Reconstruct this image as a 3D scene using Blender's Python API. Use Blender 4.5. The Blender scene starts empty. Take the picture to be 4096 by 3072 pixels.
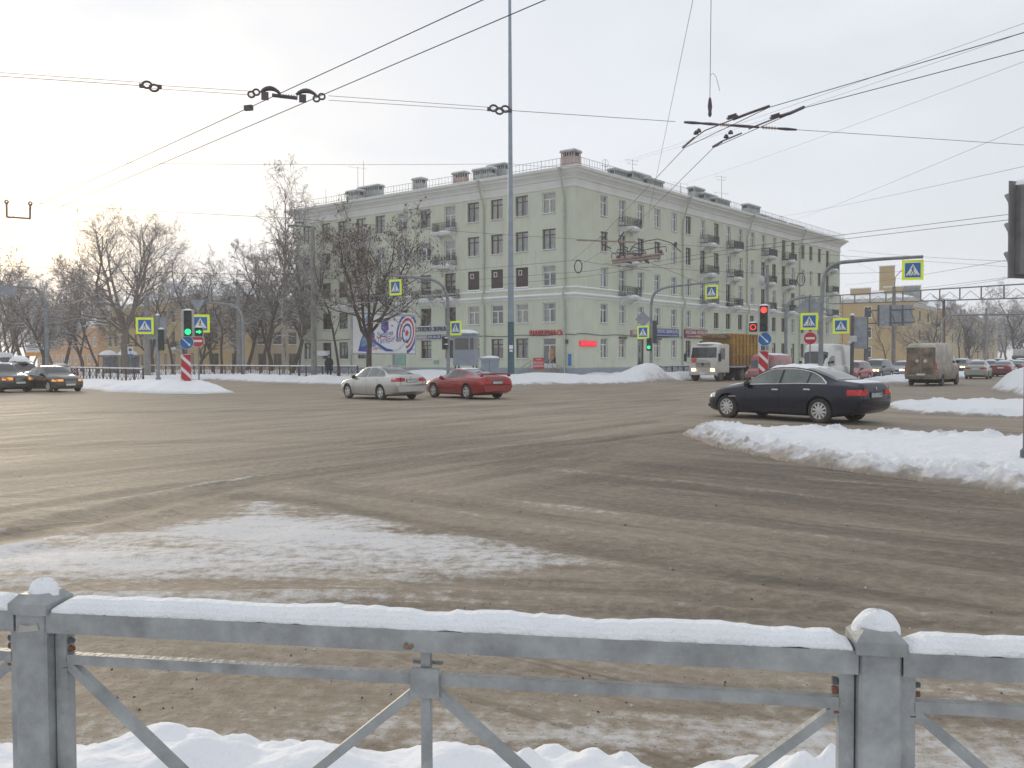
import bpy, bmesh, math, random
import numpy as np
from mathutils import Vector, Matrix

sc = bpy.context.scene
col = sc.collection
R = math.radians
random.seed(7)
rng = np.random.default_rng(11)

# ---------------------------------------------------------------- camera
FPX, CX, CY, CAMH = 3450.0, 2048.0, 1536.0, 1.7
PITCH, ROLL = math.atan(96 / FPX), R(0.2)
cam_data = bpy.data.cameras.new('camera')
cam = bpy.data.objects.new('camera', cam_data)
col.objects.link(cam)
CAMROT = Matrix.Rotation(math.pi / 2 - PITCH, 3, 'X') @ Matrix.Rotation(-ROLL, 3, 'Z')
cam.matrix_world = Matrix.Translation((0, 0, CAMH)) @ CAMROT.to_4x4()
cam_data.sensor_width = 36
cam_data.lens = 36 * FPX / 4096
cam_data.clip_end = 3000
cam_data.clip_start = 0.05
sc.camera = cam

# ---------------------------------------------------------------- sky, sun, exposure
SUN_AZ, SUN_EL = R(-31), R(10.5)          # low sun behind thin cloud, ahead and to the left
world = bpy.data.worlds.new('World'); sc.world = world; world.use_nodes = True
wn, wl = world.node_tree.nodes, world.node_tree.links
wn.clear()
w_out = wn.new('ShaderNodeOutputWorld'); w_bg = wn.new('ShaderNodeBackground')
w_sky = wn.new('ShaderNodeTexSky'); w_sky.sky_type = 'NISHITA'; w_sky.sun_disc = False
w_sky.sun_elevation = SUN_EL; w_sky.sun_rotation = SUN_AZ
w_sky.altitude = 20; w_sky.air_density = 1.0; w_sky.dust_density = 2.2; w_sky.ozone_density = 1.0
# a thin, even layer of cloud over the whole sky, thicker in soft patches
w_tc = wn.new('ShaderNodeTexCoord')
w_sep = wn.new('ShaderNodeSeparateXYZ'); wl.new(w_tc.outputs['Generated'], w_sep.inputs[0])
w_map = wn.new('ShaderNodeMapping'); w_map.inputs['Scale'].default_value = (1.0, 1.0, 2.6)
wl.new(w_tc.outputs['Generated'], w_map.inputs['Vector'])
w_noise = wn.new('ShaderNodeTexNoise'); w_noise.inputs['Scale'].default_value = 2.6
w_noise.inputs['Detail'].default_value = 5; w_noise.inputs['Roughness'].default_value = 0.52
wl.new(w_map.outputs[0], w_noise.inputs['Vector'])
w_ramp = wn.new('ShaderNodeMapRange'); w_ramp.interpolation_type = 'SMOOTHSTEP'
w_ramp.inputs['From Min'].default_value = 0.40; w_ramp.inputs['From Max'].default_value = 0.68
w_ramp.inputs['To Min'].default_value = 0.81; w_ramp.inputs['To Max'].default_value = 0.96
wl.new(w_noise.outputs['Fac'], w_ramp.inputs['Value'])
w_mix = wn.new('ShaderNodeMix'); w_mix.data_type = 'RGBA'
w_mix.inputs[7].default_value = (6.3, 6.58, 7.05, 1)
wl.new(w_ramp.outputs[0], w_mix.inputs[0]); wl.new(w_sky.outputs[0], w_mix.inputs[6])
wl.new(w_mix.outputs[2], w_bg.inputs['Color'])
w_bg.inputs['Strength'].default_value = 0.1
wl.new(w_bg.outputs[0], w_out.inputs[0])

sun_data = bpy.data.lights.new('sun', 'SUN'); sun = bpy.data.objects.new('sun', sun_data)
col.objects.link(sun)
sun_data.energy = 1.3; sun_data.angle = R(14); sun_data.color = (1.0, 0.86, 0.66)
sun_dir = Vector((math.sin(SUN_AZ) * math.cos(SUN_EL), math.cos(SUN_AZ) * math.cos(SUN_EL), math.sin(SUN_EL)))
sun.rotation_euler = sun_dir.to_track_quat('Z', 'Y').to_euler()
sun.location = (-60, 100, 60)

sc.render.engine = 'CYCLES'
sc.view_settings.view_transform = 'Standard'
sc.view_settings.look = 'None'
sc.view_settings.exposure = 0.45
sc.view_settings.gamma = 1.0
sc.view_settings.use_curve_mapping = False
sc.cycles.use_denoising = True
sc.cycles.max_bounces = 6
sc.cycles.diffuse_bounces = 3
sc.cycles.volume_bounces = 1
sc.cycles.transparent_max_bounces = 12
sc.cycles.volume_step_rate = 4

# ---------------------------------------------------------------- where things stand
def ray(x, y):
    d = CAMROT @ Vector(((x - CX) / FPX, -(y - CY) / FPX, -1.0))
    return d
def at(x, y, Y):                                   # the point at distance Y seen at x, y
    d = ray(x, y); k = Y / d.y
    return Vector((d.x * k, Y, CAMH + d.z * k))
def ground(x, y, z=0.0):                           # the point at height z seen at x, y
    d = ray(x, y); k = (z - CAMH) / d.z
    return Vector((d.x * k, d.y * k, z))
def foot(x, Y, z=0.0):
    p = at(x, 1440, Y); return Vector((p.x, Y, z))
def head(a):                                       # unit vector, a degrees to the right of straight ahead
    return Vector((math.sin(R(a)), math.cos(R(a)), 0))

# ---------------------------------------------------------------- materials
MATS = {}
def mat(name, c, rough=0.6, metal=0.0, var=0.12, vscale=3.0, bump=0.0, bscale=30.0, emit=None, es=1.0,
        coat=0.0, spec=0.5, dirt=0.0, dirt_h=(0.1, 0.7), dirt_c=(0.23, 0.19, 0.15), snow=0.0, coord='Object', c2=None):
    if name in MATS: return MATS[name]
    m = bpy.data.materials.new(name); m.use_nodes = True
    n, l = m.node_tree.nodes, m.node_tree.links
    b = n['Principled BSDF']
    b.inputs['Roughness'].default_value = rough; b.inputs['Metallic'].default_value = metal
    b.inputs['Coat Weight'].default_value = coat; b.inputs['Coat Roughness'].default_value = 0.08
    b.inputs['Specular IOR Level'].default_value = spec
    tc = n.new('ShaderNodeTexCoord'); ge = n.new('ShaderNodeNewGeometry')
    src = tc.outputs['Object'] if coord == 'Object' else ge.outputs['Position']
    no = n.new('ShaderNodeTexNoise'); no.inputs['Scale'].default_value = vscale; no.inputs['Detail'].default_value = 6
    no.inputs['Roughness'].default_value = 0.6
    l.new(src, no.inputs['Vector'])
    mx = n.new('ShaderNodeMix'); mx.data_type = 'RGBA'
    a = c2 if c2 else tuple(max(0, k * (1 - 2 * var)) for k in c)
    bb = c if c2 else tuple(k * (1 + var) for k in c)
    mr = n.new('ShaderNodeMapRange'); mr.inputs['From Min'].default_value = 0.3; mr.inputs['From Max'].default_value = 0.7
    l.new(no.outputs['Fac'], mr.inputs['Value']); l.new(mr.outputs[0], mx.inputs[0])
    mx.inputs[6].default_value = (*a, 1); mx.inputs[7].default_value = (*bb, 1)
    out = mx.outputs[2]
    if dirt > 0:                                    # road grime thrown up from below
        sp = n.new('ShaderNodeSeparateXYZ'); l.new(tc.outputs['Object'], sp.inputs[0])
        r2 = n.new('ShaderNodeMapRange'); r2.inputs['From Min'].default_value = dirt_h[1]; r2.inputs['From Max'].default_value = dirt_h[0]
        l.new(sp.outputs['Z'], r2.inputs['Value'])
        n2 = n.new('ShaderNodeTexNoise'); n2.inputs['Scale'].default_value = 2.3; n2.inputs['Detail'].default_value = 8
        l.new(tc.outputs['Object'], n2.inputs['Vector'])
        mu = n.new('ShaderNodeMath'); mu.operation = 'MULTIPLY'; l.new(r2.outputs[0], mu.inputs[0])
        n2r = n.new('ShaderNodeMapRange'); n2r.inputs['From Min'].default_value = 0.3; n2r.inputs['From Max'].default_value = 0.6
        n2r.inputs['To Min'].default_value = dirt * 0.55; n2r.inputs['To Max'].default_value = dirt
        l.new(n2.outputs['Fac'], n2r.inputs['Value']); l.new(n2r.outputs[0], mu.inputs[1])
        m2 = n.new('ShaderNodeMix'); m2.data_type = 'RGBA'; l.new(mu.outputs[0], m2.inputs[0])
        l.new(out, m2.inputs[6]); m2.inputs[7].default_value = (*dirt_c, 1); out = m2.outputs[2]
        rr = n.new('ShaderNodeMapRange'); rr.inputs['To Min'].default_value = rough; rr.inputs['To Max'].default_value = 0.85
        l.new(mu.outputs[0], rr.inputs['Value']); l.new(rr.outputs[0], b.inputs['Roughness'])
        cm = n.new('ShaderNodeMapRange'); cm.inputs['To Min'].default_value = coat; cm.inputs['To Max'].default_value = 0
        l.new(mu.outputs[0], cm.inputs['Value']); l.new(cm.outputs[0], b.inputs['Coat Weight'])
    if snow > 0:                                    # fresh snow lying on upward faces
        sp = n.new('ShaderNodeSeparateXYZ'); l.new(ge.outputs['Normal'], sp.inputs[0])
        r2 = n.new('ShaderNodeMapRange'); r2.inputs['From Min'].default_value = 1 - snow; r2.inputs['From Max'].default_value = 1.15 - snow
        l.new(sp.outputs['Z'], r2.inputs['Value'])
        m2 = n.new('ShaderNodeMix'); m2.data_type = 'RGBA'; l.new(r2.outputs[0], m2.inputs[0])
        l.new(out, m2.inputs[6]); m2.inputs[7].default_value = (0.82, 0.84, 0.88, 1); out = m2.outputs[2]
    l.new(out, b.inputs['Base Color'])
    if emit:
        b.inputs['Emission Color'].default_value = (*emit, 1); b.inputs['Emission Strength'].default_value = es
    if bump > 0:
        n3 = n.new('ShaderNodeTexNoise'); n3.inputs['Scale'].default_value = bscale; n3.inputs['Detail'].default_value = 5
        l.new(src, n3.inputs['Vector'])
        bp = n.new('ShaderNodeBump'); bp.inputs['Strength'].default_value = bump; bp.inputs['Distance'].default_value = 0.02
        l.new(n3.outputs['Fac'], bp.inputs['Height']); l.new(bp.outputs[0], b.inputs['Normal'])
    MATS[name] = m
    return m

# ---------------------------------------------------------------- mesh builder and object helpers
WM = {}                                              # world matrix of every parent made here
CH = {}                                              # children of every parent made here
class MB:
    def __init__(s): s.v = []; s.f = []; s.m = []; s.mats = []; s.cur = 0
    def use(s, material):
        if material not in s.mats: s.mats.append(material)
        s.cur = s.mats.index(material); return s
    def add(s, vs, fs):
        o = len(s.v); s.v += [tuple(p) for p in vs]
        for f in fs: s.f.append(tuple(i + o for i in f)); s.m.append(s.cur)
        return s
    def quad(s, a, b, c, d): return s.add([a, b, c, d], [(0, 1, 2, 3)])
    def poly(s, pts): return s.add(pts, [tuple(range(len(pts)))])
    def box(s, c, h, ax=None):                       # centre, half sizes, optional 3 axes
        c = Vector(c)
        if ax is None: ax = (Vector((1, 0, 0)), Vector((0, 1, 0)), Vector((0, 0, 1)))
        vs = [c + ax[0] * (h[0] * i) + ax[1] * (h[1] * j) + ax[2] * (h[2] * k) for i in (-1, 1) for j in (-1, 1) for k in (-1, 1)]
        return s.add(vs, [(0, 1, 3, 2), (4, 6, 7, 5), (0, 4, 5, 1), (2, 3, 7, 6), (0, 2, 6, 4), (1, 5, 7, 3)])
    def box2(s, a, b):
        return s.box([(p + q) / 2 for p, q in zip(a, b)], [abs(q - p) / 2 for p, q in zip(a, b)])
    def bbox(s, a, b, w=0.03):                       # box with chamfered vertical and top edges
        x0, y0, z0 = a; x1, y1, z1 = b
        def ring(i, z): return [(x0 + w + i, y0 + i, z), (x1 - w - i, y0 + i, z), (x1 - i, y0 + w + i, z), (x1 - i, y1 - w - i, z), (x1 - w - i, y1 - i, z), (x0 + w + i, y1 - i, z), (x0 + i, y1 - w - i, z), (x0 + i, y0 + w + i, z)]
        rs = [ring(0, z0), ring(0, z1 - w), ring(w * .7, z1)]
        vs = sum(rs, []); fs = []
        for k in range(2):
            for i in range(8): fs.append((k * 8 + i, k * 8 + (i + 1) % 8, k * 8 + 8 + (i + 1) % 8, k * 8 + 8 + i))
        fs += [tuple(range(7, -1, -1)), tuple(range(16, 24))]
        return s.add(vs, fs)
    def tube(s, pts, r, n=8, cap=True, up=None):
        pts = [Vector(p) for p in pts]; k = len(pts)
        rs = list(r) if hasattr(r, '__len__') else [r] * k
        ref = None; vs = []; fs = []
        for i, p in enumerate(pts):
            t = (pts[min(i + 1, k - 1)] - pts[max(i - 1, 0)])
            if t.length < 1e-9: t = Vector((0, 0, 1))
            t.normalize()
            if ref is None: ref = Vector((0, 0, 1)) if abs(t.z) < 0.9 else Vector((1, 0, 0))
            a = t.cross(ref)
            if a.length < 1e-6: a = t.cross(Vector((0, 1, 0.1)))
            a.normalize(); b = a.cross(t).normalized(); ref = b
            for j in range(n):
                w = 2 * math.pi * j / n
                vs.append(p + a * (math.cos(w) * rs[i]) + b * (math.sin(w) * rs[i]))
        for i in range(k - 1):
            for j in range(n): fs.append((i * n + j, i * n + (j + 1) % n, (i + 1) * n + (j + 1) % n, (i + 1) * n + j))
        if cap: fs.append(tuple(range(n - 1, -1, -1))); fs.append(tuple((k - 1) * n + j for j in range(n)))
        return s.add(vs, fs)
    def prism(s, pts, d):                            # flat outline pushed along the vector d
        n = len(pts); pts = [Vector(p) for p in pts]; d = Vector(d)
        fs = [tuple(range(n - 1, -1, -1)), tuple(range(n, 2 * n))] + [(i, (i + 1) % n, n + (i + 1) % n, n + i) for i in range(n)]
        return s.add(pts + [p + d for p in pts], fs)
    def lathe(s, prof, n=16, axis='Z', o=(0, 0, 0), cap=True): # profile of (radius, height)
        vs = []; fs = []; o = Vector(o)
        for r, h in prof:
            for j in range(n):
                a = 2 * math.pi * j / n; p = (r * math.cos(a), r * math.sin(a), h)
                if axis == 'Y': p = (p[0], h, p[1])
                if axis == 'X': p = (h, p[0], p[1])
                vs.append(o + Vector(p))
        k = len(prof)
        for i in range(k - 1):
            for j in range(n): fs.append((i * n + j, i * n + (j + 1) % n, (i + 1) * n + (j + 1) % n, (i + 1) * n + j))
        if cap and prof[0][0] > 1e-6: fs.append(tuple(range(n - 1, -1, -1)))
        if cap and prof[-1][0] > 1e-6: fs.append(tuple((k - 1) * n + j for j in range(n)))
        return s.add(vs, fs)
    def blob(s, c, r, seed=0, amp=0.18, nu=10, nv=7, flat=True):   # lumpy heap sitting on its base
        q = random.Random(seed); ph = [q.uniform(0, 6.28) for _ in range(6)]
        vs = []; fs = []
        for i in range(nv + 1):
            t = i / nv; th = t * (math.pi / 2 if flat else math.pi)
            for j in range(nu):
                a = 2 * math.pi * j / nu
                k = 1 + amp * (math.sin(2 * a + ph[0] + t * 2) + .6 * math.sin(3 * a + ph[1] + t * 5) + .4 * math.sin(5 * a + ph[2])) * .6
                vs.append((c[0] + r[0] * k * math.sin(th) * math.cos(a), c[1] + r[1] * k * math.sin(th) * math.sin(a), c[2] + r[2] * (1 + amp * .5 * math.sin(3 * a + ph[3])) * math.cos(th)))
        for i in range(nv):
            for j in range(nu): fs.append((i * nu + j, (i + 1) * nu + j, (i + 1) * nu + (j + 1) % nu, i * nu + (j + 1) % nu))
        return s.add(vs, fs)
    def mesh(s, name):
        me = bpy.data.meshes.new(name); me.from_pydata(s.v, [], s.f)
        for m in s.mats: me.materials.append(m)
        if len(s.mats) > 1: me.polygons.foreach_set('material_index', s.m)
        me.update(); return me
    def build(s, name, material=None, parent=None, world=False, smooth=None, **kw):
        if material is not None and not s.mats: s.mats = [material]; s.m = [0] * len(s.f)
        if world and parent is not None:
            inv = WM[parent.name].inverted(); s.v = [tuple(inv @ Vector(p)) for p in s.v]
        me = s.mesh(name)
        if smooth is not None: shade(me, smooth)
        return link(name, me, parent, **kw)
def shade(me, ang):
    bm = bmesh.new(); bm.from_mesh(me); bmesh.ops.recalc_face_normals(bm, faces=bm.faces); bm.to_mesh(me); bm.free()
    me.polygons.foreach_set('use_smooth', [True] * len(me.polygons))
    if ang < 180: me.set_sharp_from_angle(angle=R(ang))
def link(name, data, parent=None, loc=None, rz=None, label=None, cat=None, group=None, kind=None, M4=None):
    o = bpy.data.objects.new(name, data); col.objects.link(o)
    if parent is not None: o.parent = parent; CH.setdefault(parent.name, []).append(o)
    if M4 is not None: o.matrix_local = M4; o.matrix_basis = M4
    if loc is not None: o.location = loc
    if rz is not None: o.rotation_euler = (0, 0, rz)
    tag(o, label, cat, group, kind)
    m = o.matrix_basis.copy()
    WM[o.name] = (WM[parent.name] @ m) if parent is not None else m
    return o
def tag(o, label=None, cat=None, group=None, kind=None):
    if label: o['label'] = label
    if cat: o['category'] = cat
    if group: o['group'] = group
    if kind: o['kind'] = kind
    return o
def thing(name, loc, rz=0.0, label=None, cat=None, group=None):
    return link(name, None, None, loc=loc, rz=rz, label=label, cat=cat, group=group)
def copy_tree(o, parent=None, **kw):
    c = o.copy(); col.objects.link(c)
    if parent is not None: c.parent = parent; CH.setdefault(parent.name, []).append(c)
    for ch in CH.get(o.name, []): copy_tree(ch, c)
    if kw.get('loc') is not None: c.location = kw['loc']
    if kw.get('rz') is not None: c.rotation_euler = (0, 0, kw['rz'])
    tag(c, kw.get('label'), kw.get('cat'), kw.get('group'))
    WM[c.name] = c.matrix_basis.copy()
    return c
FONTS = {}
def text_mesh(txt, size, depth=0.01, shear=0.0):     # lettering as a flat mesh in the XZ plane facing -Y, centred
    key = (txt, size, depth, shear)
    if key in FONTS: return FONTS[key]
    cu = bpy.data.curves.new('lettering', 'FONT'); cu.body = txt; cu.size = size; cu.extrude = depth / 2
    cu.align_x = 'CENTER'; cu.align_y = 'CENTER'; cu.shear = shear; cu.resolution_u = 3
    o = bpy.data.objects.new('lettering_tmp', cu); col.objects.link(o)
    dg = bpy.context.evaluated_depsgraph_get(); dg.update()
    me = bpy.data.meshes.new_from_object(o.evaluated_get(dg))
    bpy.data.objects.remove(o); bpy.data.curves.remove(cu)
    me.transform(Matrix.Rotation(math.pi / 2, 4, 'X'))
    FONTS[key] = me
    return me
def lettering(txt, size, material, parent, M4, width=None, name='lettering', depth=0.01, shear=0.0):
    me = text_mesh(txt, size, depth, shear).copy(); me.materials.clear(); me.materials.append(material)
    if width and len(me.vertices):
        xs = [v.co.x for v in me.vertices]; w = max(xs) - min(xs)
        me.transform(Matrix.Diagonal((width / w, 1, 1, 1)))
    return link(name, me, parent, M4=M4)
def frame4(o, x, y, z):                               # matrix from origin and three axes
    return Matrix(((x[0], y[0], z[0], o[0]), (x[1], y[1], z[1], o[1]), (x[2], y[2], z[2], o[2]), (0, 0, 0, 1)))
SNOW = mat('snow', (0.86, 0.87, 0.89), rough=0.75, var=0.03, bump=0.35, bscale=14, coord='World')
# ================================================================ GROUND
def hash2(ix, iy, seed):
    h = (ix.astype(np.int64) * 374761393 + iy.astype(np.int64) * 668265263 + seed * 1442695041) & 0x7fffffff
    h = ((h ^ (h >> 13)) * 1274126177) & 0x7fffffff
    return ((h ^ (h >> 16)) & 0xffff) / 65535.0
def vnoise(x, y, seed=0):
    ix, iy = np.floor(x), np.floor(y); fx, fy = x - ix, y - iy
    fx = fx * fx * (3 - 2 * fx); fy = fy * fy * (3 - 2 * fy)
    a, b = hash2(ix, iy, seed), hash2(ix + 1, iy, seed); c, d = hash2(ix, iy + 1, seed), hash2(ix + 1, iy + 1, seed)
    return (a * (1 - fx) + b * fx) * (1 - fy) + (c * (1 - fx) + d * fx) * fy
def fbm(x, y, seed=0, o=4):
    s = 0; a = 0.5
    for i in range(o): s = s + a * vnoise(x * 2 ** i, y * 2 ** i, seed + i); a *= 0.5
    return s
def sstep(a, b, x):
    t = np.clip((x - a) / (b - a), 0, 1); return t * t * (3 - 2 * t)
def poly_dist(P, x, y):                               # signed distance, positive inside
    P = np.array([(p[0], p[1]) for p in P]); n = len(P)
    d = np.full(x.shape, 1e9); ins = np.zeros(x.shape, bool)
    for i in range(n):
        a, b = P[i], P[(i + 1) % n]; e = b - a
        t = np.clip(((x - a[0]) * e[0] + (y - a[1]) * e[1]) / (e @ e), 0, 1)
        d = np.minimum(d, np.hypot(x - a[0] - t * e[0], y - a[1] - t * e[1]))
        c = ((a[1] > y) != (b[1] > y)) & (x < e[0] * (y - a[1]) / (e[1] if e[1] else 1e-9) + a[0])
        ins ^= c
    return np.where(ins, d, -d)
def grid_obj(name, X, Y, Z, keep=None, material=None, attrs=(), **kw):
    ny, nx = X.shape
    vs = np.stack([X, Y, Z], -1).reshape(-1, 3)
    i = np.arange(ny * nx).reshape(ny, nx)
    q = np.stack([i[:-1, :-1], i[:-1, 1:], i[1:, 1:], i[1:, :-1]], -1)
    if keep is not None:
        k = keep[:-1, :-1] | keep[:-1, 1:] | keep[1:, 1:] | keep[1:, :-1]; q = q[k]
    q = q.reshape(-1, 4)
    used = np.zeros(len(vs), bool); used[q.ravel()] = True
    re = np.cumsum(used) - 1; vs = vs[used]; q = re[q]
    me = bpy.data.meshes.new(name)
    me.vertices.add(len(vs)); me.vertices.foreach_set('co', vs.ravel())
    me.loops.add(q.size); me.loops.foreach_set('vertex_index', q.ravel().astype(np.int32))
    me.polygons.add(len(q)); me.polygons.foreach_set('loop_start', np.arange(0, q.size, 4, dtype=np.int32))
    me.polygons.foreach_set('use_smooth', np.ones(len(q), bool))
    me.update(calc_edges=True)
    for an, av in attrs:
        at_ = me.attributes.new(an, 'FLOAT', 'POINT'); at_.data.foreach_set('value', av.reshape(-1)[used].astype(np.float32))
    me.materials.append(material)
    return link(name, me, **kw)

def axis(lo, hi, a, b, step, grow=1.12):
    v = list(np.arange(a, b, step)); s = step
    while v[-1] < hi: s *= grow; v.append(v[-1] + s)
    s = step
    while v[0] > lo: s *= grow; v.insert(0, v[0] - s)
    return np.array(v)

# --- road surface: dirty packed snow over asphalt
def road_material():
    m = bpy.data.materials.new('dirty_snow_road'); m.use_nodes = True
    n, l = m.node_tree.nodes, m.node_tree.links; b = n['Principled BSDF']
    ge = n.new('ShaderNodeNewGeometry')
    def attr(k):
        a = n.new('ShaderNodeAttribute'); a.attribute_name = k; return a.outputs['Fac']
    def streak(rot, s_along, s_across, seed, detail=6):
        mp = n.new('ShaderNodeMapping'); mp.vector_type = 'POINT'
        mp.inputs['Rotation'].default_value = (0, 0, R(rot)); mp.inputs['Scale'].default_value = (1, 1, 1)
        mp2 = n.new('ShaderNodeMapping'); mp2.inputs['Scale'].default_value = (s_along, s_across, 1); mp2.inputs['Location'].default_value = (seed, seed * 2, 0)
        l.new(ge.outputs['Position'], mp.inputs['Vector']); l.new(mp.outputs[0], mp2.inputs['Vector'])
        no = n.new('ShaderNodeTexNoise'); no.inputs['Scale'].default_value = 1; no.inputs['Detail'].default_value = detail
        no.inputs['Roughness'].default_value = 0.66; no.inputs['Distortion'].default_value = 0.55
        l.new(mp2.outputs[0], no.inputs['Vector']); return no.outputs['Fac']
    def math_(op, a, b_, clamp=False):
        k = n.new('ShaderNodeMath'); k.operation = op; k.use_clamp = clamp
        for i, v in enumerate((a, b_)):
            if isinstance(v, (int, float)): k.inputs[i].default_value = v
            else: l.new(v, k.inputs[i])
        return k.outputs[0]
    def mixc(f, a, c):
        k = n.new('ShaderNodeMix'); k.data_type = 'RGBA'; l.new(f, k.inputs[0])
        for i, v in ((6, a), (7, c)):
            if isinstance(v, tuple): k.inputs[i].default_value = (*v, 1)
            else: l.new(v, k.inputs[i])
        return k.outputs[2]
    def rng_(v, a, b_, c=0.0, d=1.0):
        k = n.new('ShaderNodeMapRange'); k.interpolation_type = 'SMOOTHSTEP'; l.new(v, k.inputs['Value'])
        for nm, q in (('From Min', a), ('From Max', b_), ('To Min', c), ('To Max', d)): k.inputs[nm].default_value = q
        return k.outputs[0]
    wa, wb = attr('lane_a'), attr('lane_b')
    sA = streak(-52, 0.16, 1.15, 3.1, 8); sB = streak(39, 0.18, 1.3, 8.7, 8); sC = streak(7, 0.30, 2.0, 5.3, 8)
    wc = math_('SUBTRACT', 1.0, math_('ADD', wa, wb), True)
    st = math_('ADD', math_('ADD', math_('MULTIPLY', sA, wa), math_('MULTIPLY', sB, wb)), math_('MULTIPLY', sC, wc))
    fine = n.new('ShaderNodeTexNoise'); fine.inputs['Scale'].default_value = 9; fine.inputs['Detail'].default_value = 9; fine.inputs['Roughness'].default_value = 0.72
    l.new(ge.outputs['Position'], fine.inputs['Vector'])
    big = n.new('ShaderNodeTexNoise'); big.inputs['Scale'].default_value = 0.35; big.inputs['Detail'].default_value = 4
    l.new(ge.outputs['Position'], big.inputs['Vector'])
    base = mixc(rng_(st, 0.36, 0.66), (0.165, 0.127, 0.088), (0.37, 0.31, 0.235))
    base = mixc(rng_(big.outputs['Fac'], 0.3, 0.75, 0.0, 0.45), base, (0.30, 0.245, 0.18))
    base = mixc(rng_(fine.outputs['Fac'], 0.38, 0.72, 0.0, 0.6), base, (0.43, 0.38, 0.31))
    t1, t2 = streak(-49, 0.05, 6.5, 1.7, 3), streak(36, 0.06, 7.0, 4.1, 3)      # narrow tyre lines
    tl = math_('ADD', math_('MULTIPLY', t1, wa), math_('MULTIPLY', t2, math_('SUBTRACT', 1.0, wa)))
    gate = rng_(big.outputs['Fac'], 0.42, 0.58)
    base = mixc(math_('MULTIPLY', rng_(tl, 0.56, 0.66, 0.0, 0.5), gate), base, (0.115, 0.09, 0.066))
    base = mixc(math_('MULTIPLY', rng_(tl, 0.42, 0.33, 0.0, 0.4), gate), base, (0.47, 0.43, 0.38))
    wearf = math_('MULTIPLY', attr('wear'), rng_(math_('ADD', math_('MULTIPLY', st, 0.7), math_('MULTIPLY', fine.outputs['Fac'], 0.3)), 0.34, 0.68, 1.0, 0.35))
    base = mixc(wearf, base, (0.085, 0.068, 0.048))
    sn = math_('ADD', attr('snow'), math_('MULTIPLY', math_('SUBTRACT', math_('ADD', math_('MULTIPLY', st, 0.9), math_('MULTIPLY', fine.outputs['Fac'], 0.75)), 0.83), 2.0))
    snf = rng_(sn, 0.30, 0.95)
    base = mixc(snf, base, (0.65, 0.64, 0.635))
    grit = n.new('ShaderNodeTexNoise'); grit.inputs['Scale'].default_value = 55; grit.inputs['Detail'].default_value = 2
    l.new(ge.outputs['Position'], grit.inputs['Vector'])
    base = mixc(rng_(grit.outputs['Fac'], 0.64, 0.72, 0.0, 0.7), base, (0.07, 0.055, 0.045))
    l.new(base, b.inputs['Base Color'])
    l.new(rng_(st, 0.3, 0.7, 0.62, 0.85), b.inputs['Roughness'])
    b.inputs['Specular IOR Level'].default_value = 0.3
    bp = n.new('ShaderNodeBump'); bp.inputs['Strength'].default_value = 0.7; bp.inputs['Distance'].default_value = 0.05
    l.new(math_('ADD', math_('MULTIPLY', st, 0.8), math_('MULTIPLY', fine.outputs['Fac'], 0.55)), bp.inputs['Height'])
    l.new(bp.outputs[0], b.inputs['Normal'])
    return m

gx, gy = axis(-900, 900, -14, 16, 0.14, 1.10), axis(-60, 1600, 3.0, 24, 0.14, 1.06)
GX, GY = np.meshgrid(gx, gy)
tri = [(-40, 7.3), (-9, 6.9), (-5.0, 8.0), ground(560, 2105).xy, ground(1080, 2000).xy, ground(1700, 2120).xy, ground(2300, 2235).xy, ground(2480, 2285).xy, ground(1300, 2345).xy, (-4.2, 6.3), (-40, 6.0)]
sd = poly_dist([(p[0], p[1]) for p in tri], GX, GY)
snow_a = (0.82 + .5 * (fbm(GX * .5, GY * 1.8, 8) - .45)) * sstep(-0.35, 0.75, sd + 0.9 * (fbm(GX * .8, GY * 2.2, 5) - .5))
snow_a = np.maximum(snow_a, 0.50 * sstep(5.2, 3.4, GY) * sstep(14, 4, np.abs(GX)))
snow_a = np.maximum(snow_a, (0.46 + .4 * (fbm(GX * .3, GY * 1.5, 9) - .5)) * sstep(5.3, 5.9, GY) * sstep(6.6, 6.0, GY) * sstep(2.0, -1.5, GX))
ln = np.array(ground(0, 2060).xy), np.array(ground(1000, 1930).xy)                  # thin white ridge between two wheel tracks
for k, (p, q, w_) in enumerate(((ground(0, 2065), ground(1150, 1890), 0.10), (ground(0, 1985), ground(900, 1855), .08), (ground(0, 2125), ground(700, 2030), .06))):
    ab = np.array(q.xy) - np.array(p.xy); t = ((GX - p.x) * ab[0] + (GY - p.y) * ab[1]) / (ab @ ab)
    dd = np.hypot(GX - p.x - t * ab[0], GY - p.y - t * ab[1])
    snow_a = np.maximum(snow_a, 0.55 * np.exp(-(dd / w_) ** 2) * sstep(1.1, .75, t) * sstep(-.6, 0, t))
lane_a = sstep(-1.5, 1.5, GY - 10.4 - 0.2 * np.abs(GX)) * sstep(4.0, -2.0, GX - (GY - 12) * .35)
lane_b = sstep(-1.0, 1.5, GX + 2.8 - (10.2 - GY) * 1.25) * (1 - lane_a)
wear = sstep(-2.2, 2.8, GX - (11 - GY) * .55) * sstep(24, 12, GY) * sstep(3.6, 6.0, GY + GX * .3) * (0.65 + .5 * fbm(GX * .35, GY * .35, 3))
wear = np.maximum(wear, 0.55 * sstep(2.4, .2, np.abs((GY - 17.5) - (GX - 1) * .35)) * sstep(-9, -1, GX) * sstep(12, 6, GX))
TRK = np.zeros_like(GX); RDG = np.zeros_like(GX)      # wheel tracks through the junction and the slush thrown up beside them
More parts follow.
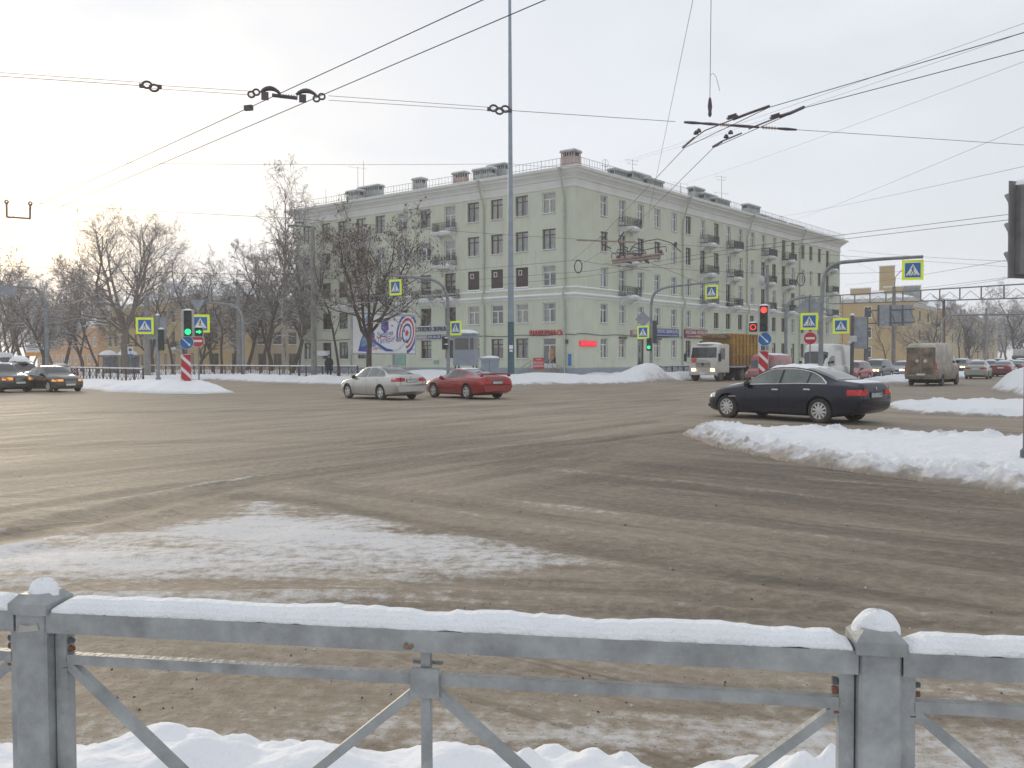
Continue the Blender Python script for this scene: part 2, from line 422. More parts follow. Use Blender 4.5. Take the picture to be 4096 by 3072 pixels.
for k, (px, w_, s_) in enumerate((([(-900, 2330), (0, 2155), (560, 2030), (1000, 1935), (1600, 1850), (2300, 1775), (2800, 1715)], .30, .9), ([(-900, 2190), (0, 2055), (700, 1955), (1500, 1855), (2300, 1770)], .22, .6), ([(900, 1985), (1250, 2000), (1700, 2085), (2300, 2190), (3000, 2300), (4096, 2440), (4600, 2500)], .26, .8), ([(1300, 1950), (2300, 2080), (3200, 2180), (4096, 2275)], .30, .8),
        ([(0, 1790), (900, 1765), (1800, 1775), (2500, 1760), (2800, 1730)], .35, .6), ([(-300, 2440), (900, 2420), (2000, 2425), (3300, 2500), (4500, 2590)], .16, .7), ([(-200, 2560), (1200, 2540), (2600, 2600), (4300, 2760)], .14, .5), ([(0, 1905), (1200, 1790), (2600, 1690)], .4, .6), ([(1700, 2330), (2600, 2370), (4300, 2560)], .14, .6), ([(2300, 1860), (3100, 1930), (4300, 2080)], .45, .8), ([(300, 1650), (1500, 1640), (2700, 1600)], .6, .5))):
    P_ = [ground(*p) for p in px]; P_ = [np.array((p.x, p.y)) for p in P_]; dm = np.full(GX.shape, 1e9); al = np.zeros_like(GX)
    for a_, b_ in zip(P_[:-1], P_[1:]):
        e_ = b_ - a_; t_ = np.clip(((GX - a_[0]) * e_[0] + (GY - a_[1]) * e_[1]) / (e_ @ e_), 0, 1); dd = np.hypot(GX - a_[0] - t_ * e_[0], GY - a_[1] - t_ * e_[1]); dm = np.minimum(dm, dd)
    nz = .35 + 1.1 * fbm(GX * .45, GY * .45, 60 + k)
    dm = dm + .25 * (fbm(GX * .7, GY * .7, 90 + k) - .5)
    TRK = np.maximum(TRK, s_ * nz * np.exp(-(dm / w_) ** 2)); RDG = np.maximum(RDG, s_ * nz * np.exp(-((dm - 1.7 * w_) / (.45 * w_)) ** 2))
wear = np.clip(np.maximum(wear, TRK), 0, 1.1); snow_a = snow_a * (1 - .35 * np.clip(TRK, 0, 1)) + .30 * RDG * (GY < 26)
GZ = -.02 * TRK + .03 * RDG + 0.035 * (fbm(GX * .9, GY * .9, 21) - .5) + 0.05 * (fbm(GX * .25, GY * .25, 30) - .5)
GZ += (0.09 * snow_a * (fbm(GX * 1.6, GY * 3.8, 44) - .30) + .02 * np.clip(snow_a, 0, 1)) * (GY < 12) * (GY > 5.2)
GZ *= (GY < 60)
grid_obj('road', GX, GY, GZ, None, road_material(), (('snow', snow_a), ('lane_a', lane_a), ('lane_b', lane_b), ('wear', wear)), kind='structure')

# --- snow banks
def bank_material(name, grime, c=(0.86, 0.865, 0.88)):
    m = bpy.data.materials.new(name); m.use_nodes = True
    n, l = m.node_tree.nodes, m.node_tree.links; b = n['Principled BSDF']
    ge = n.new('ShaderNodeNewGeometry')
    a = n.new('ShaderNodeAttribute'); a.attribute_name = 'dirt'
    no = n.new('ShaderNodeTexNoise'); no.inputs['Scale'].default_value = 3.2; no.inputs['Detail'].default_value = 9; no.inputs['Roughness'].default_value = .68
    l.new(ge.outputs['Position'], no.inputs['Vector'])
    ad = n.new('ShaderNodeMath'); ad.operation = 'ADD'; l.new(a.outputs['Fac'], ad.inputs[0]); l.new(no.outputs['Fac'], ad.inputs[1])
    mr = n.new('ShaderNodeMapRange'); mr.interpolation_type = 'SMOOTHSTEP'
    mr.inputs['From Min'].default_value = 0.72; mr.inputs['From Max'].default_value = 1.35; mr.inputs['To Max'].default_value = grime
    l.new(ad.outputs[0], mr.inputs['Value'])
    mx = n.new('ShaderNodeMix'); mx.data_type = 'RGBA'; l.new(mr.outputs[0], mx.inputs[0])
    mx.inputs[6].default_value = (*c, 1); mx.inputs[7].default_value = (0.27, 0.225, 0.175, 1)
    l.new(mx.outputs[2], b.inputs['Base Color']); b.inputs['Roughness'].default_value = .8
    b.inputs['Specular IOR Level'].default_value = .25
    n3 = n.new('ShaderNodeTexNoise'); n3.inputs['Scale'].default_value = 11; n3.inputs['Detail'].default_value = 7
    l.new(ge.outputs['Position'], n3.inputs['Vector'])
    bp = n.new('ShaderNodeBump'); bp.inputs['Strength'].default_value = .45; bp.inputs['Distance'].default_value = .06
    l.new(n3.outputs['Fac'], bp.inputs['Height']); l.new(bp.outputs[0], b.inputs['Normal'])
    return m
BANK = bank_material('ploughed_snow', 0.9, (.77, .775, .79)); BANKC = bank_material('clean_ploughed_snow', 0.35)
BANKS = []
def bank(label, pts, h, edge, step, rough=0.12, rs=1.6, bumps=(), seed=0, material=None, name='snow_bank', kind=None, dirtw=None, ridge=0.0, crumb=0.0):
    P = [(p[0], p[1]) for p in pts]
    xs = [p[0] for p in P]; ys = [p[1] for p in P]
    X, Y = np.meshgrid(np.arange(min(xs) - step, max(xs) + 2 * step, step), np.arange(min(ys) - step, max(ys) + 2 * step, step))
    d = poly_dist(P, X, Y) + 0.5 * edge * (fbm(X / edge * .7, Y / edge * .7, seed + 3) - .5)
    e = np.clip(d / edge, 0, 1); prof = np.sin(e * math.pi / 2) ** .85
    lump = fbm(X * rs, Y * rs, seed, 5) - .48
    Z = h * prof * (1 + .5 * (fbm(X * .35, Y * .35, seed + 9) - .5))
    if ridge: Z += ridge * np.exp(-((d - edge * 1.1) / (edge * .75)) ** 2) * (0.6 + .8 * fbm(X * .5, Y * .5, seed + 2))
    for (bx, by, br, bh) in bumps: Z += bh * np.exp(-((X - bx) ** 2 + (Y - by) ** 2) / br ** 2) * np.minimum(1, prof * 1.5)
    rim = np.exp(-((d - edge * .55) / (edge * .7)) ** 2)
    Z += rough * lump * (0.35 + 1.3 * rim) * np.minimum(1, e * 3)
    if crumb: Z += crumb * np.exp(-((d - edge * .42) / (edge * .42)) ** 2) * np.abs(fbm(X * 6.5, Y * 6.5, seed + 7, 3) - .45) * 2.2 * (e > 0.02)
    Z = np.where(d < 0, -0.06, np.maximum(Z, 0.0) + .012)
    dw = dirtw or edge
    dirt = .62 * np.clip(1.0 - d / (dw * .6), 0, 1) + .35 * np.clip(1 - d / .12, 0, 1) + 0.22 * rim * sstep(.45, .6, fbm(X * 3, Y * 3, seed + 5))
    BANKS.append((X, Y, Z))
    return grid_obj(name, X, Y, Z, d > -step, material or BANK, (('dirt', dirt),), label=label, cat=None if kind else 'snow bank', kind=kind)
def snow_z(p):
    best = 0.0
    for X, Y, Z in BANKS:
        if X[0, 0] <= p[0] <= X[0, -1] and Y[0, 0] <= p[1] <= Y[-1, 0]:
            j = int(round((p[0] - X[0, 0]) / (X[0, 1] - X[0, 0]))); i = int(round((p[1] - Y[0, 0]) / (Y[1, 0] - Y[0, 0])))
            best = max(best, float(Z[min(i, Z.shape[0] - 1), min(j, Z.shape[1] - 1)]))
    return best
G = ground
bank('long white snow bank with a crumbly grey edge in front of the dark blue sedan',
     [G(2730, 1738), G(2850, 1786), G(3100, 1842), G(3400, 1890), G(3800, 1938), G(4096, 1978), G(4700, 2050), foot(4800, 17), foot(4096, 17.6), foot(3500, 18.6), foot(3150, 20.0), foot(2870, 21.3)],
     0.17, 0.95, 0.035, rough=.20, rs=2.8, seed=4, ridge=.0, crumb=.17, dirtw=1.6)
bank('low ridge of snow on the road right behind the dark blue sedan',
     [G(3540, 1632), G(3700, 1658), G(4096, 1672), G(4600, 1690), foot(4700, 31), foot(4096, 33), foot(3700, 33.5), foot(3560, 32)],
     0.16, 1.1, 0.10, rough=.2, rs=1.6, seed=12, dirtw=.7, crumb=.1)
bank('tall rounded snow heap at the right-hand edge beyond the low ridge',
     [G(3975, 1562), G(4096, 1592), G(4500, 1625), foot(4700, 45), foot(4300, 52), foot(4040, 52), foot(3975, 48)],
     0.75, 2.6, 0.16, rough=.35, rs=.9, seed=15, bumps=((foot(4180, 45).x, 45, 3.0, .55),), dirtw=1.2)
bank('flat strip of snow on the median below the dark green estate car',
     [foot(3400, 57), foot(3500, 56), foot(3700, 64), foot(3950, 84), foot(4050, 110), foot(3960, 112), foot(3720, 84), foot(3500, 68)],
     0.35, 1.0, 0.25, rough=.2, seed=18, dirtw=.8)
bank('snow covered traffic island around the red and white chevron post with the green light',
     [foot(60, 80), G(180, 1530), G(290, 1552), G(450, 1568), G(640, 1574), G(800, 1575), G(940, 1569), foot(880, 50.5), foot(720, 57), foot(500, 65), foot(280, 74), foot(140, 86)],
     0.34, 1.6, 0.14, rough=.22, rs=.9, seed=23, bumps=((foot(745, 48.2).x, 48.2, 2.2, .30), (foot(640, 54).x, 54, 2.0, .25)), material=BANKC, dirtw=.8)
# snow lying on the pavements across the junction
C0 = at(2300, 1440, 80); LFT = at(1187, 1440, 102.9); RGT = at(3357, 1440, 130.4)
cover = [foot(-400, 78), foot(-100, 82), foot(140, 84), foot(330, 80), foot(560, 70), G(860, 1521), G(1000, 1531), G(1250, 1539), G(1500, 1543), G(1800, 1544), G(2100, 1542), G(2400, 1538), G(2560, 1534), G(2700, 1528), foot(2790, 69), foot(3000, 84), foot(3200, 102), foot(3360, 124), foot(3420, 138),
         (RGT.x - 4, RGT.y + 6), (C0.x + 1, C0.y + 5), (LFT.x, LFT.y + 6), foot(300, 140), foot(-600, 150)]
bank('pavement snow', cover, 0.22, 2.2, 0.24, rough=.32, rs=.8, seed=31, ridge=.26, crumb=.08,
     bumps=[(foot(x, d).x, d, r, h) for x, d, r, h in ((1690, 62.8, 2.6, .75), (1840, 62.5, 2.0, .25), (2130, 62.6, 2.4, .45), (2250, 63.5, 2.0, .25), (2630, 64.5, 1.9, .95), (2540, 64, 1.6, .35), (1000, 88, 4, .3), (1450, 64, 3, .15), (2760, 70, 2.0, .45))],
     name='pavement_snow', kind='structure', dirtw=1.3)
sf = MB(); sf.poly([(-700, 150, .03), (-45, 108, .03), (-26, 108, .03), (-10, 250, .03), (-10, 1500, .03), (-700, 1500, .03)])
sf.build('snow_field', SNOW, kind='structure')
sf = MB(); sf.poly([(50, 137, .03), (76, 128, .03), (260, 420, .03), (400, 1500, .03), (0, 1500, .03), (20, 200, .03)])
sf.build('snow_field', SNOW, kind='structure')
# ploughed ridge under the near railing
bank('lumpy white snow ridge right behind the near galvanised railing',
     [(-9, 3.72), (-1.6, 3.66), (-.2, 3.62), (.5, 3.45), (1.7, 3.15), (6, 2.4), (8, -2), (-9, -2)], 0.195, 0.42, 0.02, rough=.13, rs=3.4, seed=52, material=BANKC, dirtw=.25, crumb=.05,
     bumps=[(x, y, r, h) for x, y, r, h in ((-1.55, 3.0, .14, .05), (-1.2, 3.12, .12, .08), (-1.12, 3.18, .10, .05), (-.72, 3.2, .15, .06), (-.6, 3.1, .10, .05), (-.2, 3.15, .12, .06), (.06, 3.18, .05, .06), (1.0, 2.98, .06, .07), (1.12, 3.0, .045, .10), (1.42, 2.85, .10, .06))])

# scattered lumps of ice and grit on the carriageway, too many to count
def clods():
    q = np.random.default_rng(5); b = MB(); b.mats = [mat('grit_clod', (.10, .078, .06), rough=.95, var=.3), mat('ice_clod', (.55, .54, .53), rough=.8, var=.15)]
    n = 700; px = q.uniform(-200, 4296, n); py = 1600 + 1250 * q.random(n) ** 1.3
    for k in range(n):
        p = ground(px[k], py[k]); r = q.uniform(.004, .011) * (1 + (q.random() < .05) * .9); b.cur = 0 if q.random() < .7 else 1
        a = q.uniform(0, 6.28, 5); v = [(p.x + r * math.cos(t) * q.uniform(.6, 1.3), p.y + r * math.sin(t) * q.uniform(.6, 1.3), p.z - .004) for t in np.sort(a)] + [(p.x + q.uniform(-.3, .3) * r, p.y, p.z + r * q.uniform(.5, 1.0))]
        b.add(v, [(0, 1, 5), (1, 2, 5), (2, 3, 5), (3, 4, 5), (4, 0, 5)])
    b.build('ice_clods', None, label='small lumps of ice and grit scattered over the road', kind='stuff')
clods()
# ================================================================ GREEN CORNER BUILDING
def wall_material(name, c, stain=0.5, scale=0.5):
    m = bpy.data.materials.new(name); m.use_nodes = True
    n, l = m.node_tree.nodes, m.node_tree.links; b = n['Principled BSDF']
    ge = n.new('ShaderNodeNewGeometry')
    n1 = n.new('ShaderNodeTexNoise'); n1.inputs['Scale'].default_value = scale; n1.inputs['Detail'].default_value = 9; n1.inputs['Roughness'].default_value = .65
    mp = n.new('ShaderNodeMapping'); mp.inputs['Scale'].default_value = (2.4, 2.4, .35); l.new(ge.outputs['Position'], mp.inputs['Vector'])
    n2 = n.new('ShaderNodeTexNoise'); n2.inputs['Scale'].default_value = 1.0; n2.inputs['Detail'].default_value = 8; n2.inputs['Roughness'].default_value = .7
    l.new(ge.outputs['Position'], n1.inputs['Vector']); l.new(mp.outputs[0], n2.inputs['Vector'])
    def mr(o, a, b_, t):
        k = n.new('ShaderNodeMapRange'); k.inputs['From Min'].default_value = a; k.inputs['From Max'].default_value = b_; k.inputs['To Max'].default_value = t
        l.new(o, k.inputs['Value']); return k.outputs[0]
    x1 = n.new('ShaderNodeMix'); x1.data_type = 'RGBA'; l.new(mr(n1.outputs['Fac'], .35, .7, .55), x1.inputs[0])
    x1.inputs[6].default_value = (*c, 1); x1.inputs[7].default_value = (*[k * .80 for k in c], 1)
    x2 = n.new('ShaderNodeMix'); x2.data_type = 'RGBA'; l.new(mr(n2.outputs['Fac'], .52, .8, stain), x2.inputs[0])
    l.new(x1.outputs[2], x2.inputs[6]); x2.inputs[7].default_value = (c[0] * .74, c[1] * .70, c[2] * .66, 1)
    l.new(x2.outputs[2], b.inputs['Base Color']); b.inputs['Roughness'].default_value = .9; b.inputs['Specular IOR Level'].default_value = .2
    bp = n.new('ShaderNodeBump'); bp.inputs['Strength'].default_value = .25; bp.inputs['Distance'].default_value = .03
    n3 = n.new('ShaderNodeTexNoise'); n3.inputs['Scale'].default_value = 6; n3.inputs['Detail'].default_value = 8
    l.new(ge.outputs['Position'], n3.inputs['Vector']); l.new(n3.outputs['Fac'], bp.inputs['Height']); l.new(bp.outputs[0], b.inputs['Normal'])
    return m
def glass_material(name, tint=(.6, .66, .68), boost=2.6, base=0.06):
    m = bpy.data.materials.new(name); m.use_nodes = True
    n, l = m.node_tree.nodes, m.node_tree.links; n.clear()
    o = n.new('ShaderNodeOutputMaterial'); mx = n.new('ShaderNodeMixShader'); t = n.new('ShaderNodeBsdfTransparent'); g = n.new('ShaderNodeBsdfGlossy')
    t.inputs['Color'].default_value = (*tint, 1); g.inputs['Roughness'].default_value = .03
    ge = n.new('ShaderNodeNewGeometry')
    no = n.new('ShaderNodeTexNoise'); no.inputs['Scale'].default_value = .8; l.new(ge.outputs['Position'], no.inputs['Vector'])
    bp = n.new('ShaderNodeBump'); bp.inputs['Strength'].default_value = .10; bp.inputs['Distance'].default_value = .05
    l.new(no.outputs['Fac'], bp.inputs['Height']); l.new(bp.outputs[0], g.inputs['Normal'])
    f = n.new('ShaderNodeFresnel'); f.inputs['IOR'].default_value = 1.5
    mu = n.new('ShaderNodeMath'); mu.operation = 'MULTIPLY_ADD'; mu.use_clamp = True; mu.inputs[1].default_value = boost; mu.inputs[2].default_value = base
    l.new(f.outputs[0], mu.inputs[0]); l.new(mu.outputs[0], mx.inputs[0]); l.new(t.outputs[0], mx.inputs[1]); l.new(g.outputs[0], mx.inputs[2])
    l.new(mx.outputs[0], o.inputs[0]); return m
GREEN = wall_material('green_plaster', (0.585, 0.61, 0.49), .9)
PLINTH = wall_material('grey_plinth', (0.30, 0.33, 0.37), .5)
CORN = wall_material('pale_cornice', (0.70, 0.70, 0.66), .45)
WHITEP = mat('white_plaster', (0.74, 0.75, 0.74), rough=.85, var=.08, coord='World')
PIPE = mat('downpipe_paint', (0.42, 0.45, 0.37), rough=.6, var=.12)
GLASS = glass_material('window_glass', (.80, .84, .85), 2.8, .07)
WFRAME = mat('white_plastic', (0.78, 0.79, 0.80), rough=.4, var=.03)
BFRAME = mat('brown_wood_frame', (0.115, 0.082, 0.062), rough=.6, var=.2)
BOARD = mat('brown_board', (0.075, 0.046, 0.038), rough=.6, var=.2)
CURT = mat('pale_curtain', (0.68, 0.66, 0.60), rough=.9, var=.18, vscale=2.0)
CURT2 = mat('cream_curtain', (0.74, 0.68, 0.52), rough=.9, var=.15, vscale=2.5)
ROOM = mat('dim_interior', (0.10, 0.095, 0.085), rough=.9, var=.3, vscale=.5, coord='World')
IRON = mat('black_iron', (0.022, 0.021, 0.022), rough=.55, var=.2)
SILL = mat('sill_sheet', (0.36, 0.37, 0.35), rough=.5, var=.1)
ORANGE_AD = mat('orange_window_poster', (0.62, 0.28, 0.06), rough=.6, var=.35, vscale=5)
RED_AD = mat('red_window_poster', (0.55, 0.17, 0.08), rough=.6, var=.35, vscale=5)

bld = thing('apartment_building', (C0.x, C0.y, 0), 0, 'long pale green five-storey corner apartment building with balconies', 'building')
class Face:
    def __init__(s, A, B, sign):
        s.o = Vector((A.x, A.y, 0)); s.u = Vector((B.x - A.x, B.y - A.y, 0)); s.L = s.u.length; s.u.normalize()
        s.n = Vector((s.u.y, -s.u.x, 0)) * sign; s.r = s.u if sign > 0 else -s.u
    def P(s, d, out=0.0, z=0.0): return s.o + s.u * d + s.n * out + Vector((0, 0, z))
    def at(s, x, out=0.0):                            # distance along the face where x is seen
        d = ray(x, 1440); o = s.o + s.n * out
        det = d.x * (-s.u.y) - d.y * (-s.u.x)
        k = (o.x * (-s.u.y) - o.y * (-s.u.x)) / det
        return (Vector((d.x * k, d.y * k, 0)) - o).dot(s.u)
    def z(s, x, y, out=0.0): return at(x, y, s.P(s.at(x, out), out).y).z
    def M(s, d, out, z): return frame4(s.P(d, out, z), s.r, -s.n, Vector((0, 0, 1)))
FL, FR = Face(C0, LFT, -1), Face(C0, RGT, 1)
ZC = 18.05
FLOORS = [(1.85, 3.78), (5.25, 7.12), (8.70, 10.62), (12.1, 14.05), (15.5, 17.5)]
pxL = [1100 + .6027 * v for v in (1820, 1640, 1475, 1320, 1165, 1003, 848, 705, 578, 455, 345, 222)]
pxR = [2200 + .6027 * v for v in (360, 480, 602, 712, 822, 917, 1012, 1103, 1182, 1262, 1340, 1413, 1485, 1548, 1610, 1675, 1728, 1785, 1838)]
colL = [FL.at(x) for x in pxL]; colR = [FR.at(x) for x in pxR]
balL = {(4, 4), (4, 3), (4, 2), (5, 2), (7, 2), (8, 4), (8, 3), (8, 2)}
balR = {(c, f) for c in (1, 6, 8, 11, 13, 18) for f in (2, 3, 4)}

WPROTO = {}
def window_mesh(w, h, style, door):
    fr = WFRAME if style == 'white' else BFRAME
    t = .075 if style == 'white' else .10
    f = MB(); D = .05
    def bar(x0, x1, z0, z1, y0=.16, y1=.23): f.box2((x0, y0, z0), (x1, y1, z1))
    bar(-w / 2, -w / 2 + t, 0, h); bar(w / 2 - t, w / 2, 0, h); bar(-w / 2 + t, w / 2 - t, 0, t); bar(-w / 2 + t, w / 2 - t, h - t, h)
    tz = h * (.66 if style == 'white' else .70)
    bar(-w / 2 + t, w / 2 - t, tz, tz + t * .9)
    mx_ = 0.0 if style == 'white' else -.02
    bar(mx_ - t * .6, mx_ + t * .6, t, tz)
    if style == 'wood': bar(mx_ - t * .4, mx_ + t * .4, tz + t * .9, h - t)
    if style == 'white': bar(-w / 2 + t, -t * .6, h * .33, h * .33 + .03, .165, .21) if random.random() < .5 else None
    if door: bar(-w / 2 + t, w / 2 - t, t, h * .26, .17, .21)
    p1 = MB().quad((-w / 2 + t, .2, t), (mx_ - t * .6, .2, t), (mx_ - t * .6, .2, tz), (-w / 2 + t, .2, tz))
    p2 = MB().quad((mx_ + t * .6, .2, t), (w / 2 - t, .2, t), (w / 2 - t, .2, tz), (mx_ + t * .6, .2, tz))
    p3 = MB().quad((-w / 2 + t, .2, tz + t * .9), (w / 2 - t, .2, tz + t * .9), (w / 2 - t, .2, h - t), (-w / 2 + t, .2, h - t))
    sl = MB().use(SILL); sl.box2((-w / 2 - .06, -.09, -.05), (w / 2 + .06, .16, -.01)); sl.use(SNOW)
    sl.box2((-w / 2 - .03, -.07, -.01), (w / 2 + .03, .14, .05))
    out = {'frame': f.use(fr) and f}
    f.mats = [fr]; f.m = [0] * len(f.f)
    res = [('window', f.mesh('window'))]
    for p in (p1, p2, p3): p.mats = [GLASS]; p.m = [0]; res.append(('pane', p.mesh('pane')))
    res.append(('sill', sl.mesh('sill')))
    return res
def curtain_mesh(w, h, kind, mtl):
    c = MB(); c.mats = [mtl]; c.cur = 0
    def cloth(x0, x1, z0, z1):
        n = 8
        for i in range(n):
            a, b_ = x0 + (x1 - x0) * i / n, x0 + (x1 - x0) * (i + 1) / n
            c.quad((a, .33 + .03 * (i % 2), z0), (b_, .33 + .03 * ((i + 1) % 2), z0), (b_, .33 + .03 * ((i + 1) % 2), z1), (a, .33 + .03 * (i % 2), z1))
    if kind == 0: cloth(-w / 2, w / 2, .05, h)
    elif kind == 1: cloth(-w / 2, -w * .12, .05, h); cloth(w * .2, w / 2, .05, h)
    elif kind == 2: cloth(-w / 2, w / 2, h * .55, h)
    else: cloth(-w * .1, w / 2, .05, h)
    return c.mesh('curtain')
CPROTO = {}
def add_window(face, d, z0, z1, style, door=False, curtain=None, cm=None):
    w, h = WWF[face is FL], z1 - z0
    key = (round(h, 2), style, door, w)
    if key not in WPROTO: WPROTO[key] = window_mesh(w, h, style, door)
    W0 = WPROTO[key]; M4 = Matrix.Translation(-Vector((C0.x, C0.y, 0))) @ face.M(d, 0, z0)
    win = link('window', W0[0][1], bld, M4=M4)
    for nm, me in W0[1:]:
        if nm == 'sill' and door: continue
        link(nm, me, win)
    if curtain is not None:
        k = (round(h, 2), curtain, cm.name, w)
        if k not in CPROTO: CPROTO[k] = curtain_mesh(w, h, curtain, cm)
        link('curtain', CPROTO[k], win)
    return win
openL, openR = {}, {}
def plan(face, cols, ops, bal, table):
    q = random.Random(5 if face is FL else 9)
    for c in range(len(cols)):
        for f in range(5):
            z0, z1 = FLOORS[f]; door = (c, f) in bal
            st = table(c, f, q)
            if st is None: continue
            if door: z0 -= .85
            ops.setdefault(c, []).append((z0, z1, f, st, door))
def tabL(c, f, q):
    if f == 0: return 'entrance' if c == 0 else ('wood' if c not in (6, 7) else None)
    if f == 1: return 'white' if c <= 3 else 'dark'
    if f == 2: return 'white' if c in (0, 6) else ('board' if c in (1, 2, 3) else 'wood')
    if f == 3: return 'wood' if c <= 3 else ('white' if c in (4, 5) else q.choice(['wood', 'white']))
    return 'white' if c in (0, 4, 6) else 'wood'
def tabR(c, f, q):
    if f == 0: return 'shopdoor' if c == 2 else ('shop' if c in (1, 3) else ('doorway' if c in (12, 14) else ('white' if c in (0, 4) else 'dark')))
    if f == 1: return 'white' if c <= 6 else ('dark' if c < 14 else q.choice(['dark', 'white']))
    if f == 2: return 'white' if c <= 7 else q.choice(['white', 'wood'])
    if f == 3: return 'wood' if c in (0, 1, 2, 3, 5, 6, 7) else ('white' if c in (4, 8, 9) else q.choice(['white', 'wood']))
    return 'white' if c in (0, 1, 2, 3, 4, 8, 9, 10, 11) else q.choice(['wood', 'wood', 'white'])
plan(FL, colL, openL, balL, tabL); plan(FR, colR, openR, balR, tabR)
WWF = {True: 1.48, False: 1.2}
def facade(face, cols, ops, name):
    WW = WWF[face is FL]
    b = MB().use(GREEN); order = sorted(range(len(cols)), key=lambda i: cols[i]); prev = 0.0; B0 = .92
    def q(d0, d1, z0, z1): b.quad(face.P(d0, 0, z0), face.P(d1, 0, z0), face.P(d1, 0, z1), face.P(d0, 0, z1))
    for i in order:
        a, e = cols[i] - WW / 2, cols[i] + WW / 2
        q(prev, a, B0, ZC)
        z = B0
        for (z0, z1, f, st, door) in sorted(ops.get(i, [])):
            if st in ('entrance', 'shopdoor', 'doorway'): z0 = B0
            if z0 > z: q(a, e, z, z0)
            for (p0, p1) in (((a, z0), (a, z1)), ((e, z0), (e, z1)), ((a, z0), (e, z0)), ((a, z1), (e, z1))):
                b.quad(face.P(p0[0], 0, p0[1]), face.P(p1[0], 0, p1[1]), face.P(p1[0], -.25, p1[1]), face.P(p0[0], -.25, p0[1]))
            z = z1
        q(a, e, z, ZC); prev = e
    q(prev, face.L, B0, ZC)
    b.build('wall', None, bld, world=True)
    r = MB(); r.quad(face.P(.8, -.75, .2), face.P(face.L - .3, -.75, .2), face.P(face.L - .3, -.75, ZC), face.P(.8, -.75, ZC))
    for f in range(6):
        z = FLOORS[f][0] - .95 if f < 5 else ZC - .1
        r.quad(face.P(.8, -.75, z), face.P(face.L - .3, -.75, z), face.P(face.L - .3, -.26, z), face.P(.8, -.26, z))
    r.build('interior', ROOM, bld, world=True)
facade(FL, colL, openL, 'left'); facade(FR, colR, openR, 'right')

def place_windows(face, cols, ops, seed):
    q = random.Random(seed); WW = WWF[face is FL]
    for c, lst in ops.items():
        for (z0, z1, f, st, door) in lst:
            d = cols[c]; M4 = Matrix.Translation(-Vector((C0.x, C0.y, 0))) @ face.M(d, 0, z0)
            if st == 'white': add_window(face, d, z0, z1, 'white', door, q.choice([None, 1, 2, 0, 3]), q.choice([CURT, CURT2]))
            elif st == 'wood': add_window(face, d, z0, z1, 'wood', door, q.choice([0, 1, 3, 0]) if f > 2 else q.choice([None, 1, None, 2]), q.choice([CURT, CURT2]))
            elif st == 'dark': add_window(face, d, z0, z1, 'wood', door, None)
            elif st == 'shop':
                w = add_window(face, d, z0, z1, 'white', False, 0, ORANGE_AD if c == 1 else RED_AD)
                sh = MB().box2((-WW / 2 - .04, -.18, z1 - z0 - .02), (WW / 2 + .04, .1, z1 - z0 + .2)); sh.build('shutter_box', BFRAME, w)
            elif st == 'board':
                h = z1 - z0; bd = MB().use(BOARD); n = 6
                for i in range(n):
                    a = -WW / 2 + WW * i / n; bd.box2((a + .006, .12, .02), (a + WW / n - .006, .16 + .01 * (i % 2), h - .02))
                wn_ = bd.build('window', None, bld, M4=M4, label='boarded brown window with a small white vent frame')
                v = MB(); x0, x1, y0, y1 = -.45, -.05, h - .72, h - .24
                for (p, q_) in (((x0, y0), (x1, y0 + .05)), ((x0, y1 - .05), (x1, y1)), ((x0, y0 + .05), (x0 + .05, y1 - .05)), ((x1 - .05, y0 + .05), (x1, y1 - .05))):
                    v.box2((p[0], .08, p[1]), (q_[0], .117, q_[1]))
                v.build('vent_frame', WFRAME, wn_)
                s_ = MB(); s_.box2((-WW / 2 - .05, -.09, -.06), (WW / 2 + .05, .11, .06)); s_.build('sill', SNOW, wn_)
            elif st in ('entrance', 'shopdoor', 'doorway'):
                zb = .92; h = z1 - zb; M5 = Matrix.Translation(-Vector((C0.x, C0.y, 0))) @ face.M(d, 0, zb)
                dk = st != 'entrance'; fm = BFRAME if dk else WFRAME
                f_ = MB(); t = .07
                for (x0, x1, a, e) in ((-WW / 2, -WW / 2 + t, 0, h), (WW / 2 - t, WW / 2, 0, h), (-WW / 2 + t, WW / 2 - t, h - t, h), (-WW / 2 + t, WW / 2 - t, 2.15, 2.22), (-.03, .03, 0, 2.15)):
                    f_.box2((x0, .1, a), (x1, .18, e))
                dr = f_.build('door', fm, bld, M4=M5, label=None if dk else 'white glazed entrance door with an orange poster')
                for x0, x1 in ((-WW / 2 + t, -.03), (.03, WW / 2 - t)):
                    MB().box2((x0, .125, 0), (x1, .155, .45)).build('kick_panel', fm if not dk else IRON, dr)
                    MB().quad((x0, .14, .45), (x1, .14, .45), (x1, .14, 2.15), (x0, .14, 2.15)).build('pane', GLASS, dr)
                MB().quad((-WW / 2 + t, .14, 2.22), (WW / 2 - t, .14, 2.22), (WW / 2 - t, .14, h - t), (-WW / 2 + t, .14, h - t)).build('pane', GLASS, dr)
                MB().tube([(-.09, .12, 1.0), (-.09, .05, 1.05), (-.09, .05, 1.45), (-.09, .12, 1.5)], .018, 6).build('handle', WFRAME, dr)
                if not dk: MB().box2((.12, .118, .75), (.42, .124, 1.95)).build('poster', ORANGE_AD, dr)
place_windows(FL, colL, openL, 3); place_windows(FR, colR, openR, 4)

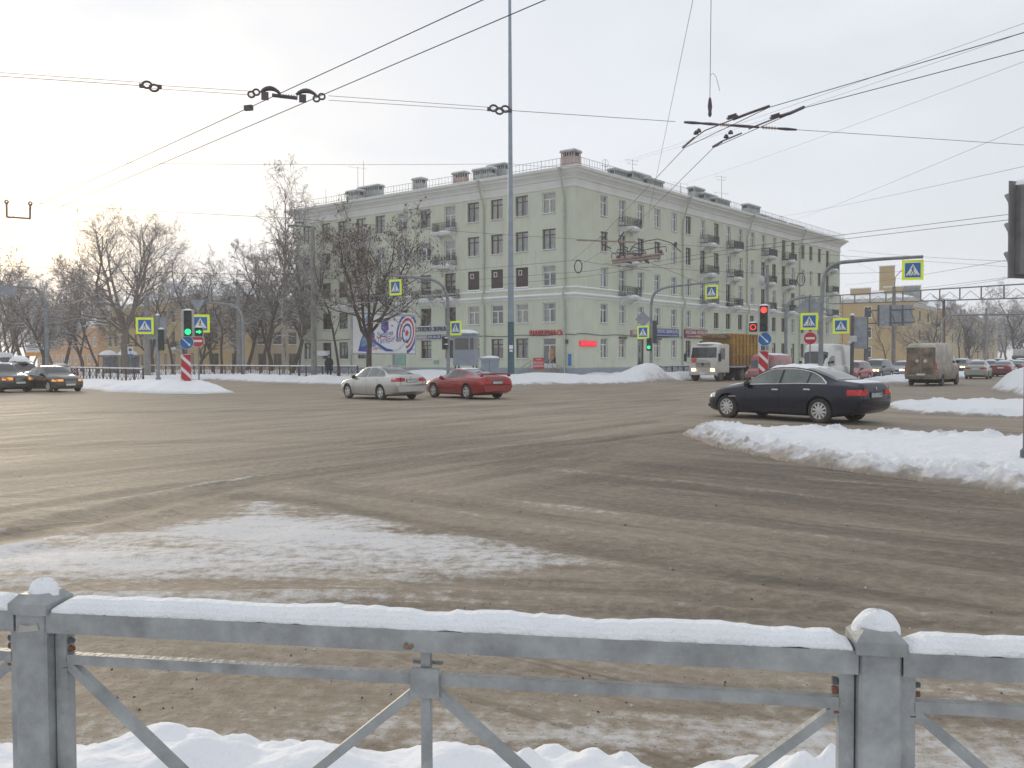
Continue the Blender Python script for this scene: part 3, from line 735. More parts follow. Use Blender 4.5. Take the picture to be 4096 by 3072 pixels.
# outline of the house, closed behind, with swept mouldings
DEP = 13.0
def isect(p, u, q, v):
    det = u.x * v.y - u.y * v.x; w = q - p; k = (w.x * v.y - w.y * v.x) / det; return p + u * k
inner = isect(FL.P(0, -DEP), FL.u, FR.P(0, -DEP), FR.u)
FOOT = [FL.P(FL.L), FL.P(0), FR.P(FR.L), FR.P(FR.L, -DEP), inner, FL.P(FL.L, -DEP)]   # counter-clockwise seen from above
def offs(poly, d):
    n = len(poly); out = []
    for i in range(n):
        p0, p, p1 = poly[i - 1], poly[i], poly[(i + 1) % n]
        a = (p - p0).normalized(); b_ = (p1 - p).normalized()
        na, nb = Vector((a.y, -a.x, 0)), Vector((b_.y, -b_.x, 0))
        m = (na + nb); m = m / max(.2, (1 + na.dot(nb))); out.append(p + m * d)
    return out
def sweep(prof, mtl, name, poly=FOOT, parent=bld, smooth=None):
    b = MB(); b.mats = [mtl]; rows = [[p + Vector((0, 0, z)) for p in offs(poly, d)] for d, z in prof]
    n = len(poly)
    for k in range(len(prof) - 1):
        for i in range(n): b.quad(rows[k][i], rows[k][(i + 1) % n], rows[k + 1][(i + 1) % n], rows[k + 1][i])
    return b.build(name, None, parent, world=True)
bk = MB(); bk.mats = [GREEN]
for a, e in ((2, 3), (3, 4), (4, 5), (5, 0)):
    p, q_ = FOOT[a], FOOT[e]; bk.quad(p + Vector((0, 0, 0)), q_, q_ + Vector((0, 0, ZC)), p + Vector((0, 0, ZC)))
bk.build('wall', None, bld, world=True)
sweep([(0.0, ZC - .35), (.10, ZC - .30), (.10, ZC - .12), (.04, ZC - .08), (.04, ZC + .42), (.16, ZC + .46), (.20, ZC + .62), (.42, ZC + .82), (.62, ZC + .92), (.66, ZC + 1.08), (.92, ZC + 1.18), (.95, ZC + 1.38), (.90, ZC + 1.44)], CORN, 'cornice')
sweep([(.90, ZC + 1.44), (-6.0, ZC + 2.6)], SNOW, 'roof')
sweep([(0.0, 7.42), (.10, 7.48), (.12, 7.62), (.30, 7.74), (.30, 7.82), (.0, 7.90)], CORN, 'string_course')
sweep([(.31, 7.815), (.30, 7.90), (.12, 7.96), (.0, 7.97)], SNOW, 'ledge_snow')
sweep([(0.0, 8.36), (.09, 8.40), (.09, 8.48), (.0, 8.50)], CORN, 'string_course')
sweep([(.10, 8.475), (.08, 8.55), (.0, 8.57)], SNOW, 'ledge_snow')
sweep([(.07, -.2), (.07, .86), (.0, .95)], PLINTH, 'plinth')
# roof rail
rb = MB(); ez = ZC + 1.42; RP = offs(FOOT, .45)
for i in (0, 1):
    p, q_ = RP[i], RP[i + 1]; L_ = (q_ - p).length; n = int(L_ / .42)
    for k in range(n + 1):
        w = p.lerp(q_, k / n); rb.tube([w + Vector((0, 0, ez)), w + Vector((0, 0, ez + .88))], .016 if k % 5 else .026, 3, False)
    for zz in (.30, .88): rb.tube([p + Vector((0, 0, ez + zz)), q_ + Vector((0, 0, ez + zz))], .02, 4, False)
rb.build('roof_railing', mat('rail_grey', (.20, .21, .22), rough=.6, metal=.3), bld, world=True)
# chimneys
CHM = mat('chimney_sheet', (.36, .38, .36), rough=.7, var=.2, vscale=2); CHB = mat('chimney_brick', (.42, .40, .37), rough=.9, var=.3, vscale=1.6, c2=(.40, .22, .17))
DARK = mat('dark_opening', (.02, .02, .02), rough=.9)
ENDL = []
def chimney(face, x0, x1, y0, inset=2.2, dz=.9, mtl=None):
    a, e = sorted((face.at(x0, -inset), face.at(x1, -inset))); e = max(e, a + .7)
    zt = face.z((x0 + x1) / 2, y0, -inset); zb = ZC + 1.5
    b = MB(); ax = (face.u, face.n, Vector((0, 0, 1)))
    c = face.P((a + e) / 2, -inset - dz / 2, 0)
    b.box(c + Vector((0, 0, (zb + zt - .55) / 2)), ((e - a) / 2, dz / 2, (zt - .55 - zb) / 2), ax)
    n = max(2, int((e - a) / .28))
    for k in range(n + 1):
        for s_ in (0, 1): b.box(face.P(a + .05 + (e - a - .1) * k / n, -inset - .06 - s_ * (dz - .12), zt - .36), (.05, .05, .19), ax)
    o = b.build('chimney', mtl or CHM, bld, world=True)
    k = MB().box(c + Vector((0, 0, zt - .36)), ((e - a) / 2 - .12, dz / 2 - .14, .188), ax); k.build('flue_openings', DARK, o, world=True)
    k = MB().use(CHM); k.box(c + Vector((0, 0, zt - .09)), ((e - a) / 2 + .1, dz / 2 + .1, .08), ax); k.use(SNOW); k.box(c + Vector((0, 0, zt + .04)), ((e - a) / 2 + .05, dz / 2 + .05, .05), ax)
    k.build('cap', None, o, world=True)
def zx2(v): return 1100 + .6027 * v
def zx3(v): return 2200 + .6027 * v
def zy(v): return 550 + .6027 * v
for x0, x1, y0, i in ((1415, 1530, 178, 3.4), (1318, 1440, 205, 2.0), (920, 980, 270, 2.4), (560, 695, 322, 3.4), (483, 565, 352, 2.0)):
    chimney(FL, zx2(x0), zx2(x1), zy(y0), i)
chimney(FL, zx2(1900), zx2(1988), zy(84), 1.6, 1.2, CHB); chimney(FL, zx2(1185), zx2(1265), zy(230), 2.2, .7, CHB)
for x0, x1, y0, i in ((430, 560, 222, 3.2), (550, 665, 240, 2.4), (650, 752, 280, 1.8), (955, 1022, 335, 3.4), (1025, 1105, 378, 2.6), (1100, 1190, 410, 1.8), (1310, 1390, 450, 3.4), (1392, 1460, 517, 2.6), (1460, 1560, 545, 1.9), (1590, 1680, 582, 1.8)):
    chimney(FR, zx3(x0), zx3(x1), zy(y0), i)
# downpipes
def downpipe(face, xf, xp):
    a, e = face.at(xf, 1.0), face.at(xp, .15); b = MB()
    b.tube([face.P(a, 1.02, ZC + 1.30), face.P(a, 1.02, ZC + .95), face.P(a * .75 + e * .25, .7, ZC + .45), face.P(e, .16, ZC - 1.3), face.P(e, .16, 8.6), face.P(e, .42, 8.1), face.P(e, .42, 7.5), face.P(e, .16, 7.0), face.P(e, .16, .5), face.P(e, .4, .25)], [.19, .10, .10, .085, .085, .085, .085, .085, .085, .085], 8)
    for z in (16, 12.6, 9.2, 5.6, 2.4): b.tube([face.P(e, .16, z), face.P(e, .16, z + .06)], .115, 8)
    b.build('downpipe', PIPE, bld, world=True, smooth=50)
for xf, xp in ((1890, 1922), (1350, 1388), (460, 502)): downpipe(FL, zx2(xf), zx2(xp))
for xf, xp in ((930, 883), (1352, 1308), (1692, 1656)): downpipe(FR, zx3(xf), zx3(xp))
# balconies
def balcony_meshes(w, dp, seed):
    s_ = MB(); s_.mats = [WHITEP]
    s_.box2((-w / 2, -dp, -.16), (w / 2, 0, -.02)); s_.box2((-w / 2 - .05, -dp - .05, -.08), (w / 2 + .05, 0, -.022))
    s_.box2((-w / 2 + .08, -dp + .08, -.26), (w / 2 - .08, 0, -.16))
    for x in (-w / 2 + .3, w / 2 - .3):
        s_.prism([(x - .11, 0, -.26), (x - .11, -dp * .72, -.26), (x - .11, -dp * .66, -.40), (x - .11, -dp * .3, -.46), (x - .11, -.12, -.72), (x - .11, 0, -.8)], (.22, 0, 0))
    r = MB(); r.mats = [IRON]; H = .92
    def run(p, q_):
        p, q_ = Vector(p), Vector(q_); n = int((q_ - p).length / .145)
        for k in range(n + 1):
            t = p.lerp(q_, k / n); r.tube([t + Vector((0, 0, .05)), t + Vector((0, 0, H))], .021, 4, False)
            if k < n and k % 2 == 0:
                t2 = p.lerp(q_, (k + 1) / n); r.tube([t + Vector((0, 0, .1)), t2 + Vector((0, 0, .5)), t + Vector((0, 0, H - .05))], .017, 3, False)
        for z in (.06, .5, H): r.tube([p + Vector((0, 0, z)), q_ + Vector((0, 0, z))], .02, 4)
    run((-w / 2 + .04, -dp + .05, 0), (w / 2 - .04, -dp + .05, 0)); run((-w / 2 + .04, 0, 0), (-w / 2 + .04, -dp + .05, 0)); run((w / 2 - .04, 0, 0), (w / 2 - .04, -dp + .05, 0))
    for x in (-w / 2 + .04, w / 2 - .04): r.tube([(x, -dp + .05, 0), (x, -dp + .05, H + .06)], .03, 4)
    n = MB(); n.mats = [SNOW]; q = random.Random(seed); N = 10
    for i in range(N):
        x0, x1 = -w / 2 + w * i / N, -w / 2 + w * (i + 1) / N
        h0, h1 = [.10 + .07 * math.sin(3.1 * x + seed) + .06 * math.cos(x * 1.4) * (abs(x) < w * .4) for x in (x0, x1)]
        n.add([(x0, -dp - .06, -.02), (x1, -dp - .06, -.02), (x1, -dp + .1, h1), (x0, -dp + .1, h0), (x1, 0, h1 * 1.3), (x0, 0, h0 * 1.3)], [(0, 1, 2, 3), (3, 2, 4, 5)])
    return s_.mesh('balcony'), r.mesh('railing'), n.mesh('snow')
BP = {w: balcony_meshes(w, 1.0, i) for i, w in enumerate((2.5, 2.8))}
LAT = mat('balcony_cloth', (.05, .06, .06), rough=.8, var=.3)
def balcony(face, d, z, w, cover=False):
    a, b_, c = BP[w]; M4 = Matrix.Translation(-Vector((C0.x, C0.y, 0))) @ face.M(d, 0, z)
    o = link('balcony', a, bld, M4=M4); link('railing', b_, o); link('snow', c, o)
    if cover: MB().box2((-w / 2, -1.02, .08), (w / 2, -.98, .9)).build('cloth_screen', LAT, o)
for c, f in balL: balcony(FL, colL[c] + (.35 if c < 6 else -.35) * (0 if f == 2 else 1), FLOORS[f][0] - .72, 2.5)
for c, f in balR: balcony(FR, colR[c] + .75, FLOORS[f][0] - .72, 2.8 if c < 8 else 2.5, (c, f) in ((11, 4), (8, 4)))
# aerials on the roof
def aerial(label, p, h, kind):
    b = MB(); b.tube([(0, 0, 0), (0, 0, h)], [.03, .02], 5)
    if kind == 1:
        for z, w in ((h - .1, .9), (h - .5, .7), (h * .55, 1.2)): b.tube([(-w, 0, z), (w, .2, z)], .012, 4); b.tube([(-w * .8, -.3, z), (-w * .8, .3, z)], .01, 3); b.tube([(w * .6, -.3, z), (w * .6, .3, z)], .01, 3)
    elif kind == 2:
        b.tube([(-1.1, 0, h - .05), (1.1, 0, h - .15)], .012, 4)
    elif kind == 3:
        for a in range(10): b.tube([(.38 * math.cos(a * .63), 0, h - .4 + .38 * math.sin(a * .63)), (.38 * math.cos(a * .63 + .63), 0, h - .4 + .38 * math.sin(a * .63 + .63))], .015, 4)
        b.tube([(-.6, 0, h - .7), (.6, 0, h - .7)], .012, 4)
    b.build('roof_aerial', IRON, loc=p, rz=.4, label=label, cat='aerial')
for x, y1, face, kind, lb in ((zx2(348), zy(338), FL, 0, 'short bare aerial mast near the far left end of the green roof'), (zx2(560), zy(195), FL, 2, 'thin tee-shaped aerial behind the left chimney pair of the green roof'),
                              (zx2(598), zy(155), FL, 0, 'tallest thin whip aerial beside the tee-shaped one on the green roof'), (zx3(368), zy(145), FR, 3, 'ring-shaped aerial just right of the corner brick chimney'),
                              (zx3(548), zy(145), FR, 1, 'aerial with crossbars behind the first chimneys of the right wing'), (zx3(865), zy(300), FR, 2, 'short aerial between two chimney clusters of the right wing'),
                              (zx3(1135), zy(255), FR, 1, 'tall aerial with several crossbars above the middle chimneys of the right wing'), (zx3(1530), zy(520), FR, 3, 'small aerial above the farthest chimneys of the right wing')):
    d = face.at(x, -4); p = face.P(d, -4, ZC + 2.1); aerial(lb, p, face.z(x, y1, -4) - p.z, kind)
# entrance steps with handrails and banner
ed = colL[0]; st = thing('entrance_steps', FL.P(ed, .1, 0), 0, 'concrete entrance steps with handrails below the red shawarma letters', 'steps')
CONC = mat('concrete', (.34, .31, .28), rough=.9, var=.15, bump=.3); TUBEM = mat('steel_tube', (.30, .31, .32), rough=.4, metal=.7)
for k in range(5):
    b = MB().box(FL.P(ed, .75 + .17 * (4 - k) + 0, .09 + .18 * k), (.85 + .30 * (4 - k) , .65 + .17 * (4 - k), .092), (FL.u, FL.n, Vector((0, 0, 1)))); b.build('step', CONC, st, world=True)
for sgn in (-1, 1):
    b = MB(); pts = [FL.P(ed + sgn * .7, 1.35, 1.85), FL.P(ed + sgn * 2.3, 1.4, .95)]
    b.tube(pts, .03, 6); b.tube([p - Vector((0, 0, .42)) for p in pts], .022, 6)
    for t in (0, .35, .7, 1): p = pts[0].lerp(pts[1], t); b.tube([p, p - Vector((0, 0, .95))], .022, 6)
    b.build('handrail', TUBEM, st, world=True)
b = MB(); b.tube([FL.P(ed - .7, 1.35, 1.85), FL.P(ed + .7, 1.35, 1.85)], .03, 6); b.build('handrail', TUBEM, st, world=True)
RED = mat('sign_red', (.52, .035, .035), rough=.5, var=.08); WHITE = mat('sign_white', (.78, .78, .78), rough=.5, var=.04); BLUE = mat('sign_blue', (.02, .16, .44), rough=.45, var=.06)
DBLUE = mat('sign_deep_blue', (.03, .05, .22), rough=.5, var=.1); MAROON = mat('sign_maroon', (.22, .03, .05), rough=.5, var=.1); GREYS = mat('sign_grey', (.33, .30, .34), rough=.6, var=.1)
def fsign(name, face, d, z, out, label):              # a sign fixed flat to a face, local X to the viewer's right
    return link(name, None, None, M4=face.M(d, out, z), label=label, cat='sign')
o = fsign('banner', FL, ed + .25, 1.35, 1.42, 'red banner with white writing on the entrance steps railing')
MB().box2((-.6, -.012, -.5), (.6, .012, .55)).build('panel', RED, o)
for i, (t, s_, w) in enumerate((('ОЧЕНЬ', .16, .6), ('ВКУСНАЯ', .26, 1.0), ('ШАВЕРМА', .3, 1.1))):
    lettering(t, s_, WHITE, o, Matrix.Translation((0, -.02, .38 - .3 * i)), w)
o = fsign('letter_sign', FL, FL.at(zx2(1795)), FL.z(zx2(1795), zy(1297)), .1, 'red three-dimensional shawarma letters above the entrance door')
dw = abs(FL.at(zx2(1697)) - FL.at(zx2(1872)))
lettering('ШАВЕРМА', .62, RED, o, Matrix.Translation((-.25, 0, 0)), dw, depth=.12)
b = MB(); b.lathe([(.27, -.06), (.27, .05)], 14, 'Y'); rd = b.build('round_emblem', RED, o, loc=(dw / 2 + .15, 0, 0)); lettering('S', .36, WHITE, rd, Matrix.Translation((0, -.07, 0)))
o = fsign('led_sign', FR, FR.at(zx3(248)), FR.z(zx3(248), zy(1368)), .12, 'glowing red ticker sign on the wall beside the building corner')
w = abs(FR.at(zx3(195)) - FR.at(zx3(302)))
LEDR = mat('red_led', (.5, .02, .03), emit=(1, .04, .07), es=1.1); LEDD = mat('red_led_dim', (.35, .015, .02), emit=(.55, .01, .02), es=.8)
MB().box2((-w / 2, -.05, -.24), (w / 2, .08, .24)).build('case', LEDD, o); lettering('ШАВЕРМА', .42, LEDR, o, Matrix.Translation((0, -.06, -.01)), w * .92)
xa = zx2(933); o = fsign('letter_sign', FL, (FL.at(xa) + FL.at(zx2(1180))) / 2, FL.z(zx2(1050), zy(1274)), .08, 'blue glass and mirror letters on the left wall beside the hockey billboard')
w = abs(FL.at(xa) - FL.at(zx2(1180)))
lettering('СТЕКЛО-ЗЕРКАЛО', .62, DBLUE, o, Matrix.Translation((0, 0, 0)), w * 1.0, depth=.08)
s_ = MB().box2((-w / 2, -.03, -1.0), (w / 2, .03, -.55)).build('phone_strip', GREYS, o); MB().box2((-w * .15, -.045, -.97), (w * .22, -.034, -.58)).build('number_plate', DBLUE, s_)
lettering('595-04-20', .36, WHITE, s_, Matrix.Translation((w * .03, -.06, -.79)), w * .32)
lettering('ул. Кузнецовская', .2, WHITE, s_, Matrix.Translation((-w * .33, -.045, -.79)), w * .28)
def shop_sign(x0, x1, y0, y1, bg, txts, label, strip=None):
    a, e = FR.at(x0), FR.at(x1); z1, z0 = FR.z((x0 + x1) / 2, y0), FR.z((x0 + x1) / 2, y1); w = e - a; h = z1 - z0
    o = fsign('shop_sign', FR, (a + e) / 2, (z0 + z1) / 2, .1, label)
    MB().box2((-w / 2, -.06, -h / 2), (w / 2, .06, h / 2)).build('board', bg, o)
    for t, fx, fz, fs, fw in txts: lettering(t, h * fs, WHITE, o, Matrix.Translation((fx * w, -.07, fz * h)), w * fw)
    if strip: MB().box2((-w * .02, -.075, -h * .38), (w * .18, -.062, -h * .18)).build('yellow_patch', strip, o)
q8 = 620 / 2212
def zx8(v): return 2280 + q8 * v
def zy8(v): return 1280 + q8 * v
shop_sign(zx8(860), zx8(1105), zy8(150), zy8(228), mat('sign_mauve', (.33, .22, .23), rough=.6, var=.1), (('ПРОДУКТЫ', 0, 0, .75, .82),), 'dusty mauve shop sign above the dark doorway of the right wing')
shop_sign(zx8(1150), zx8(1535), zy8(125), zy8(240), DBLUE, (('СТЕКЛО', -.23, .14, .56, .42), ('ЗЕРКАЛО', .24, .14, .56, .46), ('ул. Кузнецовская д.34 тел. 595-04-20', 0, -.32, .2, .9)), 'blue and white glass and mirror shop sign on the right wing')
shop_sign(zx8(1622), zx8(1942), zy8(140), zy8(262), MAROON, (('КАССОВЫЕ', -.24, .16, .5, .44), ('АППАРАТЫ', .25, .16, .5, .45), ('ул. Кузнецовская 34  вход со двора', 0, -.30, .18, .8)), 'maroon cash register shop sign on the right wing above the truck', mat('sign_yellow_patch', (.6, .42, .03)))
# sagging cable across the two walls
b = MB(); b.tube([FL.P(FL.L - 1, .06, 4.1 + .05 * math.sin(FL.L)), *[FL.P(d, .06, 4.05 + .06 * math.sin(d * 1.3)) for d in np.arange(FL.L - 2, .3, -1.4)], FL.P(0, .1, 4.0), *[FR.P(d, .06, 4.1 + .06 * math.sin(d * 1.1)) for d in np.arange(.5, 22, 1.4)]], .03, 5)
b.build('wall_cable', IRON, bld, world=True)
MB().box(FL.P(FL.at(zx2(1957)), .04, 1.7), (.16, .03, .55), (FL.u, FL.n, Vector((0, 0, 1)))).build('notice_plate', BLUE, bld, world=True)
MB().box(FL.P(FL.at(zx2(1933)), .08, 3.4), (.2, .08, .2), (FL.u, FL.n, Vector((0, 0, 1)))).build('junction_box', BFRAME, bld, world=True)
for x, y, w_, h_ in ((835, 1465, .75, 1.5), (1072, 1490, .35, .4)):
    MB().box(FL.P(FL.at(zx2(x)), .035, FL.z(zx2(x), zy(y))), (w_, .03, h_ / 2), (FL.u, FL.n, Vector((0, 0, 1)))).build('metal_hatch', mat('hatch_green', (.24, .40, .33), rough=.5), bld, world=True)
MB().box(FL.P(FL.at(zx2(335)), .35, FL.z(zx2(335), zy(1432))), (.75, .35, .28), (FL.u, FL.n, Vector((0, 0, 1)))).build('air_conditioner', WFRAME, bld, world=True)
# ================================================================ VEHICLES
def curve(pts):
    pts = sorted(pts); X = np.array([p[0] for p in pts], float); Y = np.array([p[1] for p in pts], float)
    d = np.diff(Y) / np.diff(X); m = np.zeros(len(X)); m[0], m[-1] = d[0], d[-1]
    for i in range(1, len(X) - 1):
        m[i] = 0 if d[i - 1] * d[i] <= 0 else 2 * d[i - 1] * d[i] / (d[i - 1] + d[i])
    def f(x):
        x = min(max(x, X[0]), X[-1]); i = min(max(int(np.searchsorted(X, x)) - 1, 0), len(X) - 2)
        h = X[i + 1] - X[i]; t = (x - X[i]) / h
        return float((1 + 2 * t) * (1 - t) ** 2 * Y[i] + t * (1 - t) ** 2 * h * m[i] + t * t * (3 - 2 * t) * Y[i + 1] + t * t * (t - 1) * h * m[i + 1])
    return f
TYRE = mat('tyre_rubber', (.022, .021, .020), rough=.85, var=.25, vscale=8, dirt=.35, dirt_h=(-.4, .4))
RIM = mat('alloy_rim', (.62, .62, .61), rough=.4, metal=.25, var=.1)
RIMD = mat('steel_rim', (.16, .155, .15), rough=.6, metal=.4, var=.2)
CGLASS = mat('car_glass', (.018, .022, .024), rough=.04, var=.1, spec=.75, coat=.4)
CGLASSL = mat('car_glass_pale', (.12, .14, .125), rough=.05, var=.35, vscale=1.4, spec=.8, coat=.5)
UNDER = mat('car_underside', (.012, .012, .012), rough=.9, spec=.1)
BLACKP = mat('black_plastic', (.02, .02, .021), rough=.6, dirt=.3, dirt_h=(.1, .6))
CHROME = mat('chrome', (.75, .75, .74), rough=.18, metal=1, var=.03)
TAIL = mat('tail_lamp_red', (.33, .012, .018), rough=.15, var=.2, coat=.6, emit=(.6, .01, .015), es=.10)
TAILON = mat('tail_lamp_lit', (.27, .010, .012), rough=.2, var=.2, emit=(1, .05, .04), es=.13)
HEAD = mat('head_lamp', (.55, .56, .56), rough=.1, metal=.4, coat=1, var=.3, vscale=9)
HEADON = mat('head_lamp_lit', (.9, .8, .6), rough=.3, emit=(1, .70, .34), es=4.0)
AMBER = mat('amber_lamp', (.7, .25, .03), rough=.3, emit=(1, .42, .06), es=.5)
PLATE = mat('number_plate_white', (.68, .69, .68), rough=.5, var=.05, dirt=.3, dirt_h=(-.3, .2))
INK = mat('plate_black', (.02, .02, .02), rough=.6)
SNOWC = mat('car_snow', (.86, .87, .89), rough=.8, var=.04, bump=.5, bscale=22)
def paint(name, c, dirt=.55, h=(.12, .55), metal=.15, coat=.7, rough=.32, **k):
    return mat('paint_' + name, c, rough=rough, metal=metal, var=.05, coat=coat, dirt=dirt, dirt_h=h, vscale=1.5, **k)

def wheel_proto(r, w, spokes, rimm, twin=False):
    t = MB().lathe([(r * .66, -w / 2 + .02), (r * .80, -w / 2), (r * .95, -w / 2 + .02), (r, -w / 2 + .05), (r, w / 2 - .05), (r * .95, w / 2 - .02), (r * .80, w / 2), (r * .66, w / 2 - .02)], 28, 'Y', cap=False)
    t.mats = [TYRE]; t.m = [0] * len(t.f); tm = t.mesh('wheel'); shade(tm, 50)
    k = MB(); k.use(UNDER); k.lathe([(.001, w / 2 - .11), (r * .64, w / 2 - .11)], 24, 'Y')
    k.use(rimm); k.lathe([(r * .66, w / 2 - .12), (r * .67, w / 2 - .012), (r * .63, w / 2 - .005), (r * .61, w / 2 - .04), (r * .60, w / 2 - .11)], 28, 'Y', cap=False)
    k.lathe([(.001, w / 2 - .015), (r * .13, w / 2 - .02), (r * .15, w / 2 - .10)], 14, 'Y')
    for i in range(spokes):
        a = 2 * math.pi * i / spokes + .2; c_, s_ = math.cos(a), math.sin(a)
        def pt(rad, off, y): return (c_ * rad - s_ * off, y, s_ * rad + c_ * off)
        wa, wb = r * (.07 if spokes > 7 else .11), r * (.085 if spokes > 7 else .16)
        y0 = w / 2 - .03
        k.add([pt(r * .10, -wa, y0 + .01), pt(r * .10, wa, y0 + .01), pt(r * .62, wb, y0), pt(r * .62, -wb, y0), pt(r * .10, -wa, y0 - .05), pt(r * .10, wa, y0 - .05), pt(r * .62, wb, y0 - .05), pt(r * .62, -wb, y0 - .05)],
              [(0, 1, 2, 3), (0, 3, 7, 4), (1, 5, 6, 2)])
    km = k.mesh('rim'); shade(km, 35)
    return tm, km
WPRO = {}
def loft_body(S, n=64):
    f = {k: curve(S[k]) for k in ('top', 'belt', 'hw', 'rw', 'bot')}
    def sec(x):
        zt, zb, w, wr = f['top'](x), f['bot'](x), f['hw'](x), f['rw'](x)
        zl = min(f['belt'](x), zt - .015); g = zt - zl; k = min(1, g / .3); q = S.get('edge', .09) * k; wr = min(wr, .9 * w)
        s0 = .925 * w
        return [(0, zb), (.85 * w, zb), (.955 * w, zb + .05), (.985 * w, zb + .16), (w, zb + .45 * (zl - zb)), (.995 * w, zb + .76 * (zl - zb)), (.965 * w, zl - .035), (s0, zl),
                (s0 + (wr - s0) * .34, zl + .34 * (g - q)), (s0 + (wr - s0) * .67, zl + .67 * (g - q)), (wr, zt - q), (wr * .94, zt - q * .45), (wr * .7, zt - q * .12), (wr * .35, zt - q * .03), (0, zt)]
    L = S['L']
    xs = sorted(set([round(v, 4) for v in list(np.linspace(-L / 2, L / 2, n)) + [-L / 2 + d for d in (.01, .03, .06, .11, .17)] + [L / 2 - d for d in (.01, .03, .06, .11, .17)]]))
    vs = []; fs = []; K = 28
    for x in xs:
        h = sec(x); vs += [(x, y, z) for y, z in h] + [(x, -y, z) for y, z in h[-2:0:-1]]
    for i in range(len(xs) - 1):
        for j in range(K): fs.append((i * K + j, i * K + (j + 1) % K, (i + 1) * K + (j + 1) % K, (i + 1) * K + j))
    fs.append(tuple(range(K - 1, -1, -1))); fs.append(tuple((len(xs) - 1) * K + j for j in range(K)))
    return vs, fs, sec
BODYC = {}
def body_mesh(S, pm):
    key = S['key']
    if key not in BODYC:
        vs, fs, sec = loft_body(S)
        b = MB(); b.add(vs, fs); b.mats = [pm, UNDER]; b.m = [0] * len(fs)
        me = b.mesh('body'); shade(me, 180)
        o = bpy.data.objects.new('tmp_body', me); col.objects.link(o)
        c = MB(); w = max(p[1] for p in S['hw'])
        for ax in S['axles']:
            for s_ in (-1, 1):
                c.lathe([(S['r'] + S.get('gap', .055), s_ * (w - .34)), (S['r'] + S.get('gap', .055), s_ * (w + .2))], 36, 'Y', (ax, 0, S['r']))
        c.mats = [pm, UNDER]; c.m = [1] * len(c.f); cm = c.mesh('cut')
        bm = bmesh.new(); bm.from_mesh(cm); bmesh.ops.recalc_face_normals(bm, faces=bm.faces); bm.to_mesh(cm); bm.free()
        k = bpy.data.objects.new('tmp_cut', cm); col.objects.link(k)
        mo = o.modifiers.new('b', 'BOOLEAN'); mo.operation = 'DIFFERENCE'; mo.object = k; mo.solver = 'EXACT'; mo.material_mode = 'INDEX'
        dg = bpy.context.evaluated_depsgraph_get(); dg.update()
        res = bpy.data.meshes.new_from_object(o.evaluated_get(dg))
        bpy.data.objects.remove(o); bpy.data.objects.remove(k)
        res.polygons.foreach_set('use_smooth', [True] * len(res.polygons)); res.set_sharp_from_angle(angle=R(38))
        BODYC[key] = (res, sec)
    res, sec = BODYC[key]
    m2 = res.copy(); m2.materials.clear(); m2.materials.append(pm); m2.materials.append(UNDER)
    return m2, sec
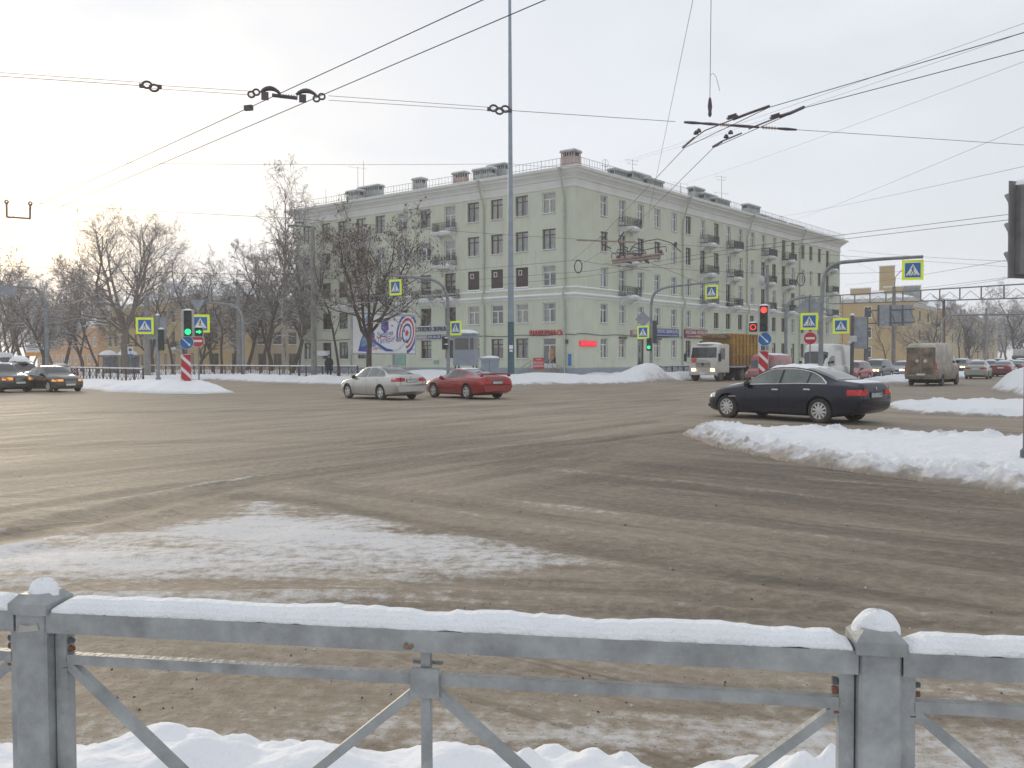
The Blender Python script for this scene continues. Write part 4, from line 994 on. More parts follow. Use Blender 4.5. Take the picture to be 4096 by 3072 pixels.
def car(S, name, loc, hd, pm, label, cat, group=None, lights=True, plate=None, snow=0.0, tail=None, headm=None, glass=None, rim=None, spokes=5, trim=None, wiper=False):
    """hd: heading in degrees to the right of straight ahead. Local +X is forward."""
    root = thing(name, loc, R(90 - hd), label, cat, group)
    me, sec = body_mesh(S, pm); link('body', me, root)
    L = S['L']; gl = glass or CGLASS
    def side_y(x, z):
        h = sec(x)[6:12]; return float(np.interp(z, [p[1] for p in h], [p[0] for p in h]))
    def any_y(x, z):
        h = sec(x)[1:12]; return float(np.interp(z, [p[1] for p in h], [p[0] for p in h]))
    def top_z(x, y):
        h = sec(x)[::-1][:8]; return float(np.interp(abs(y), [p[0] for p in h], [p[1] for p in h]))
    def strip(x0, x1, lo, hi, s_, off=.007, n=10, m=3):
        b = MB(); g = []
        for i in range(n + 1):
            x = x0 + (x1 - x0) * i / n; a, e = lo(x), max(hi(x), lo(x) + .004)
            g.append([(x, s_ * (side_y(x, a + (e - a) * j / m) + off), a + (e - a) * j / m) for j in range(m + 1)])
        for i in range(n):
            for j in range(m): b.quad(g[i][j], g[i + 1][j], g[i + 1][j + 1], g[i][j + 1])
        return b
    belt, dlo = curve(S['belt']), curve(S['dlo'])
    for s_ in (-1, 1):
        for (x0, x1) in S['win']: strip(x0, x1, lambda x: belt(x) + .025, dlo, s_).build('side_window', gl, root, smooth=180)
        if trim:
            a, e = S['win'][-1][0], S['win'][0][1]; n = 26; up = []; lo = []
            for i in range(n + 1):
                x = a + (e - a) * i / n; z = max(dlo(x), belt(x) + .03); up.append((x, s_ * (side_y(x, z) + .012), z)); lo.append((x, s_ * (side_y(x, belt(x) + .02) + .012), belt(x) + .02))
            MB().tube(up + lo[::-1] + [up[0]], .016, 5).build('window_trim', trim, root)
    def shield(x0, x1, k0, k1, nm, n=8, m=8):
        b = MB(); g = []
        for i in range(n + 1):
            x = x0 + (x1 - x0) * i / n; kk = k0 + (k1 - k0) * i / n; wr = sec(x)[10][0] * kk
            g.append([(x, wr * (2 * j / m - 1), top_z(x, wr * (2 * j / m - 1)) + .008) for j in range(m + 1)])
        for i in range(n):
            for j in range(m): b.quad(g[i][j], g[i + 1][j], g[i + 1][j + 1], g[i][j + 1])
        return b.build(nm, CGLASS if nm == 'rear_window' else gl, root, smooth=180)
    shield(*S['ws'], 'windscreen')
    if 'rwin' in S: shield(*S['rwin'], 'rear_window')
    if 'rbox' in S:
        y, z0, z1 = S['rbox']; MB().box2((-L / 2 - .012, -y, z0), (-L / 2 + .01, y, z1)).build('rear_window', gl, root)
    key = (S['r'], S.get('tw', .22), spokes, (rim or RIM).name)
    if key not in WPRO: WPRO[key] = wheel_proto(S['r'], S.get('tw', .22), spokes, rim or RIM)
    tm, km = WPRO[key]; w = max(p[1] for p in S['hw'])
    for ax in S['axles']:
        for s_ in (-1, 1):
            wo = link('wheel', tm, root, loc=(ax, s_ * (w - .115), S['r']), rz=0 if s_ > 0 else math.pi); link('rim', km, wo)
    # lamps that wrap round the corners
    def wrap(x0, x1, z0, z1, s_, y_in, end, nm, m, off=.01, cap=.012):
        b = MB(); n = 12; g = []
        for i in range(n + 1):
            x = x0 + (x1 - x0) * (1 - (1 - i / n) ** 2); g.append([(x, s_ * (any_y(x, z) + off + .016 * (i / n) ** 2), z) for z in (z0, (z0 + z1) / 2, z1)])
        for i in range(n):
            for j in range(2): b.quad(g[i][j], g[i + 1][j], g[i + 1][j + 1], g[i][j + 1])
        xe = end + (cap if end > 0 else -cap)
        lo, hi = g[-1][0], g[-1][2]
        b.quad((xe, lo[1], z0), (xe, s_ * y_in, z0 + (z1 - z0) * .08), (xe, s_ * y_in, z1 - (z1 - z0) * .08), (xe, hi[1], z1)); b.quad(lo, (xe, lo[1], z0), (xe, hi[1], z1), hi)
        return b.build(nm, m, root)
    x, z0, z1, yi = S['tl']
    for s_ in (-1, 1): wrap(-L / 2 + x, -L / 2 + .004, z0, z1, s_, yi, -L / 2, 'tail_light', tail or TAIL)
    if 'rb' in S:
        for s_ in (-1, 1): wrap(-L / 2 + .42, -L / 2 + .004, *S['rb'], s_, 0, -L / 2, 'rear_bumper', pm, .02, .035)
    x, z0, z1, yi = S['hl']
    for s_ in (-1, 1): wrap(L / 2 - x, L / 2 - .004, z0, z1, s_, yi, L / 2, 'headlight', headm or HEAD)
    if 'fog' in S:
        for s_ in (-1, 1): MB().box2((L / 2 - .02, s_ * .5, .30), (L / 2 + .012, s_ * .66, .38)).build('fog_light', BLACKP, root)
    y, z0, z1 = S['grille']; g = MB().box2((L / 2 - .02, -y, z0), (L / 2 + .014, y, z1)); go = g.build('grille', BLACKP, root)
    b = MB()
    for k in range(3): zz = z0 + (z1 - z0) * (k + .5) / 3; b.box2((L / 2 + .015, -y * .95, zz - .008), (L / 2 + .022, y * .95, zz + .008))
    b.build('grille_bar', CHROME, go)
    if 'lowgrille' in S: y, z0, z1 = S['lowgrille']; MB().box2((L / 2 - .03, -y, z0), (L / 2 + .012, y, z1)).build('air_intake', BLACKP, root)
    # mirrors, handles, seams
    mx_, mz = S['mir']
    for s_ in (-1, 1):
        y = side_y(mx_, mz); b = MB().blob((mx_, s_ * (y + .15), mz - .02), (.09, .11, .085), 3, .06, 10, 8, False); b.tube([(mx_ + .02, s_ * (y - .02), mz - .06), (mx_, s_ * (y + .12), mz - .04)], .025, 6)
        b.build('mirror', S.get('mirm') or BLACKP, root, smooth=60)
    for hx in S.get('handles', ()):
        for s_ in (-1, 1):
            z = belt(hx) - .13; y = any_y(hx, z); MB().bbox((hx - .1, s_ * y - .02, z - .016), (hx + .1, s_ * y + .022, z + .018), .01).build('door_handle', S.get('hm') or trim or pm, root)
    b = MB()
    for sx, zt in S.get('seams', ()):
        for s_ in (-1, 1):
            pts = [(sx + S.get('lean', 0) * t, s_ * (any_y(sx + S.get('lean', 0) * t, z) + .0015), z) for t, z in [(k / 8, .26 + (belt(sx) + .02 - .26) * k / 8) for k in range(9)]]
            for p, q in zip(pts[:-1], pts[1:]): b.quad((p[0] - .006, p[1], p[2]), (p[0] + .006, p[1], p[2]), (q[0] + .006, q[1], q[2]), (q[0] - .006, q[1], q[2]))
    if b.v: b.build('door_seam', UNDER, root)
    if 'boot' in S:                                      # shut line and plate recess of the boot lid
        y, z0, z1 = S['boot']; b = MB(); e = -L / 2 - .003
        for (p, q) in (((-y, z0), (y, z0)), ((-y, z0), (-y, z1)), ((y, z0), (y, z1))):
            d = .005; b.box2((e, min(p[0], q[0]) - d, min(p[1], q[1]) - d), (e + .01, max(p[0], q[0]) + d, max(p[1], q[1]) + d))
        b.build('boot_seam', UNDER, root)
    py = S.get('plate', (.75, -.26)); z = py[0]
    for end in (-1, 1):
        zz = z if end < 0 else S.get('fplate', .42)
        p = MB().use(INK); x = end * (L / 2 + .018); p.box2((x - .006, -.275, zz - .072), (x + .006, .275, zz + .072)); p.use(PLATE); p.box2((x + end * .006 - .003, -.255, zz - .055), (x + end * .006 + .003, .255, zz + .055))
        po = p.build('number_plate', None, root)
        if plate and end < 0: lettering(plate, .13, INK, po, Matrix.Translation((x + end * .011, 0, zz)) @ Matrix.Rotation(-math.pi / 2, 4, 'Z'), .46, depth=.002)
    MB().box2((-L / 2 + .8, -w * .72, .17), (L / 2 - .5, w * .72, .4)).build('underbody', UNDER, root)
    if snow:
        b = MB(); x0, x1 = S['roof']; n, m = 12, 8; g = []
        for i in range(n + 1):
            x = x0 + (x1 - x0) * i / n; wr = sec(x)[10][0] * .98; row = []
            for j in range(m + 1):
                t = 2 * j / m - 1; k = max(0, 1 - abs(t) ** 4) * min(1, i / 1.5, (n - i) / 1.5)
                row.append((x, wr * t, top_z(x, wr * t) + .004 + snow * k * (.75 + .35 * math.sin(i * 1.3 + j))))
            g.append(row)
        for i in range(n):
            for j in range(m): b.quad(g[i][j], g[i + 1][j], g[i + 1][j + 1], g[i][j + 1])
        b.build('roof_snow', SNOWC, root, smooth=180)
    return root, dict(side_y=side_y, any_y=any_y, top_z=top_z, sec=sec, belt=belt)

SEDAN0 = dict(key='sedan0', L=4.9, r=.335, tw=.245, axles=(1.60, -1.37),
    top=[(-2.45, .78), (-2.43, .95), (-2.36, 1.035), (-2.05, 1.075), (-1.78, 1.11), (-1.25, 1.30), (-.8, 1.415), (-.25, 1.462), (.15, 1.45), (.42, 1.40), (.75, 1.235), (1.08, 1.03), (1.25, .985), (1.75, .905), (2.15, .81), (2.36, .70), (2.43, .62), (2.45, .56)],
    belt=[(-2.45, .72), (-2.36, .92), (-1.8, .985), (-1.0, .985), (0, .96), (.9, .925), (1.3, .885), (1.9, .80), (2.3, .66), (2.45, .50)],
    hw=[(-2.45, .76), (-2.42, .82), (-2.3, .875), (-2.05, .91), (-1.4, .93), (0, .93), (1.6, .925), (1.95, .895), (2.25, .815), (2.38, .72), (2.45, .60)],
    rw=[(-2.45, .60), (-1.8, .68), (-1.25, .635), (-.5, .60), (.3, .61), (.75, .665), (1.08, .74), (1.8, .66), (2.45, .46)],
    bot=[(-2.45, .46), (-2.38, .36), (-2.1, .25), (-1.7, .19), (0, .18), (1.9, .18), (2.3, .22), (2.45, .33)],
    dlo=[(1.06, .95), (.95, 1.01), (.7, 1.16), (.4, 1.30), (.1, 1.365), (-.45, 1.375), (-.95, 1.31), (-1.25, 1.20), (-1.45, 1.08), (-1.56, 1.01)],
    win=[(-.10, .98), (-.95, -.17), (-1.52, -1.0)], ws=(.46, 1.10, .93, .96), rwin=(-1.74, -.80, .97, .93), roof=(-.85, .45),
    tl=(.30, .76, .905, .42), hl=(.42, .60, .72, .40), grille=(.32, .44, .64), lowgrille=(.55, .24, .36), fog=1, mir=(.88, .99), handles=(-.02, -1.0), seams=((1.0, 0), (-.13, 0), (-1.0, 0)), lean=-.05,
    boot=(.62, .64, .98), plate=(.76, 0), edge=.085)
def scaled(S, key, sx=1, sy=1, sz=1, **kw):
    T = dict(S); T['key'] = key; T['L'] = S['L'] * sx
    for k in ('top', 'belt', 'bot', 'dlo'): T[k] = [(x * sx, z * sz) for x, z in S[k]]
    for k in ('hw', 'rw'): T[k] = [(x * sx, w * sy) for x, w in S[k]]
    T['win'] = [(a * sx, b * sx) for a, b in S['win']]; T['ws'] = (S['ws'][0] * sx, S['ws'][1] * sx, *S['ws'][2:])
    if 'rwin' in S: T['rwin'] = (S['rwin'][0] * sx, S['rwin'][1] * sx, *S['rwin'][2:])
    T['roof'] = tuple(x * sx for x in S['roof']); T['axles'] = tuple(x * sx for x in S['axles']); T['mir'] = (S['mir'][0] * sx, S['mir'][1] * sz)
    T['handles'] = tuple(x * sx for x in S['handles']); T['seams'] = tuple((a * sx, b) for a, b in S['seams'])
    T.update(kw); return T
SEDAN = scaled(SEDAN0, 'sedan', 1, 1, 1.035)
FAMILY = scaled(SEDAN0, 'family', .948, .956, 1.005, r=.32, tw=.21, axles=(1.46, -1.20), tl=(.30, .80, .965, .36), rb=(.36, .62), boot=(.58, .66, 1.0), plate=(.84, 0), hm=None,
    top=[(-2.32, .80), (-2.30, .98), (-2.25, 1.075), (-1.95, 1.11), (-1.62, 1.125), (-1.1, 1.33), (-.72, 1.43), (-.2, 1.472), (.15, 1.46), (.42, 1.41), (.75, 1.24), (1.05, 1.04), (1.2, .995), (1.65, .93), (2.05, .83), (2.24, .72), (2.30, .62), (2.32, .56)])
CHEAP = scaled(FAMILY, 'cheap', .95, .97, 1.04, r=.31)
COUPE = dict(key='coupe', L=4.62, r=.325, tw=.24, axles=(1.33, -1.24),
    top=[(-2.31, .74), (-2.29, .90), (-2.22, .985), (-1.9, 1.02), (-1.55, 1.05), (-1.0, 1.20), (-.55, 1.31), (-.15, 1.345), (.1, 1.335), (.32, 1.28), (.6, 1.12), (.88, .975), (1.05, .945), (1.6, .88), (2.05, .76), (2.22, .66), (2.29, .56), (2.31, .50)],
    belt=[(-2.31, .68), (-2.22, .89), (-1.5, .945), (-.8, .93), (0, .90), (.8, .885), (1.2, .86), (1.8, .76), (2.2, .60), (2.31, .45)],
    hw=[(-2.31, .76), (-2.27, .82), (-2.15, .87), (-1.8, .905), (-1.2, .92), (0, .90), (1.3, .905), (1.7, .88), (2.05, .80), (2.22, .70), (2.31, .56)],
    rw=[(-2.31, .58), (-1.55, .67), (-1.0, .62), (-.4, .58), (.2, .59), (.6, .64), (.88, .72), (1.6, .62), (2.31, .44)],
    bot=[(-2.31, .46), (-2.2, .32), (-1.8, .22), (0, .18), (1.6, .18), (2.1, .22), (2.31, .32)],
    dlo=[(.88, .91), (.75, .99), (.5, 1.13), (.25, 1.23), (-.2, 1.265), (-.6, 1.235), (-.95, 1.13), (-1.1, 1.05)],
    win=[(-.42, .80), (-1.05, -.52)], ws=(.34, .90, .93, .96), rwin=(-1.52, -.56, .97, .93), roof=(-.55, .28),
    tl=(.20, .66, .88, .42), hl=(.40, .56, .66, .42), grille=(.28, .46, .60), lowgrille=(.5, .24, .34), mir=(.68, .95), handles=(-.28,), seams=((.86, 0), (-.46, 0)), lean=-.04, boot=(.62, .64, .93), plate=(.735, 0), edge=.08, rb=(.34, .62))
WAGON = dict(key='wagon', L=4.5, r=.33, tw=.22, axles=(1.37, -1.22),
    top=[(-2.25, .75), (-2.24, .98), (-2.18, 1.15), (-2.0, 1.45), (-1.88, 1.58), (-1.5, 1.635), (-.6, 1.665), (.1, 1.64), (.4, 1.58), (.72, 1.36), (1.0, 1.14), (1.15, 1.08), (1.65, 1.0), (2.0, .92), (2.16, .82), (2.23, .68), (2.25, .60)],
    belt=[(-2.25, .70), (-2.15, .98), (-1.0, 1.03), (0, 1.01), (.9, .98), (1.3, .95), (1.9, .86), (2.15, .74), (2.25, .55)],
    hw=[(-2.25, .78), (-2.2, .84), (-2.0, .88), (-1.2, .89), (0, .88), (1.3, .885), (1.8, .86), (2.08, .78), (2.2, .70), (2.25, .62)],
    rw=[(-2.25, .66), (-2.0, .62), (-1.5, .61), (-.4, .61), (.3, .61), (.7, .66), (1.0, .72), (1.7, .64), (2.25, .48)],
    bot=[(-2.25, .48), (-2.1, .36), (-1.7, .26), (0, .25), (1.7, .25), (2.1, .28), (2.25, .38)],
    dlo=[(1.0, 1.02), (.85, 1.10), (.6, 1.30), (.35, 1.46), (0, 1.54), (-.8, 1.555), (-1.5, 1.52), (-1.9, 1.42)],
    win=[(-.10, .92), (-.98, -.17), (-1.85, -1.05)], ws=(.42, 1.02, .93, .96), rwin=(-2.14, -1.92, .96, .94), roof=(-1.8, .35),
    tl=(.14, .82, 1.12, .56), hl=(.34, .68, .84, .42), grille=(.34, .62, .80), lowgrille=(.55, .36, .48), fog=1, mir=(.82, 1.06), handles=(0., -.98), seams=((.98, 0), (-.13, 0), (-1.0, 0)), boot=(.6, .6, 1.0), plate=(.80, 0), fplate=.54, edge=.09)
HATCH = scaled(WAGON, 'hatch', .90, .96, .92, r=.30)
VAN = dict(key='van', L=5.9, r=.345, tw=.22, gap=.06, axles=(1.95, -1.70),
    top=[(-2.95, .9), (-2.945, 1.7), (-2.92, 2.35), (-2.86, 2.58), (-2.6, 2.66), (0, 2.70), (1.1, 2.68), (1.4, 2.56), (1.75, 2.16), (2.2, 1.52), (2.35, 1.36), (2.6, 1.24), (2.82, 1.10), (2.92, .92), (2.95, .75)],
    belt=[(-2.95, .85), (-2.9, 1.2), (0, 1.28), (1.5, 1.24), (2.2, 1.20), (2.6, 1.08), (2.85, .90), (2.95, .65)],
    hw=[(-2.95, .93), (-2.9, .975), (-2.5, .99), (1.5, .985), (2.2, .96), (2.6, .90), (2.85, .80), (2.95, .68)],
    rw=[(-2.95, .82), (-2.5, .85), (0, .86), (1.1, .84), (1.6, .80), (2.2, .80), (2.6, .72), (2.95, .55)],
    bot=[(-2.95, .5), (-2.7, .42), (0, .36), (2.0, .36), (2.7, .34), (2.95, .42)],
    dlo=[(2.2, 1.36), (1.9, 1.62), (1.6, 1.84), (1.2, 1.90), (.8, 1.90)], win=[(.85, 2.10)], ws=(1.74, 2.30, .93, .97), roof=(-2.7, 1.0),
    tl=(.10, 1.0, 1.45, .86), hl=(.42, .82, 1.06, .52), grille=(.42, .62, .84), lowgrille=(.6, .42, .54), mir=(1.78, 1.52), handles=(.72,), seams=((2.1, 0), (.72, 0), (-.55, 0)), plate=(.72, 0), fplate=.48, edge=.16)
REDVAN = scaled(VAN, 'redvan', .82, .94, .76, r=.32, axles=(1.50, -1.32), win=[(.72, 1.76)], fplate=.40, tl=(.10, .75, 1.05, .78), hl=(.30, .66, .84, .50), grille=(.45, .62, .78), lowgrille=(.6, .34, .44), plate=(.6, 0))

NAVY = paint('navy', (.005, .007, .020), dirt=.10, coat=.35, rough=.32, metal=0, spec=.35)
root, H = car(SEDAN, 'sedan', foot(3174, 24.3), -38.5, NAVY, 'dark blue sedan with snow on its roof and bright alloy wheels', 'car', plate='В 521 СА 98', snow=.055, tail=TAILON, glass=CGLASSL, spokes=10, trim=CHROME)
b = MB(); g = []                                       # snow blown over the bonnet and the boot lid
def patch_snow(H, x0, x1, y0, y1, th, n=10, m=6, seed=1):
    q = random.Random(seed); g = []; b = MB()
    for i in range(n + 1):
        x = x0 + (x1 - x0) * i / n; row = []
        for j in range(m + 1):
            y = y0 + (y1 - y0) * j / m; k = min(1, i, n - i) * min(1, j, m - j)
            row.append((x, y, H['top_z'](x, y) - .012 + (.016 + th * q.uniform(.5, 1)) * k))
        g.append(row)
    for i in range(n):
        for j in range(m): b.quad(g[i][j], g[i + 1][j], g[i + 1][j + 1], g[i][j + 1])
    return b
patch_snow(H, 1.12, 2.1, -.62, .62, .03, seed=3).build('bonnet_snow', SNOWC, root, smooth=180)
patch_snow(H, -2.34, -1.85, -.7, .7, .018, seed=4).build('boot_snow', SNOWC, root, smooth=180)
MB().box2((1.28, H['any_y'](1.3, .66) - .01, .63), (1.52, H['any_y'](1.3, .66) + .008, .655)).build('side_vent', CHROME, root)
MB().lathe([(.035, -.006), (.035, .006)], 12, 'X', (-2.452, 0, .93)).build('badge', CHROME, root)

SILV = paint('silver', (.50, .50, .48), dirt=.25, metal=.55, coat=.6, rough=.30)
root, H = car(FAMILY, 'sedan', foot(1525, 38.4), -42, SILV, 'silver sedan behind the red coupe seen from its rear corner', 'car', plate='Р 999 ЕК 178', snow=0, glass=CGLASSL, spokes=5)
MB().lathe([(.05, -.006), (.05, .006)], 14, 'X', (-2.325, 0, .985)).build('badge', CHROME, root)
MB().tube([(-.62, 0, 1.43), (-.70, 0, 1.50)], .015, 5).build('roof_aerial', BLACKP, root)
REDP = paint('red', (.30, .020, .020), dirt=.25, coat=.6)
COUPE['mirm'] = REDP
root, H = car(COUPE, 'coupe', foot(1864, 39.0), -39, REDP, 'red two-door coupe with a rear spoiler on the boot', 'car', plate='Т 777 РО 98', snow=.012, spokes=5)
sp = MB(); sp.tube([(-2.18, -.80, 1.02), (-2.16, -.74, 1.09), (-2.14, 0, 1.115), (-2.16, .74, 1.09), (-2.18, .80, 1.02)], .035, 6)
for y in (-.74, .74): sp.box2((-2.24, y - .03, .98), (-2.08, y + .03, 1.09))
sp.build('spoiler', REDP, root, smooth=60)

# traffic waiting and passing on the right, and coming from the left
def cr(S, name, x, Y, hd, c, label, **kw):
    pn = kw.pop('pn', '%d_%d' % (x, int(Y)))
    return car(S, name, foot(x, Y), hd, paint(pn, c, dirt=kw.pop('dirt', .6)), label, kw.pop('cat', 'car'), kw.pop('group', None), **kw)
TO, AWAY = 180 + 41, 41
root, H = cr(VAN, 'van', 3300, 56.5, TO - 4, (.62, .61, .58), 'white high-roofed van facing the junction beside the no entry sign', cat='van', snow=.0, rim=RIMD, spokes=6, dirt=.4)
root, H = cr(REDVAN, 'van', 3075, 62.0, TO - 2, (.30, .022, .026), 'red van with white writing behind the right-hand chevron post', cat='van', snow=.07, rim=RIMD, spokes=6, dirt=.4)
for i, (t, w_, z) in enumerate((('СВЕЖАЯ МЯСНАЯ', .85, 1.62), ('И МОЛОЧНАЯ', .75, 1.48), ('ПРОДУКЦИЯ', .6, 1.34), ('доставка', .8, 1.12))):
    y = H['any_y'](-.6, z) + .012; lettering(t, .15, WHITE, root, Matrix.Translation((-.45, y, z)) @ Matrix.Rotation(math.pi, 4, 'Z'), w_, depth=.003)
DVAN = mat('paint_dirty_van', (.48, .44, .38), rough=.7, var=.2, vscale=1.5, dirt=1.0, dirt_h=(.5, 2.1), dirt_c=(.20, .16, .118))
root, H = car(VAN, 'van', foot(3735, 55.5), AWAY - 1, DVAN, 'mud-caked pale van driving away with its rear doors to us', 'van', rim=RIMD, spokes=6, tail=TAILON)
GRIME = mat('rear_door_grime', (.23, .185, .135), rough=.9, var=.35, vscale=2.2)
for s_ in (-1, 1): MB().box2((-2.962, s_ * .02 if s_ > 0 else -.83, .72), (-2.95, .83 if s_ > 0 else -.02, 2.38)).build('rear_door', GRIME, root)
for y, z, r_ in ((-.45, 1.55, .11), (.02, 1.56, .10)): MB().lathe([(.001, -.001), (r_, .0)], 10, 'X', (-2.968, y + .2, z)).build('wiped_patch', mat('wiped_paint', (.6, .58, .54), rough=.6), root)
MB().box2((-3.02, -.9, .42), (-2.94, .9, .60)).build('rear_bumper', GRIME, root)
Q = 'cars queuing on the right-hand avenue'
root, H = cr(WAGON, 'estate_car', 3505, 73, TO, (.030, .042, .036), 'dark green estate car with lit headlights left of the muddy van', headm=HEADON, snow=.03, group=Q)
cr(HATCH, 'hatchback', 3415, 66, TO, (.33, .03, .04), 'red hatchback half hidden behind the grey sign pole', headm=HEAD, snow=.05, group=Q)
cr(FAMILY, 'sedan', 3612, 82, TO, (.36, .38, .42), 'silver-blue sedan with one lit headlight between the estate car and muddy van', headm=HEADON, snow=.05, group=Q)
cr(WAGON, 'estate_car', 3845, 98, TO, (.03, .03, .034), 'black car with lit headlights right behind the muddy van', headm=HEADON, snow=.05, group=Q)
cr(CHEAP, 'sedan', 3915, 72, AWAY - 6, (.33, .36, .31), 'pale green sedan driving away right of the muddy van', tail=TAIL, snow=.03, rim=RIMD, group=Q)
cr(FAMILY, 'sedan', 4018, 80, AWAY - 4, (.17, .022, .03), 'dark red sedan driving away at the right-hand edge', tail=TAIL, snow=.04, group=Q)
cr(FAMILY, 'sedan', 3962, 104, TO, (.05, .055, .07), 'dark blue car with a roof box facing us behind the pale green sedan', headm=HEADON, snow=.10, group=Q)
cr(WAGON, 'estate_car', 4085, 112, TO, (.12, .12, .125), 'grey car with lit headlights right of the dark red sedan', headm=HEADON, snow=.05, group=Q)
cr(FAMILY, 'sedan', 3905, 124, TO, (.42, .43, .44), 'snow-topped silver car far down the right-hand avenue', headm=HEAD, snow=.08, group=Q)
cr(FAMILY, 'sedan', 4040, 132, TO, (.5, .5, .5), 'white car half hidden far back in the right-hand queue', headm=HEADON, snow=.08, group=Q)
cr(HATCH, 'hatchback', 3800, 120, TO, (.4, .4, .4), 'small snow-topped car over the roof line of the muddy van', headm=HEAD, snow=.1, group=Q)
cr(FAMILY, 'sedan', 3690, 104, TO, (.06, .06, .065), 'dark car peeking out left of the muddy van roof', headm=HEAD, snow=.08, group=Q)
cr(FAMILY, 'sedan', 3868, 140, TO, (.08, .08, .09), 'dark far car above the roof of the pale green sedan', headm=HEADON, snow=.08, group=Q)
cr(WAGON, 'estate_car', 3990, 152, TO, (.3, .31, .33), 'far grey car between two lit cars near the right edge', headm=HEAD, snow=.09, group=Q)
cr(FAMILY, 'sedan', 4075, 96, AWAY, (.04, .045, .05), 'black car leaving just right of the dark red sedan', tail=TAIL, snow=.06, group=Q)
cr(WAGON, 'estate_car', 3655, 118, TO, (.5, .5, .5), 'snow-topped pale car left of the muddy van roof further back', headm=HEAD, snow=.1, group=Q)
LQ = 'cars coming from the left-hand street'
cr(FAMILY, 'sedan', 205, 49.5, 128, (.030, .029, .028), 'black sedan with amber lamps coming from the left past the snow island', headm=AMBER, group=LQ, snow=.0)
root, H = cr(WAGON, 'estate_car', 85, 55.5, 130, (.45, .44, .42), 'white car with a snow-topped roof box and lit headlights at the left edge', headm=HEADON, group=LQ, snow=.04)
b = MB().blob((-.3, 0, 1.70), (.95, .5, .40), 5, .05, 14, 7); b.build('roof_box', SNOWC, root, smooth=180)
for x in (-1.0, .2): MB().tube([(x, -.6, 1.62), (x, -.55, 1.72), (x, .55, 1.72), (x, .6, 1.62)], .02, 5).build('roof_bar', BLACKP, root)
cr(WAGON, 'estate_car', -5, 49.0, 122, (.025, .026, .028), 'black off-road car cut off by the left edge with an amber lamp', headm=AMBER, group=LQ, snow=.03)
cr(FAMILY, 'sedan', 235, 84, -52, (.45, .45, .45), 'silver car driving away behind the black sedan on the left', group=LQ, snow=.06)
cr(VAN, 'van', 0, 92, 128, (.62, .62, .62), 'white van far off at the very left edge', cat='van', group=LQ, rim=RIMD)

# --- orange-bodied refuse truck
CABW = mat('truck_cab_white', (.58, .565, .51), rough=.45, var=.06, dirt=.5, dirt_h=(.4, 1.1), coat=.3)
SKIP = mat('skip_orange', (.40, .225, .05), rough=.7, var=.2, vscale=1.2, dirt=.6, dirt_h=(1.1, 2.4), dirt_c=(.13, .095, .06))
tr = thing('refuse_truck', foot(2890, 69), R(90 - TO - 0), 'white cab truck carrying a big rusty orange ribbed container', 'truck')
def cabsec(x0, x1, w, zs): pass
c = MB(); prof = [(.0, .95), (.06, .80), (.12, .62), (2.0, .62), (2.0, 2.86), (1.55, 2.90), (.50, 2.86), (.30, 2.72), (.10, 1.78), (.02, 1.55)]
XF = 3.2
pr = [(XF - x, z) for x, z in prof]; W_ = 1.22; rows = []
for y, k in ((-W_, .06), (-W_ + .09, 0), (W_ - .09, 0), (W_, .06)):
    cx = XF - 1.0; cz = 1.75
    rows.append([(x + (cx - x) * k, y, z + (cz - z) * k) for x, z in pr])
n = len(pr); vs = sum(rows, [])
fs = [(k * n + i, k * n + (i + 1) % n, (k + 1) * n + (i + 1) % n, (k + 1) * n + i) for k in range(3) for i in range(n)] + [tuple(range(n - 1, -1, -1)), tuple(3 * n + i for i in range(n))]
c.add(vs, fs); cab = c.build('cab', CABW, tr, smooth=40)
def fx(z): return XF - float(np.interp(z, [.95, 1.55, 1.78, 2.72], [0, .02, .10, .30]))
b = MB(); n = 6
g = [[(fx(z) + .012, y * (1.06 - .06 * (z - 1.85) / .8), z) for y in np.linspace(-1.03, 1.03, n)] for z in np.linspace(1.82, 2.62, 4)]
for i in range(3):
    for j in range(n - 1): b.quad(g[i][j], g[i][j + 1], g[i + 1][j + 1], g[i + 1][j])
b.build('windscreen', CGLASS, tr, smooth=180)
for s_ in (-1, 1):
    b = MB().poly([(XF - .25, s_ * (W_ + .006), 1.72), (XF - 1.25, s_ * (W_ + .006), 1.68), (XF - 1.25, s_ * (W_ + .006), 2.55), (XF - .52, s_ * (W_ + .006), 2.55)]); b.build('side_window', CGLASS, tr)
    MB().tube([(XF - .15, s_ * W_, 2.35), (XF + .1, s_ * (W_ + .28), 2.3), (XF + .1, s_ * (W_ + .28), 1.5), (XF - .1, s_ * W_, 1.45)], .02, 5).build('mirror_arm', BLACKP, tr)
    MB().bbox((XF + .04, s_ * (W_ + .26) - .12, 1.55), (XF + .14, s_ * (W_ + .26) + .12, 2.15), .03).build('mirror', BLACKP, tr)
    MB().box2((XF - .01, s_ * .82 - .16, .80), (XF + .03, s_ * .82 + .16, .98)).build('headlight', HEADON, tr)
    b = MB(); b.tube([(2.5 + .62 * math.cos(a), s_ * (W_ - .08), .52 + .62 * math.sin(a)) for a in np.linspace(-.2, 3.3, 9)], .07, 6); b.build('mudguard', CABW, tr)
g_ = MB().use(CABW)
gr = MB().box2((XF - .02, -.62, 1.08), (XF + .012, .62, 1.50)).build('grille', BLACKP, tr)
for k in range(4): MB().box2((XF + .013, -.62, 1.10 + .11 * k), (XF + .05, .62, 1.15 + .11 * k)).build('grille_bar', CABW, gr)
b = MB().lathe([(.001, .06), (.10, .05), (.10, 0)], 14, 'X', (XF, 0, 1.3)); b.build('badge', BLACKP, tr)
MB().bbox((XF - .12, -1.2, .48), (XF + .08, 1.2, .76), .05).build('bumper', CABW, tr)
MB().box2((XF + .081, -.27, .55), (XF + .09, .27, .68)).build('number_plate', PLATE, tr)
